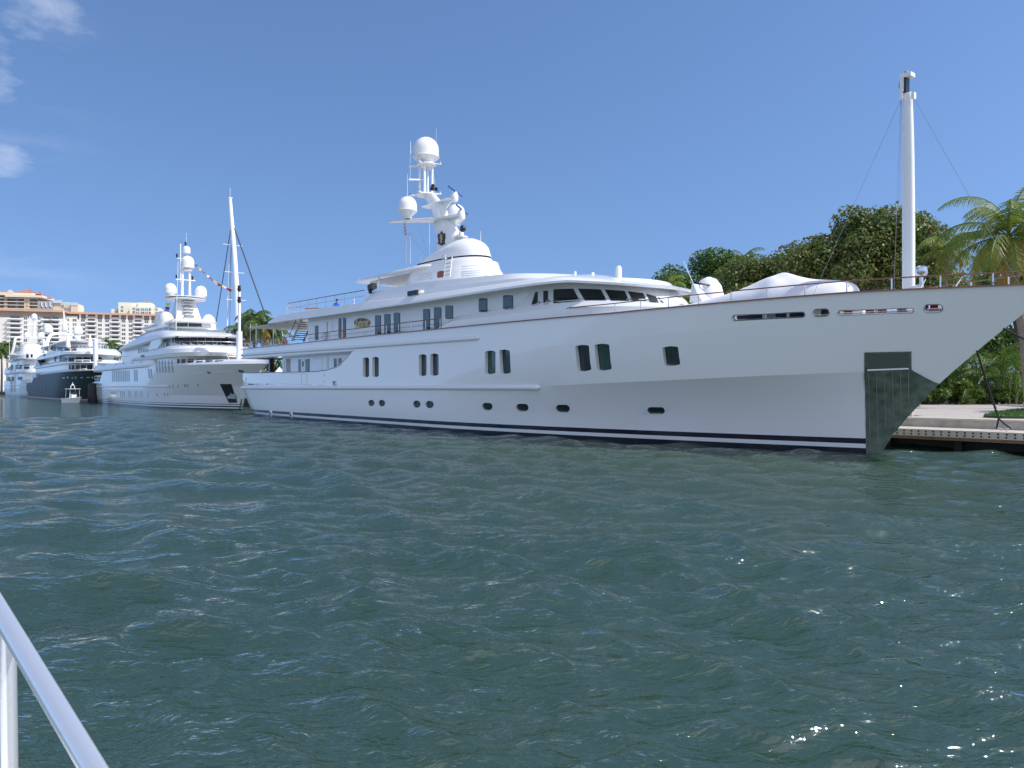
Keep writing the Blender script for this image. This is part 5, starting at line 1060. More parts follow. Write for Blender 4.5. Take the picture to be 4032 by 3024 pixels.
# ================================================================== WATER
def water_material():
    m = bpy.data.materials.new('harbour_water'); m.use_nodes = True; t = m.node_tree; b = t.nodes['Principled BSDF']
    b.inputs['Base Color'].default_value = (0.030, 0.066, 0.048, 1); b.inputs['Roughness'].default_value = 0.03; b.inputs['IOR'].default_value = 1.333
    c = t.nodes.new('ShaderNodeTexCoord'); prev = None
    n0 = t.nodes.new('ShaderNodeTexNoise'); n0.inputs['Scale'].default_value = 0.05; n0.inputs['Detail'].default_value = 3; t.links.new(c.outputs['Object'], n0.inputs['Vector'])
    r = t.nodes.new('ShaderNodeValToRGB'); r.color_ramp.elements[0].position = .35; r.color_ramp.elements[1].position = .7
    r.color_ramp.elements[0].color = (0.025, 0.054, 0.033, 1); r.color_ramp.elements[1].color = (0.036, 0.070, 0.041, 1)
    t.links.new(n0.outputs['Fac'], r.inputs[0]); 
    for sc, dist, st_, ani in ((0.9, .10, 0.8, (1, 2.0, 1)), (2.6, .085, .9, (1, 2.4, 1)), (6.0, .030, .9, (1, 2.2, 1)), (16.0, .006, .7, (1, 1.6, 1))):
        mp_ = t.nodes.new('ShaderNodeMapping'); mp_.inputs['Scale'].default_value = ani; mp_.inputs['Rotation'].default_value = (0, 0, R(-14))
        n = t.nodes.new('ShaderNodeTexNoise'); n.inputs['Scale'].default_value = sc; n.inputs['Detail'].default_value = 3; n.inputs['Roughness'].default_value = .55; n.inputs['Distortion'].default_value = .35
        t.links.new(c.outputs['Object'], mp_.inputs[0]); t.links.new(mp_.outputs[0], n.inputs['Vector'])
        bb = t.nodes.new('ShaderNodeBump'); bb.inputs['Strength'].default_value = st_; bb.inputs['Distance'].default_value = dist
        t.links.new(n.outputs['Fac'], bb.inputs['Height'])
        if prev: t.links.new(prev.outputs[0], bb.inputs['Normal'])
        prev = bb
    # clear film of reflection over the green body colour of silty harbour water
    d = t.nodes.new('ShaderNodeBsdfDiffuse'); g = t.nodes.new('ShaderNodeBsdfGlossy'); g.inputs['Roughness'].default_value = .035; fr = t.nodes.new('ShaderNodeFresnel'); fr.inputs['IOR'].default_value = 2.1
    up = t.nodes.new('ShaderNodeCombineXYZ'); up.inputs[2].default_value = 1.0; t.links.new(up.outputs[0], d.inputs['Normal'])
    t.links.new(r.outputs[0], d.inputs['Color']); t.links.new(prev.outputs[0], g.inputs['Normal']); t.links.new(prev.outputs[0], fr.inputs['Normal'])
    mx = t.nodes.new('ShaderNodeMixShader'); t.links.new(fr.outputs[0], mx.inputs[0]); t.links.new(d.outputs[0], mx.inputs[1]); t.links.new(g.outputs[0], mx.inputs[2])
    t.links.new(mx.outputs[0], t.nodes['Material Output'].inputs['Surface']); t.nodes.remove(b); return m
def build_water():
    rng = np.random.RandomState(11)
    rad = [1.0, 1.6, 2.3, 3.0]
    while rad[-1] < 9000:
        r = rad[-1]; rad.append(r + max(0.02, r * (0.0046 if r < 70 else 0.03 if r < 400 else .12)))
    rad = np.array(rad); th = np.concatenate([np.radians(np.linspace(-180, -43, 40))[:-1], np.radians(np.linspace(-43, 43, 880)), np.radians(np.linspace(43, 180, 40))[1:]])
    RR, TH = np.meshgrid(rad, th, indexing='ij'); X = RR * np.sin(TH); Y = RR * np.cos(TH); Zh = np.zeros_like(X); DX = np.zeros_like(X); DY = np.zeros_like(X)
    dr = np.maximum(.02, RR * np.where(RR < 70, .0046, .03))
    N = 150; lam = np.exp(rng.uniform(np.log(.13), np.log(5.0), N)); wind = R(72); ang = wind + rng.normal(0, .6, N)
    gust = .75 + .45 * np.sin(X * .21 + .9 * np.sin(Y * .13 + 1)) * np.sin(Y * .17 + X * .06 + 1.2 * np.sin(X * .11))
    for l, a in zip(lam, ang):
        k = 2 * np.pi / l; s = 0.030 * (1.0 if .8 < l < 3.2 else 1.45 if l < .8 else .5); A_ = s / k; fade = np.clip((l / dr - 4) / 6, 0, 1) * (gust if l < 1.2 else 1)
        ph = k * (X * math.cos(a) + Y * math.sin(a)) + rng.uniform(0, 6.28); Zh += A_ * fade * np.cos(ph); DX -= A_ * fade * math.cos(a) * np.sin(ph); DY -= A_ * fade * math.sin(a) * np.sin(ph)
    X = X + DX * 1.0; Y = Y + DY * 1.0
    Zh -= 0.02
    nr, nt_ = X.shape; co = np.stack([X, Y, Zh], -1).reshape(-1, 3).astype(np.float32)
    i = np.arange(nr - 1)[:, None] * nt_ + np.arange(nt_ - 1)[None, :]; q = np.stack([i, i + 1, i + 1 + nt_, i + nt_], -1).reshape(-1, 4)
    me = bpy.data.meshes.new('water'); me.vertices.add(len(co)); me.vertices.foreach_set('co', co.ravel()); me.loops.add(q.size); me.loops.foreach_set('vertex_index', q.ravel().astype(np.int32))
    me.polygons.add(len(q)); me.polygons.foreach_set('loop_start', (np.arange(len(q)) * 4).astype(np.int32)); me.polygons.foreach_set('loop_total', np.full(len(q), 4, np.int32)); me.update(); me.validate()
    me.polygons.foreach_set('use_smooth', [True] * len(q)); me.materials.append(water_material())
    b = me.polygons[0].normal.z
    if b < 0: me.flip_normals()
    o = bpy.data.objects.new('water', me); COL.objects.link(o); tag(o, kind='structure'); return o
build_water()
# ================================================================== QUAY AND GROUND
FF = Frame(0, 0, -50.19); RZ = R(-50.19)
def land(name, mb_, mats, kind='structure', **k): o = mb_.build(name, mats, None, **k); o.rotation_euler = (0, 0, RZ); tag(o, kind=kind); return o
PAVE = mat('pale_paving', (.47, .42, .385), .8, var=(.38, .34, .31), vscale=1.2, bump=.15)
CONC = mat('weathered_concrete', (.50, .47, .43), .85, var=(.34, .32, .30), vscale=2.5, bump=.3, bscale=14)
CONCL = mat('light_concrete', (.56, .50, .42), .8, var=(.45, .40, .34), vscale=3, bump=.3)
DARKW = mat('near_black_timber', (.018, .016, .014), .7, var=(.03, .026, .02), vscale=3)  # near-black tone for the recessed wall and piles below the cap
WOODR = mat('brown_waler', (.20, .12, .06), .7, var=(.12, .07, .04), vscale=5, bump=.3)
q = MB(); q.add([(-15, 32.9, 1.05), (200, 32.9, 1.05), (200, 900, 1.05), (-3000, 900, 1.05), (-3000, 37, 1.05), (-15, 37, 1.05)], [(0, 1, 2, 5), (5, 2, 3, 4)]); land('ground', q, [PAVE])
q = MB(); q.add([(-3000, 900, 1.04), (200, 900, 1.04), (200, 8000, 1.04), (-3000, 8000, 1.04)], [(0, 1, 2, 3)]); land('far_ground', q, [mat('far_green', (.07, .10, .05), .9)])
def ltag(o, label, cat, group=None): o.rotation_euler = (0, 0, RZ); return tag(o, label, cat, group)
SW = thing('seawall', 'concrete seawall cap with double row of dark bolt holes, under the yacht bow', 'seawall', (0, 0, 0), RZ)
def spart(name, mb_, m, **k): return mb_.build(name, [m], SW, **k)
q = MB(); q.box((20, 31.6, .62), (70, 2.0, .26)); spart('cap_beam', q, CONCL)
q = MB(); q.box((20, 30.66, .43), (70, .12, .115)); spart('waler', q, WOODR)
q = MB(); q.box((20, 31.8, -.4), (70, .4, 1.75)); q.box((-15.2, 34.6, .0), (.4, 5.9, 2.0)); q.box((-1500, 36.9, .0), (2970, .4, 2.0)); spart('sheet_wall', q, DARKW)
q = MB(); q.box((20, 32.75, .87), (70, .32, .36)); spart('step_wall', q, CONC)
q = MB(); q.box((20, 32.95, 1.085), (70, .78, .07)); spart('coping', q, CONCL)
ha = FF.hit(*Z('R', 85, 1345), y=30.6).x; hb_ = FF.hit(*Z('R', 1320, 1395), y=30.6).x; dh = (hb_ - ha) / 13
HM = mat('bolt_hole_dark', (.015, .012, .012), .7)
for k in range(-7, 22):
    for z_ in (.675, .565):
        q = MB(); q.lathe([(.035, -.006), (.035, .006)], (ha + k * dh + random.uniform(-.01, .01), 30.597, z_), 8, rot=Matrix.Rotation(R(90), 3, 'X')); spart('bolt_hole', q, HM)
for k in range(12): q = MB(); q.box((-14 + k * 2.6, 31.3, -.4), (.25, .3, 1.5)); spart('pile', q, DARKW)
# mooring line and cleat
CL = thing('mooring_cleat', 'steel mooring cleat on the seawall cap holding the black bow line', 'cleat', (0, 0, 0), RZ)
c1 = FF.hit(*Z('R', 1150, 1340), z=.78); c2 = FF.hit(*Z('R', 1222, 1342), z=.78); cm_ = (c1 + c2) / 2
q = MB(); q.tube([cm_ + Vector((-.28, 0, .1)), cm_ + Vector((-.12, 0, .07)), cm_ + Vector((.12, 0, .07)), cm_ + Vector((.28, 0, .1))], [.02, .03, .03, .02], 8); q.build('horns', [STEEL], CL)
for dx in (-.08, .08): q = MB(); q.tube([cm_ + Vector((dx, 0, -.03)), cm_ + Vector((dx, 0, .07))], .03, 8); q.build('leg', [STEEL], CL)
RP = thing('mooring_line', 'black bow mooring line hanging from the bow down to the quay cleat', 'rope', (0, 0, 0), 0)
def world_of(F, v): return Vector((*(F.o + F.u * v.x + F.vv * v.y), v.z))
l_, n_ = M.cast(BV0, 3846, 1380); top_ = world_of(M, l_); cl = world_of(FF, cm_); kn = world_of(FF, FF.hit(*Z('R', 1122, 1200), y=31.4))
q = MB(); q.tube([top_, top_.lerp(kn, .5) - Vector((0, 0, .04)), kn], .032, 8); q.build('rope', [ROPE], RP)
for dv in (-.2, .2): q = MB(); e_ = world_of(FF, cm_ + Vector((dv * 1.2, 0, .06))); q.tube([kn, kn.lerp(e_, .5) + Vector((0, 0, -.02)), e_], .03, 8); q.build('rope_leg', [ROPE], RP)
for k in range(9): p = kn.lerp(top_, .03 + k * .05); q = MB(); q.lathe([(.045, -.03), (.045, .03)], p, 8); q.build('whipping', [ROPE], RP)
RP2 = thing('mooring_line', 'second black bow line running off to the right past the palm trunk', 'rope', (0, 0, 0), 0)
l_, n_ = M.cast(BV0, 3950, 1293); a_ = world_of(M, l_); d_ = Vector((1.0, .18, -.42)).normalized(); q = MB(); q.tube([a_, a_ + d_ * 2.5 - Vector((0, 0, .03)), a_ + d_ * 5 + Vector((0, 0, .1))], .03, 8); q.build('rope', [ROPE], RP2)
BO = thing('bollard', 'short pale concrete bollard standing on the quay just behind the bow', 'bollard', (0, 0, 0)); b0 = FF.hit(*Z('s', 1020, 1073), y=33.6)
p_ = world_of(FF, b0); BO.location = (p_.x, p_.y, 1.05); q = MB(); q.lathe([(.10, 0), (.10, .02), (.09, .03), (.09, .62), (.07, .66), (.02, .67)], (0, 0, 0), 16); q.build('post', [CONCL], BO); q = MB(); q.lathe([(.13, 0), (.13, .03)], (0, 0, 0), 16); q.build('base_plate', [STEEL], BO)
def gpos(px, py, z=1.05): d_ = (EYE - z) * FPX / (py - HY); return Vector(((px - CX) / FPX * d_, d_, z))
GRM = leafmat('lawn', [(.053, .128, .027), (.090, .180, .038), (.075, .150, .030)], .2)
g0 = [gpos(3872, 1644), gpos(3925, 1632), gpos(3990, 1622), gpos(4070, 1615), gpos(4300, 1612), gpos(4330, 1640), gpos(4120, 1650), gpos(3950, 1648)]
q = MB(); q.add([v + Vector((0, 0, .005)) for v in g0] + [v + Vector((0, 0, .10)) for v in g0], [tuple(range(8, 16))] + [(i, (i + 1) % 8, 8 + (i + 1) % 8, 8 + i) for i in range(8)]); tag(q.build('lawn', [mat('lawn_soil', (.05, .09, .025), .9)]), kind='structure')
q = MB(); rg = random.Random(3); cc = sum(g0, Vector()) / 8
for k in range(5200):
    a, b_2 = rg.choice(range(8)), rg.random() ** .5; v = cc.lerp(g0[a].lerp(g0[(a + 1) % 8], rg.random()), b_2) + Vector((0, 0, .1)); h = rg.uniform(.05, .13); dx = rg.uniform(-.05, .05); r_ = rg.uniform(0, 3.1); w_ = Vector((math.cos(r_), math.sin(r_), 0)) * .02
    q.add([v - w_, v + w_, v + Vector((dx, dx, h))], [(0, 1, 2)])
tag(q.build('grass', [GRM], None, weld=False), 'short green grass patch on the quay', 'grass', kind='stuff')
q = MB(); rg = random.Random(5)
MULCH = mat('bark_mulch', (.16, .065, .03), .9, var=(.10, .04, .02), vscale=6, bump=.5)
mv = [gpos(3560, 1592), gpos(3700, 1590), gpos(3860, 1584), gpos(4050, 1578), gpos(4500, 1574)]; k_ = len(mv)
q.add([v + Vector((0, 0, .03)) for v in mv] + [v * 1.3 + Vector((0, 0, -.3 * v.z + .35)) for v in mv], [(i, i + 1, i + 1 + k_, i + k_) for i in range(k_ - 1)]); tag(q.build('mulch_bed', [MULCH]), kind='structure')
CB = thing('concrete_block', 'low pale concrete block lying at the edge of the shrub bed', 'block', gpos(3709, 1592)); q = MB(); q.box((0, 0, .13), (.78, .4, .26)); q.build('block', [CONC], CB); q = MB(); q.box((0, 0, .275), (.82, .44, .03)); q.build('block_top', [CONCL], CB)
# ================================================================== VEGETATION
BARK = mat('bark', (.16, .12, .09), .9, var=(.09, .07, .055), vscale=8, bump=.5)
PALMB = mat('palm_bark', (.28, .24, .20), .9, var=(.20, .16, .13), vscale=5, bump=.5)
def crown_mesh(rg, lobes, n, s0, s1, hollow=.45, up=.35):
    """leaf faces on and inside overlapping lobes; lobes = [(centre, radii)]"""
    vol = np.array([r[0] * r[1] * r[2] for c, r in lobes]) ** .72; pr = vol / vol.sum(); vs = []; fs = []
    idx = rg.choice(len(lobes), n, p=pr)
    for i in idx:
        c, r = lobes[i]; d = rg.normal(0, 1, 3); d /= np.linalg.norm(d); rr = hollow + (1 - hollow) * rg.rand() ** .5
        if rg.rand() < .06: rr *= rg.uniform(1.02, 1.18)
        p = np.array(c) + d * np.array(r) * rr; nrm = d * .6 + np.array([0, 0, up]) + rg.normal(0, .55, 3); nrm /= np.linalg.norm(nrm)
        a = np.cross(nrm, rg.normal(0, 1, 3)); a /= np.linalg.norm(a); b = np.cross(nrm, a); s = rg.uniform(s0, s1); k = len(vs); e = s * rg.uniform(.55, .8)
        vs += [tuple(p - a * s), tuple(p - b * e + nrm * s * .15), tuple(p + a * s), tuple(p + b * e + nrm * s * .15)]; fs.append((k, k + 1, k + 2, k + 3))
    return vs, fs
def lobes_of(rg, c, R_, n, r0, r1, flat=.8):
    out_ = []
    for _ in range(n):
        d = rg.normal(0, 1, 3); d /= np.linalg.norm(d); d[2] = abs(d[2]) * .95 - .25; rr = rg.uniform(.45, .92); rad = rg.uniform(r0, r1)
        out_.append((np.array(c) + d * np.array(R_) * rr, (rad, rad, rad * flat)))
    return out_
def tree(name, label, px, dep, ztop, R_, leafm, seed, n, s0, s1, nl=26, r0=1.0, r1=2.0, group=None, cat='tree', trunk_r=.3, shift=(0, 0), hollow=.45):
    rg = np.random.RandomState(seed); x = (px - CX) / FPX * dep; o = thing(name, label, cat, (x, dep, 1.05), 0, group)
    cz_ = ztop - 1.05 - R_[2] * .80; c = (shift[0], shift[1], cz_); lb_ = lobes_of(rg, c, R_, nl, r0, r1); vs, fs = crown_mesh(rg, lb_, n, s0, s1, hollow)
    q = MB(); q.v, q.f, q.m = vs, fs, [0] * len(fs); q.build('crown', [leafm], o, weld=False, smooth=False)
    q = MB(); q.tube([(0, 0, 0), (.1, .05, cz_ * .35), (c[0] * .5, 0, cz_ * .75), (c[0], c[1], cz_)], [trunk_r * 1.25, trunk_r, trunk_r * .8, trunk_r * .5], 10)
    for i in range(0, min(len(lb_), 16)):
        e = Vector(lb_[i][0]); s_ = Vector((c[0] * .4, 0, cz_ * rg.uniform(.45, .8))); md = s_.lerp(e, .5) + Vector((0, 0, -.3)); q.tube([s_, md, e], [trunk_r * .4, trunk_r * .25, .04], 6)
    q.build('trunk', [BARK], o); return o
SEAG = leafmat('sea_grape_leaf', [(.083, .138, .027), (.128, .195, .038), (.050, .090, .021), (.17, .21, .05), (.22, .14, .045), (.075, .145, .030), (.20, .26, .08), (.10, .17, .03)], .35)
DGREEN = leafmat('dense_green_leaf', [(.053, .112, .018), (.083, .165, .027), (.105, .195, .038), (.045, .090, .018)], .3)
LGREEN = leafmat('light_green_leaf', [(.135, .225, .030), (.090, .165, .030), (.210, .285, .060)], .4)
SHRUB = leafmat('shrub_leaf', [(.045, .098, .018), (.075, .150, .022), (.135, .210, .030), (.030, .068, .015)], .3)
def place_c(px, dep): return (px - CX) / FPX * dep
tree('sea_grape_tree', 'largest broad sea grape tree with bronze-tinted leaves, behind the foremast', 3395, 58, 16.3, (7.6, 5.0, 6.4), SEAG, 3, 44000, .09, .18, nl=60, r0=1.1, r1=2.1, trunk_r=.4, shift=(.2, 0), hollow=.35)
tree('sea_grape_tree', 'smaller yellowish leafy tree between the round green tree and the largest tree', 3040, 63, 14.0, (4.2, 3, 4.8), SEAG, 8, 12000, .09, .18, nl=22, r0=1.0, r1=1.8)
tree('shade_tree', 'rounded dense dark green tree above the wheelhouse front and the deck tender', 2815, 76, 16.0, (7.4, 5, 6.4), DGREEN, 5, 34000, .10, .19, nl=50, r0=1.1, r1=1.9)
tree('shade_tree', 'dark leafy tree half hidden behind the large palm at the right edge', 4010, 66, 15.5, (3.6, 3.2, 4.5), DGREEN, 6, 7000, .13, .26, nl=22, r0=1.0, r1=1.7)
tree('shade_tree', 'dark understorey tree behind the quay shrubs, under the bow', 3860, 72, 9.0, (7.5, 3, 4.0), DGREEN, 16, 12000, .12, .24, nl=34, r0=.9, r1=1.6, trunk_r=.12)
def frond(q, base, az, L_, el0, droop, nl, ll, rg, mi=0, vee=.5, wd=.035):
    P = []; p = Vector(base); el = el0; n = 12
    for k in range(n + 1):
        P.append(p.copy()); p = p + Vector((math.cos(az) * math.cos(el), math.sin(az) * math.cos(el), math.sin(el))) * (L_ / n); el -= droop / n * (1 + .6 * k / n)
    q.tube(P, [.035 * (1 - .8 * k / n) + .006 for k in range(n + 1)], 4, mi)
    for i in range(nl):
        t = .12 + .88 * i / nl; f = t * n; k = min(int(f), n - 1); c = P[k].lerp(P[k + 1], f - k); tg = (P[k + 1] - P[k]).normalized(); sd = tg.cross(Vector((0, 0, 1)))
        if sd.length < .1: continue
        sd.normalize(); l2_ = ll * math.sin(math.pi * (.14 + .80 * t)) * rg.uniform(.85, 1.1)
        for sg in (-1, 1):
            d = (sd * sg * .8 + tg * .55 + Vector((0, 0, -vee + rg.normal(0, .12)))).normalized(); m_ = c + d * l2_ * .5; e = c + d * l2_ + Vector((0, 0, -l2_ * .22)); w_ = tg * wd
            q.add([c - w_, c + w_, m_ + w_ * .8, m_ - w_ * .8], [(0, 1, 2, 3)], mi); q.add([m_ - w_ * .8, m_ + w_ * .8, e], [(0, 1, 2)], mi)
def palm(label, px, dep, zc, L_, seed, path=None, tr=.2, nf=20, leaf=None, group='palm trees', ll=.85, nl=30, name='palm_tree', el=(1.35, -.5), windaz=None, wd=.035):
    rg = np.random.RandomState(seed); x = (px - CX) / FPX * dep; o = thing(name, label, 'palm tree', (x, dep, 1.05), 0, group); H = zc - 1.05
    lean = path or [(0, 0)]; pts = [(lx, 0, H * t) for lx, t in ((path) if path else ((.0, 0), (.1, .5), (0, 1)))]
    q = MB(); q.tube([Vector(p) for p in pts], [tr * 1.25] + [tr] * (len(pts) - 2) + [tr * .8], 12); q.build('trunk', [PALMB], o)
    top_ = Vector(pts[-1]); q = MB()
    for i in range(nf):
        az = i * 2.399 + rg.uniform(-.2, .2); u_ = i / nf; e0 = el[0] + (el[1] - el[0]) * u_ + rg.uniform(-.12, .12)
        if windaz is not None: az = az + .5 * math.sin(windaz - az)
        frond(q, top_ + Vector((0, 0, .1 * (1 - u_))), az, L_ * rg.uniform(.85, 1.1) * (1 if u_ < .85 else .8), e0, 1.5 + .5 * rg.rand(), nl, ll, rg, mi=1 if u_ > .8 else 0, wd=wd)
    q.build('crown', leaf or [PALML, PALMY], o, weld=False, smooth=False)
    q = MB()
    for i in range(6): a = i * 1.05; q.lathe([(.02, -.13), (.1, -.06), (.12, 0), (.08, .1), (.02, .13)], top_ + Vector((math.cos(a) * .28, math.sin(a) * .28, -.25)), 8)
    q.build('coconuts', [mat('coconut', (.20, .14, .04), .6)], o) if dep < 60 else None
    return o
PALML = leafmat('palm_leaf', [(.13, .21, .035), (.19, .27, .045), (.28, .32, .06), (.09, .155, .03)], .45)
PALMY = leafmat('palm_leaf_yellow', [(.390, .300, .060), (.480, .300, .075), (.240, .240, .045)], .45)
PALMD = leafmat('palm_leaf_dark', [(.053, .105, .022), (.090, .150, .030), (.120, .165, .030)], .3)
palm('tallest coconut palm at the right edge, yellow-green fronds, leaning brown trunk', 4058, 47, 11.5, 5.3, 21, path=[(0, 0), (-.35, .4), (-1.0, .75), (-1.35, 1)], tr=.27, nf=36, ll=1.1, nl=52, group=None, wd=.034, el=(1.5, -.75))
palm('thin-trunked palm with orange-yellow fronds just right of the foremast', 3722, 52, 11.6, 3.0, 22, path=[(-1.9, 0), (-1.1, .5), (0, .78), (.15, 1)], tr=.15, nf=15, leaf=[PALML, PALMY], ll=.9, nl=36, group=None, windaz=0.3)
for i, (px, dep, zc) in enumerate(((3800, 80, 12.4), (3870, 84, 12.2))): palm(('left' if i == 0 else 'right') + ' one of the pair of small distant palms low between foremast and large palm', px, dep, zc, 3.0, 30 + i, tr=.18, nf=18, leaf=[PALML, PALML], nl=24, ll=.9, group='small palms behind the bow rail')
palm('distant palm poking above the round green tree', 2930, 92, 17.6, 3.2, 41, tr=.2, nf=16, leaf=[PALMD, PALMD], nl=22, group=None)
palm('feathery pale green palm beside the wheelhouse roof tip', 2620, 68, 11.0, 2.4, 42, tr=.15, nf=16, leaf=[PALML, PALML], nl=34, ll=.6, group=None)
palm('feathery pale green palm low in front of the rounded tree', 2690, 66, 9.6, 2.2, 43, tr=.15, nf=16, leaf=[PALML, PALML], nl=34, ll=.6, group=None)
lab = ['between the sailing mast and the nearest yacht, left in its clump', 'between the sailing mast and the nearest yacht, tallest of its clump', 'between the sailing mast and the nearest yacht, behind the awning poles', 'between the sailing mast and the nearest yacht, right in its clump']
for i, (px, dep, zc) in enumerate(((958, 96, 9.2), (998, 93, 10.6), (1035, 90, 9.4), (1075, 92, 8.7))): palm('palm ' + lab[i], px, dep, zc, 3.0, 50 + i, tr=.2, nf=22, leaf=[PALMD, PALMY], nl=26, ll=.9, group='palms behind the yacht sterns', wd=.05)
for i, (px, dep, zc, lb2) in enumerate(((428, 190, 12.8, 'bushy palm in front of the white apartments, left of the second yacht'), (455, 186, 11.2, 'lower palm beside the second yacht stern, in front of the white apartments'), (352, 210, 12.5, 'palm in front of the white apartments, behind the dark yacht parasol'), (372, 205, 13.5, 'palm in front of the white apartments, behind the dark yacht foremast'))): palm(lb2, px, dep, zc, 3.6, 60 + i, tr=.25, nf=24, leaf=[PALMD, PALMD], nl=18, ll=1.1, wd=.09, group='palms in front of the apartments')
for i, (px, dep, zc) in enumerate(((6, 255, 14.5), (28, 262, 16.5), (-20, 258, 15.5))): palm(('lower palm at the left edge below the brown tower', 'taller palm at the left edge below the brown tower', 'palm cut by the left edge of the view')[i], px, dep, zc, 4.2, 70 + i, tr=.28, nf=24, leaf=[PALMD, PALMD], nl=18, ll=1.2, wd=.11, group='palms at the left edge')
# quay shrubs and areca palms under the bow
def bush(label, px, dep, w_, h, seed, leafm, n=1500, s=(.09, .2), zb_=1.05, group='shrubs along the quay', name='shrub'):
    rg = np.random.RandomState(seed); o = thing(name, label, 'shrub', (place_c(px, dep), dep, zb_), 0, group)
    lb_ = [((rg.uniform(-w_ / 2, w_ / 2), rg.uniform(-.5, .5), rg.uniform(.25, .75) * h), (w_ * .25 + .2, .6, h * .28)) for _ in range(7)]
    vs, fs = crown_mesh(rg, lb_, n, *s, hollow=.2); q = MB(); q.v, q.f, q.m = vs, fs, [0] * len(fs); q.build('foliage', [leafm], o, weld=False, smooth=False)
    q = MB(); [q.tube([(lb_[k][0][0] * .4, 0, 0), lb_[k][0]], [.04, .02], 5) for k in range(4)]; q.build('stems', [BARK], o)
def areca(label, px, dep, h, seed, nf=22):
    rg = np.random.RandomState(seed); o = thing('areca_palm', label, 'palm', (place_c(px, dep), dep, 1.05), 0, 'feathery palms along the quay'); q = MB()
    for i in range(nf):
        a = rg.uniform(0, 6.28); b0_ = Vector((math.cos(a) * .35, math.sin(a) * .35, rg.uniform(0, .35) * h)); frond(q, b0_, a, h * rg.uniform(.65, .95), rg.uniform(.9, 1.35), 1.3 + rg.rand() * .6, 26, .62, rg, wd=.028)
    q.build('fronds', [leafmat('areca_leaf', [(.075, .150, .022), (.120, .225, .030), (.180, .285, .045), (.053, .105, .018)], .4)], o, weld=False, smooth=False)
    q = MB(); [q.tube([(.3 * math.cos(t), .3 * math.sin(t), 0), (.35 * math.cos(t), .35 * math.sin(t), h * .4)], .05, 6) for t in (0, 1.6, 3.1, 4.7)]; q.build('canes', [mat('cane', (.20, .22, .08), .6)], o)
for i, (px, dep, w_, h, lf, t_) in enumerate(((3665, 59, 2.0, 1.5, SHRUB, 'low dark shrub right behind the stem of the bow'), (3722, 60, 2.0, 2.6, SHRUB, 'dark shrub above the concrete block'), (3775, 60, 2.2, 1.6, SHRUB, 'low shrub right of the concrete block'), (3830, 59, 1.8, 2.1, LGREEN, 'bright yellow-green shrub left of the mooring line'), (3880, 60, 2.0, 1.4, SHRUB, 'low shrub behind the mooring line'), (3935, 61, 2.4, 1.2, SHRUB, 'low dark shrub in front of the parked cars'), (4010, 61, 2.4, 1.3, SHRUB, 'low shrub at the right edge below the palm trunk'), (3690, 61, 1.4, 4.0, LGREEN, 'thin yellow-green shrub touching the bow outline'), (4060, 62, 2.4, 3.4, SHRUB, 'tall shrub at the right edge'))): bush(t_, px, dep, w_, h, 80 + i, lf)
for i, (px, dep, h, t_) in enumerate(((3710, 62, 5.0, 'feathery palm clump nearest the bow outline'), (3775, 62, 6.0, 'feathery palm clump left of the mooring line'), (3860, 61, 6.2, 'feathery palm clump directly behind the mooring line'), (3935, 62, 7.2, 'tall feathery palm clump above the parked cars'), (3990, 60, 6.2, 'feathery palm clump overlapping the leaning palm trunk'), (4050, 61, 6.0, 'feathery palm clump at the right edge of the view'), (3815, 65, 7.0, 'feathery palm clump furthest back from the mooring line'))): areca(t_, px, dep, h, 95 + i)
for i_, (px_, dep_) in enumerate(((4960, 37), (4760, 50))): tree('shade_tree', ('nearer' if i_ == 0 else 'farther') + ' of two leafy trees past the right edge shading the quay', px_, dep_, 12.5, (3.6, 3.6, 3.2), DGREEN, 200 + i_, 5000, .14, .26, nl=18, r0=1.0, r1=1.7, group='trees beyond the right edge')
bush('rounded bush seen through the aft deck opening of the nearest yacht', 1092, 84, 4.5, 4.6, 120, SHRUB, n=2600, s=(.12, .26), group=None)
q0 = thing('gazebo', 'small white pointed gazebo roof seen through the aft deck opening', 'gazebo', (place_c(1101, 80), 80, 1.05)); q = MB(); q.add([(-.6, -.6, 2.6), (.6, -.6, 2.6), (.6, .6, 2.6), (-.6, .6, 2.6), (0, 0, 3.5)], [(0, 1, 4), (1, 2, 4), (2, 3, 4), (3, 0, 4), (3, 2, 1, 0)]); q.build('roof', [WHITE], q0, smooth=False)
for x, y in ((-.5, -.5), (.5, -.5), (.5, .5), (-.5, .5)): q = MB(); q.tube([(x, y, 0), (x, y, 2.6)], .05, 6); q.build('post', [WHITE], q0)
# parked cars
def car(label, px, dep, colm):
    o = thing('parked_car', label, 'car', (place_c(px, dep), dep, 1.05), R(12), 'cars parked behind the shrubs'); q = MB()
    secs = [[(-.85, y, .35), (.85, y, .35), (.88, y, .7), (w1, y, h1), (-w1, y, h1), (-.88, y, .7)] for y, w1, h1 in ((-2.2, .8, .78), (-1.9, .84, .9), (-1.0, .84, .98), (-.35, .66, 1.45), (.9, .66, 1.48), (1.7, .8, 1.05), (2.2, .78, .85))]
    q.loft(secs); q.build('body', [colm], o, sharp=30)
    q = MB(); q.loft([[(-.72, -1.02, 1.02), (.72, -1.02, 1.02), (.6, -.42, 1.42), (-.6, -.42, 1.42)], [(-.72, -1.06, 1.03), (.72, -1.06, 1.03), (.6, -.46, 1.44), (-.6, -.46, 1.44)]]); q.build('windscreen', [GLASS], o)
    for x in (-.8, .8):
        for y in (-1.35, 1.35): q = MB(); q.lathe([(.1, -.1), (.32, -.1), (.34, 0), (.32, .1), (.1, .1)], (x, y, .34), 16, rot=Matrix.Rotation(R(90), 3, 'Y')); wh_ = q.build('wheel', [BLACKT], o)
    for x in (-.62, .62): q = MB(); q.box((x, -2.18, .68), (.3, .08, .14)); q.build('headlight', [STEEL], o)
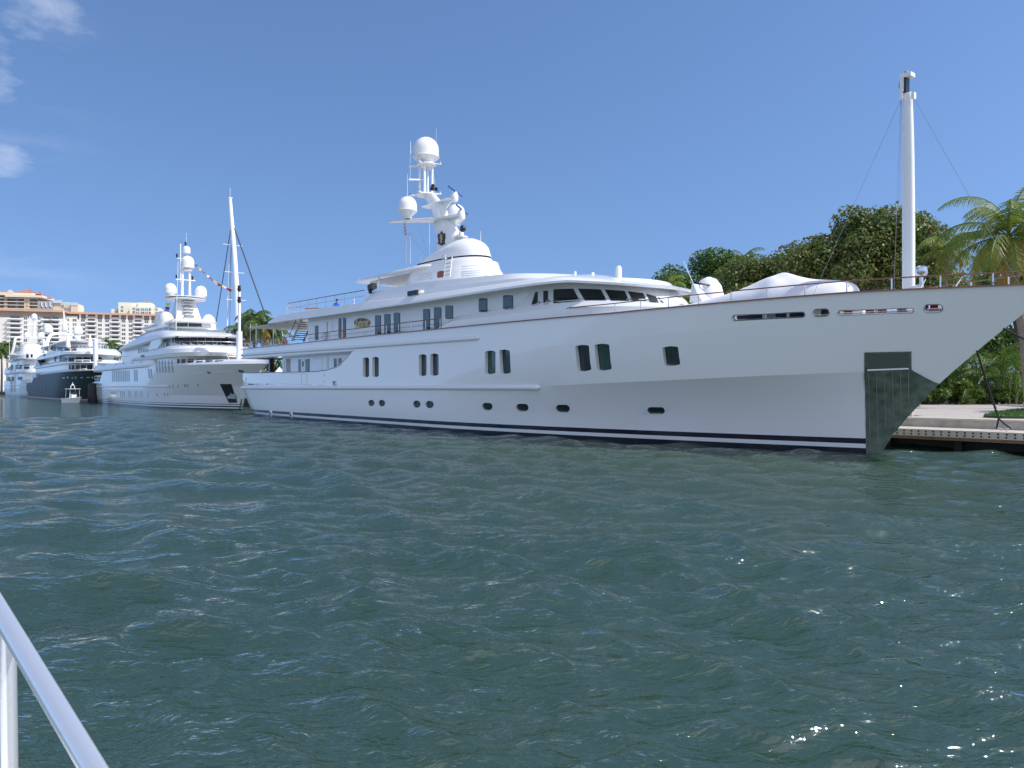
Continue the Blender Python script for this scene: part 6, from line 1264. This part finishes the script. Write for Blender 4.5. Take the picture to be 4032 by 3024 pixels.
car('white parked car glimpsed behind the mooring line and shrubs', 3912, 74, mat('car_white', (.75, .76, .77), .25, coat=1)); car('silver-white parked car glimpsed beside the palm trunk', 3988, 75, mat('car_silver', (.6, .64, .66), .25, coat=1))
# ================================================================== BUILDINGS
BW = mat('cream_white_render', (.74, .72, .66), .8, var=(.70, .67, .60), vscale=.05); BWIN = mat('far_window_dark', (.06, .07, .08), .3); BBAL = mat('balcony_shade', (.24, .22, .22), .7); BWH = mat('balcony_white', (.80, .80, .77), .7); ROOFO = mat('orange_tile', (.60, .34, .22), .8)
P0x, P0d, P1x, P1d = -.5812 * 540, 540.0, -.4541 * 559, 559.0; bang = math.degrees(math.atan2(P1d - P0d, P1x - P0x)); FB = Frame(P0x, P0d, bang); LEN = math.hypot(P1x - P0x, P1d - P0d)
BB = thing('apartment_building', 'long cream-white apartment block with orange roof edge and stacked balconies', 'building', (P0x, P0d, 0), R(bang))
Hh = FB.hit(303, 1235, y=0).z
def bpart(name, mb_, m, par=BB, **k): return mb_.build(name, [m], par, **k)
q = MB(); q.box((LEN / 2 + 5, 12, Hh / 2 - 2), (LEN + 14, 24, Hh - 4)); q.box((-20, 5, Hh / 2 - 2.2), (43, 24, Hh - 4.4)); q.box((-2, 14, Hh / 2 - 2.8), (8, 24, Hh - 5.6)); bpart('wall', q, BW)
q = MB(); q.box((LEN / 2 + 5, 12, Hh + .4), (LEN + 16, 27, 1.3)); q.box((-20, 5, Hh + .7), (45, 27, 1.3)); bpart('roof', q, ROOFO)
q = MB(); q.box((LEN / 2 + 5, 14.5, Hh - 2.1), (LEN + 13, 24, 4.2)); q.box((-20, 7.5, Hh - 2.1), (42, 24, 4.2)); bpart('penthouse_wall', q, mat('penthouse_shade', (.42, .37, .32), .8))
for px in (316, 342, 380, 408, 436, 473, 500, 528, 564, 592, 616): c = FB.hit(px, 1240, y=.5); q = MB(); q.box((c.x, .6, Hh - 2.0), (1.2, 1.2, 4.0)); bpart('column', q, BWH)
for px0, px1 in ((258, 305), (342, 378), (436, 472), (528, 563)): a = FB.hit(px0, 1250, y=.5); b = FB.hit(px1, 1250, y=.5); q = MB(); q.box(((a.x + b.x) / 2, .5, Hh - 3.0), (b.x - a.x, 1.1, 2.4)); bpart('parapet', q, BWH if px0 != 342 else mat('peach_parapet', (.72, .58, .44), .8))
wproto = {}
WVAR = [BWIN, BWIN, mat('far_window_grey', (.20, .23, .25), .25), mat('far_window_blue', (.10, .15, .19), .2)]; wrnd = random.Random(9)
def bwin(x, y, z, w_=2.6, h=1.7, par=BB, m=None):
    kk = wrnd.randrange(4)
    if kk not in wproto:
        q = MB(); 
        for dx in (-.66, .66):
            for dz in (-.44, .44): q.box((dx, -.04, dz), (1.1, .12, .72))
        q.box((0, 0, 0), (2.9, .06, 1.9), 1); me_ = q.mesh('win'); wproto[kk] = me_
        for mm in (WVAR[kk], BWH): me_.materials.append(mm)
    o = bpy.data.objects.new('window', wproto[kk]); COL.objects.link(o); o.parent = par; o.location = (x, y, z); o.scale = (w_ / 2.6, 1, h / 1.7); return o
def balcony(x, y, z, w_, par=BB, d=1.5):
    q = MB(); q.box((x, y - .03, z + .1), (w_ * .62, .1, 2.1), 1); q.box((x, y - d / 2, z - 1.15), (w_, d, .22)); q.box((x, y - d, z - .75), (w_, .1, .75)); q.build('balcony', [BWH, BWIN], par, sharp=30)
rows = [1261 + 17.0 * k for k in range(10)]
z_rows = [FB.hit(327, r_, y=0).z for r_ in rows]
for px in (265, 294, 327, 394, 422, 487, 515, 577, 605):
    x_ = FB.hit(px, 1300, y=0).x
    for z_ in z_rows[:(9 if px > 300 else 8)]: bwin(x_, -.05, z_)
for px in (360, 454, 544):
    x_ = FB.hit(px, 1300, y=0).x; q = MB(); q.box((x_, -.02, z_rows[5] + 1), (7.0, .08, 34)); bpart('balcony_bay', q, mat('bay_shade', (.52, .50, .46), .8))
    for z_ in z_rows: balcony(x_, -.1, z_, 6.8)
for px in (101, 156): 
    x_ = FB.hit(px, 1300, y=-7).x
    for z_ in z_rows[:7]: bwin(x_, -7.06, z_, 2.2)
for px, w_ in ((186, 7.0), (217, 6.5), (60, 9)):
    x_ = FB.hit(px, 1300, y=-7).x
    for z_ in z_rows[:7]: balcony(x_, -7.1, z_, w_, d=2.2)
q = MB(); x_ = FB.hit(80, 1300, y=-7).x
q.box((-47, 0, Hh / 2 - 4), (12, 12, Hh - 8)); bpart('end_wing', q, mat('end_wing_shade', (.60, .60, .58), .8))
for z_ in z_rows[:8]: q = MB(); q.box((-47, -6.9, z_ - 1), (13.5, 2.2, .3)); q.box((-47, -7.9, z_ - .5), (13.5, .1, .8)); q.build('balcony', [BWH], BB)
# brown tower far left
dA = 690.0; FA = Frame(place_c(150, dA), dA, 12); BA = thing('apartment_tower', 'tall peach and brown tower with long balconies and red tile roofs, left edge', 'building', (place_c(150, dA), dA, 0), R(12))
PEACH = mat('peach_render', (.68, .50, .34), .8); BRN = mat('brown_bay', (.26, .19, .145), .8, var=(.13, .10, .09), vscale=.35); HA = FA.hit(60, 1160, y=0).z; REDT = mat('red_tile', (.52, .16, .10), .8)
q = MB(); q.box((-32, 12, HA / 2), (64, 24, HA)); q.build('wall', [BRN], BA)
for px, w_ in ((25, 2.6), (104, 2.4), (112, 2.6)): x_ = FA.hit(px, 1200, y=0).x; q = MB(); q.box((x_, -.8, HA / 2), (w_, 1.8, HA)); q.build('pilaster', [PEACH if px > 30 else mat('bronze_render', (.42, .29, .18), .8)], BA)
fz = FA.hit(60, 1175, y=0).z; n_f = 24
for k in range(n_f):
    z_ = fz - k * 3.05; xa_, xb_ = -64, FA.hit(100, 1200, y=0).x - .2
    q = MB(); q.box(((xa_ + xb_) / 2, -1.0, z_), (xb_ - xa_, 2.6, .5)); q.build('balcony_slab', [mat('slab_cream', (.76, .70, .62), .8)], BA)
    xc_ = FA.hit(117, 1200, y=0).x; q = MB(); q.box(((xc_ - 1) / 2, -1.0, z_), (abs(xc_) + 1, 2.2, .5)); q.build('balcony_slab', [MATS['slab_cream']], BA)
for k in range(18):
    x_ = -62 + k * 3.0; q = MB(); q.box((x_, -.08, HA / 2), (1.0, .25, HA - 2)); q.build('window_strip', [BWIN if k % 3 else mat('window_grey', (.28, .30, .33), .4)], BA)
q = MB(); q.box((-34, 11, HA + .3), (62, 28, 2.6)); q.box((-10, 10, HA - 1.5), (30, 28, 2.0)); q.build('parapet', [mat('cream_parapet', (.78, .68, .52), .8)], BA)
def hip(x0, x1, y0, y1, z0, z1, ins): q = MB(); q.add([(x0, y0, z0), (x1, y0, z0), (x1, y1, z0), (x0, y1, z0), (x0 + ins, (y0 + y1) / 2, z1), (x1 - ins, (y0 + y1) / 2, z1)], [(0, 1, 5, 4), (1, 2, 5), (2, 3, 4, 5), (3, 0, 4), (3, 2, 1, 0)]); q.build('roof', [REDT], BA, smooth=False)
def ax_(px): return FA.hit(px, 1150, y=0).x
zr = HA + 1.5; hip(-64, ax_(42), 0, 20, zr, zr + 2.6, 4); hip(ax_(46), ax_(127), 4, 24, zr + 1.2, zr + 5.0, 9); hip(ax_(124), ax_(157), 2, 16, zr - .5, zr + 2.2, 4); hip(ax_(178), ax_(192), 2, 10, zr - 3.5, zr - 1.4, 1.5)
q = MB(); q.prism([(ax_(32), zr - 1), (ax_(38), zr + 1.4), (ax_(46), zr + 2.6), (ax_(54), zr + 1.4), (ax_(60), zr - 1)], -3.2, -2.4); q.build('gable', [MATS['cream_parapet']], BA)
# beige screened block between tower and long block
dE = 610.0; FE = Frame(place_c(208, dE), dE, 14); BE = thing('building', 'beige flat-topped block with grey mesh screen, rising behind the orange roof edge', 'building', (place_c(208, dE), dE, 0), R(14)); ex = lambda px, py=1200: FE.hit(px, py, y=0)
BEI = mat('beige_render', (.72, .60, .45), .8)
for px0, px1, py in ((208, 250, 1192), (248, 280, 1193), (279, 306, 1195)): a, b = ex(px0, py), ex(px1, py); q = MB(); q.box(((a.x + b.x) / 2, 8 + (px0 % 3), a.z / 2), (b.x - a.x, 16, a.z)); q.build('wall', [BEI], BE, sharp=20)
for px0, px1, py in ((208, 246, 1181), (248, 278, 1189), (279, 306, 1191)): a, b = ex(px0, py), ex(px1, py); q = MB(); q.box(((a.x + b.x) / 2, -.2, a.z - 1.2), (b.x - a.x, .15, 2.4)); q.build('roof_screen', [mat('screen_white', (.55, .60, .66), .6)], BE)
a, b = ex(150, 1186), ex(207, 1186); q = MB(); q.box(((a.x + b.x) / 2, 3, a.z / 2), (b.x - a.x, 8, a.z)); q.build('mesh_screen', [mat('mesh_grey', (.30, .31, .32), .7, var=(.42, .43, .44), vscale=.8)], BE)
for px in (166, 182, 199): a = ex(px, 1190); q = MB(); q.tube([(a.x, -1.3, a.z), (a.x, -1.3, a.z - 3.0), (a.x + .9, -1.3, a.z - 4.0)], .35, 6); q.build('pipe', [WHITE], BE)
a = ex(310, 1215); q = MB(); q.lathe([(.1, -4), (2.6, -3), (3.0, 0), (2.2, 2), (.1, 3)], (a.x - .6, 6, a.z), 14); q.build('dome', [BEI], BE)
# pale yellow block
dC = 770.0; FC_ = Frame(place_c(465, dC), dC, 16); BC = thing('apartment_building', 'pale yellow stepped apartment block rising behind the right end of the orange roof', 'building', (place_c(465, dC), dC, 0), R(16)); cx2 = lambda px, py: FC_.hit(px, py, y=0); YEL = mat('pale_yellow_render', (.76, .72, .58), .8)
for px0, px1, py, y0 in ((466, 546, 1190, 3), (543, 597, 1191, 1), (597, 631, 1211, 2), (510, 600, 1206, -6), (438, 462, 1216, 6)): a, b = FC_.hit(px0, py, y=y0), FC_.hit(px1, py, y=y0); q = MB(); q.box(((a.x + b.x) / 2, y0 + 10, a.z / 2), (b.x - a.x, 20, a.z)); q.build('wall', [YEL], BC, sharp=20)
for X, w_ in ((1490, 3.4), (1605, 3.2), (1700, 3.4), (1780, 2.0), (1862, 2.0), (1942, 2.2)):
    for Y_ in (605, 690): p = FC_.hit(300 + X / 6.14, 1120 + Y_ / 6.14, y=-6.2 if X < 1830 else 1.8); bwin(p.x, p.y, p.z, w_, 2.4, BC)
for X, Y_ in ((1115, 545), (1110, 630), (960, 660), (1395, 585), (1395, 665)): p = FC_.hit(300 + X / 6.14, 1120 + Y_ / 6.14, y=2.8 if X < 1300 else -6.2); bwin(p.x, p.y, p.z, 2.2, 2.0, BC)
p = FC_.hit(578, 1188, y=5); q = MB(); q.box((p.x, 6, p.z + .3), (5, 3, 2.0)); q.build('rooftop_equipment', [GREY], BC)
# ================================================================== THINGS ON THE MAIN YACHT'S DECKS
CT = thing('covered_tender', 'boat wrapped in a taut white cover with one peak, on the foredeck', 'boat', (12.98, 27.1, 0), R(-51.69))
COVER = mat('white_cover_cloth', (.78, .77, .80), .7, bump=.8, bscale=2.2)
prof = [(-7.5, 5.56, .4), (-6.6, 5.80, .8), (-5.6, 6.05, 1.0), (-4.6, 6.38, 1.1), (-3.9, 6.62, 1.15), (-3.3, 6.74, 1.15), (-2.8, 6.70, 1.15), (-2.2, 6.50, 1.18), (-1.6, 6.32, 1.15), (-1.0, 6.20, 1.08), (-.5, 6.14, .9), (-.15, 6.05, .55), (.05, 5.86, .18)]
zt3 = [M.hit(*Z('f', X, Y_), y=-.9) for X, Y_ in ((385, 545), (700, 470), (930, 400), (1150, 280), (1230, 240), (1290, 229), (1350, 236), (1440, 262), (1560, 288), (1700, 303), (1850, 303), (1960, 316), (2020, 365))]
secs = []
for i, p in enumerate(zt3):
    wd = float(np.interp(i, [0, 2, 5, 9, 11, 12], [.5, 1.0, 1.2, 1.15, .8, .35])); zb_ = 5.5; n = 20; sc = []
    for k in range(n + 1):
        t = -1 + 2 * k / n; e = abs(t); peak = 1.0 if 3 <= i <= 7 else .0; top_z = p.z; fall = (1 - e ** (1.35 if peak else 2.6)); sag = .06 * math.sin(t * 9 + i * 1.3) * peak * (1 - e)
        sc.append((p.x, -.9 + 0.0 + t * wd, zb_ + (top_z - zb_) * max(fall, 0) ** (.75) + sag))
    secs.append(sc)
q = MB(); n1 = len(secs[0])
for i in range(len(secs) - 1):
    pass
vs = [p for s_ in secs for p in s_]; q.add(vs, [(i * n1 + k, i * n1 + k + 1, (i + 1) * n1 + k + 1, (i + 1) * n1 + k) for i in range(len(secs) - 1) for k in range(n1 - 1)]); q.add([secs[-1][k] for k in range(n1)], [tuple(range(n1))]); cvo = q.build('cover', [COVER], CT, sharp=60); cvo.modifiers.new('s', 'SUBSURF').render_levels = 2
q = MB(); q.loft([[(x, -.9 - w_, 5.42), (x, -.9 + w_, 5.42), (x, -.9 + w_ * .9, 5.62), (x, -.9 - w_ * .9, 5.62)] for x, w_ in ((-6.5, .7), (-3, 1.0), (-.6, .8))]); q.build('cradle', [WHITE], CT)
q = MB(); q.loft([[(x, -.9 - w_ * .5, 4.34), (x, -.9 + w_ * .5, 4.34), (x, -.9 + w_, 5.5), (x, -.9 - w_, 5.5)] for x, w_ in ((-5.1, .9), (-3, 1.1), (-.8, .8), (-.1, .2))]); q.build('boat_hull', [COVER], CT)
ST_ = thing('small_tender', 'small white tender console with rounded white cover and tall whip aerial, behind the bow rail', 'boat', (12.98, 27.1, 0), R(-51.69))
def atf(X, Y_, y=0.6): return M.hit(*Z('f', X, Y_), y=y)
c = atf(590, 470, 1.0); q = MB(); q.lathe([(.5, -.9), (.58, -.3), (.6, .1), (.5, .5), (.32, .78), (.08, .9)], c, 20, sx=1.15); q.build('rounded_cover', [COVER], ST_)
q = MB(); a = atf(460, 525, .3); b = atf(475, 345, .3); e = atf(545, 330, .3); f_2 = atf(600, 520, .3); q.prism([(a.x, a.z), (atf(470, 450, .3).x, atf(470, 450, .3).z), (atf(530, 430, .3).x, atf(530, 430, .3).z), (f_2.x, f_2.z)], -.1, .7); q.build('console', [WHITE], ST_)
q = MB(); q.prism([(atf(462, 450, .3).x, atf(462, 450, .3).z), (atf(478, 340, .3).x, atf(478, 340, .3).z), (atf(500, 345, .3).x, atf(500, 345, .3).z), (atf(540, 440, .3).x, atf(540, 440, .3).z)], -.05, .65); q.build('windscreen', [mat('pale_screen', (.55, .62, .68), .1)], ST_)
q = MB(); q.tube([atf(520, 520, -.1), atf(348, 118, -.1)], [.022, .008], 6); q.build('whip_aerial', [WHITE], ST_)
q = MB(); q.tube([atf(480, 335, .3), atf(530, 340, .3), atf(600, 352, .6)], .04, 6); q.build('top_frame', [BLACKT], ST_)
q = MB(); q.prism([(c.x - 1.6, 5.45), (c.x + 1.3, 5.45), (c.x + 1.6, 5.72), (c.x - 1.7, 5.72)], .1, 1.9); q.build('tube_hull', [WHITE], ST_)
# figure in a blue shirt on the sun deck, leaning over a table
def person():
    o = thing('person', 'person in a bright blue shirt bending forward on the aft sun deck', 'person', (12.98, 27.1, 0), R(-51.69)); c = M.hit(*Z('2', 842, 400), y=-2.6); z0 = M.hit(*Z('2', 845, 358), y=-2.6).z - 1.72
    J = {'pel': (0, 0, .92), 'ch': (.12, 0, 1.25), 'nk': (.24, 0, 1.42), 'hd': (.30, 0, 1.50), 'ht': (.34, 0, 1.68), 'lh': (0, .11, .88), 'lk': (.06, .12, .48), 'la': (-.02, .12, .08), 'lt': (.14, .12, .03), 'rh': (0, -.11, .88), 'rk': (.06, -.12, .48), 'ra': (-.02, -.12, .08), 'rt': (.14, -.12, .03),
         'ls': (.2, .19, 1.36), 'le': (.32, .26, 1.10), 'lw': (.54, .2, 1.02), 'rs': (.2, -.19, 1.36), 're': (.32, -.26, 1.10), 'rw': (.54, -.2, 1.02)}
    Rr = {'pel': .15, 'ch': .155, 'nk': .06, 'hd': .085, 'ht': .08, 'lh': .09, 'lk': .065, 'la': .045, 'lt': .035, 'rh': .09, 'rk': .065, 'ra': .045, 'rt': .035, 'ls': .07, 'le': .045, 'lw': .032, 'rs': .07, 're': .045, 'rw': .032}
    E = [('pel', 'ch'), ('ch', 'nk'), ('nk', 'hd'), ('hd', 'ht'), ('pel', 'lh'), ('lh', 'lk'), ('lk', 'la'), ('la', 'lt'), ('pel', 'rh'), ('rh', 'rk'), ('rk', 'ra'), ('ra', 'rt'), ('ch', 'ls'), ('ls', 'le'), ('le', 'lw'), ('ch', 'rs'), ('rs', 're'), ('re', 'rw')]
    for sd, yy in (('l', .2), ('r', -.2)):
        for i in range(5): nm = sd + 'f%d' % i; ln = (.085, .10, .105, .098, .08)[i]; off = (i - 2) * .017 if i else -.05; J[nm] = (.54 + (ln if i else .05), yy + off, 1.0 - .02); Rr[nm] = .0085; E.append((sd + 'w', nm))
    names = list(J); me = bpy.data.meshes.new('person'); me.from_pydata([(J[n][0] + c.x, J[n][1] + c.y, J[n][2] + z0) for n in names], [(names.index(a), names.index(b)) for a, b in E], []); ob = bpy.data.objects.new('body', me); COL.objects.link(ob); ob.parent = o
    sm_ = ob.modifiers.new('s', 'SKIN')
    for i, n in enumerate(names): me.skin_vertices[0].data[i].radius = (Rr[n], Rr[n])
    me.skin_vertices[0].data[0].use_root = True
    ob.modifiers.new('d', 'SUBSURF').levels = 1
    bpy.context.view_layer.update(); dg = bpy.context.evaluated_depsgraph_get(); nm_ = bpy.data.meshes.new_from_object(ob.evaluated_get(dg)); ob.modifiers.clear(); ob.data = nm_
    SK = mat('skin', (.42, .24, .17), .5); BS = mat('blue_shirt', (.01, .10, .55), .7); TR = mat('dark_shorts', (.03, .03, .05), .8)
    for m_ in (SK, BS, TR): nm_.materials.append(m_)
    for p in nm_.polygons:
        z_ = p.center.z - z0; x_ = p.center.x - c.x; p.material_index = 0 if (z_ > 1.47 or x_ > .38 or z_ < .5) else (1 if z_ > .93 else 2); p.use_smooth = True
    q = MB(); q.lathe([(.085, -.02), (.092, .05), (.075, .10), (.03, .125)], (c.x + .335, c.y, z0 + 1.60), 12); q.build('hair', [mat('dark_hair', (.02, .015, .012), .7)], o)
    q = MB(); q.lathe([(.0, -.02), (.014, -.01), (.012, .012), (.0, .02)], (c.x + .425, c.y, z0 + 1.58), 8); q.build('nose', [SK], o)
person()
# ================================================================== the boat the picture is taken from: its handrail
TBT = thing('tour_boat', 'polished steel handrail and stanchion in the bottom left corner', 'boat railing', (0, 0, 0))
CHR = mat('polished_rail', (.94, .94, .94), .28, metal=.75, bump=.02, bscale=60)
def cp(px, py, d): return Vector(((px - CX) / FPX * d, d, EYE - (py - HY) / FPX * d))
a = cp(365, 3024, 1.22); b = cp(0, 2410, 1.62); dv = b - a
q = MB(); q.tube([a - dv * 1.2, a, b, b + dv * 2.5], .0185, 24); q.build('handrail', [CHR], TBT, sharp=80)
t0 = cp(30, 2478, 1.57); q = MB(); q.tube([t0 + Vector((0, 0, .01)), Vector((t0.x * .985, t0.y - .01, 1.1))], .0155, 24); q.build('stanchion', [CHR], TBT, sharp=80)
q = MB(); q.lathe([(.04, 0), (.04, .006), (.02, .02)], (t0.x * .985, t0.y - .01, 1.1), 20); q.build('stanchion_base', [CHR], TBT)
q = MB(); q.box((-1.8, -.2, 1.05), (2.2, 4.2, .1)); q.box((-1.8, -.2, .5), (2.1, 4.0, 1.0)); q.build('deck', [WHITE], TBT)
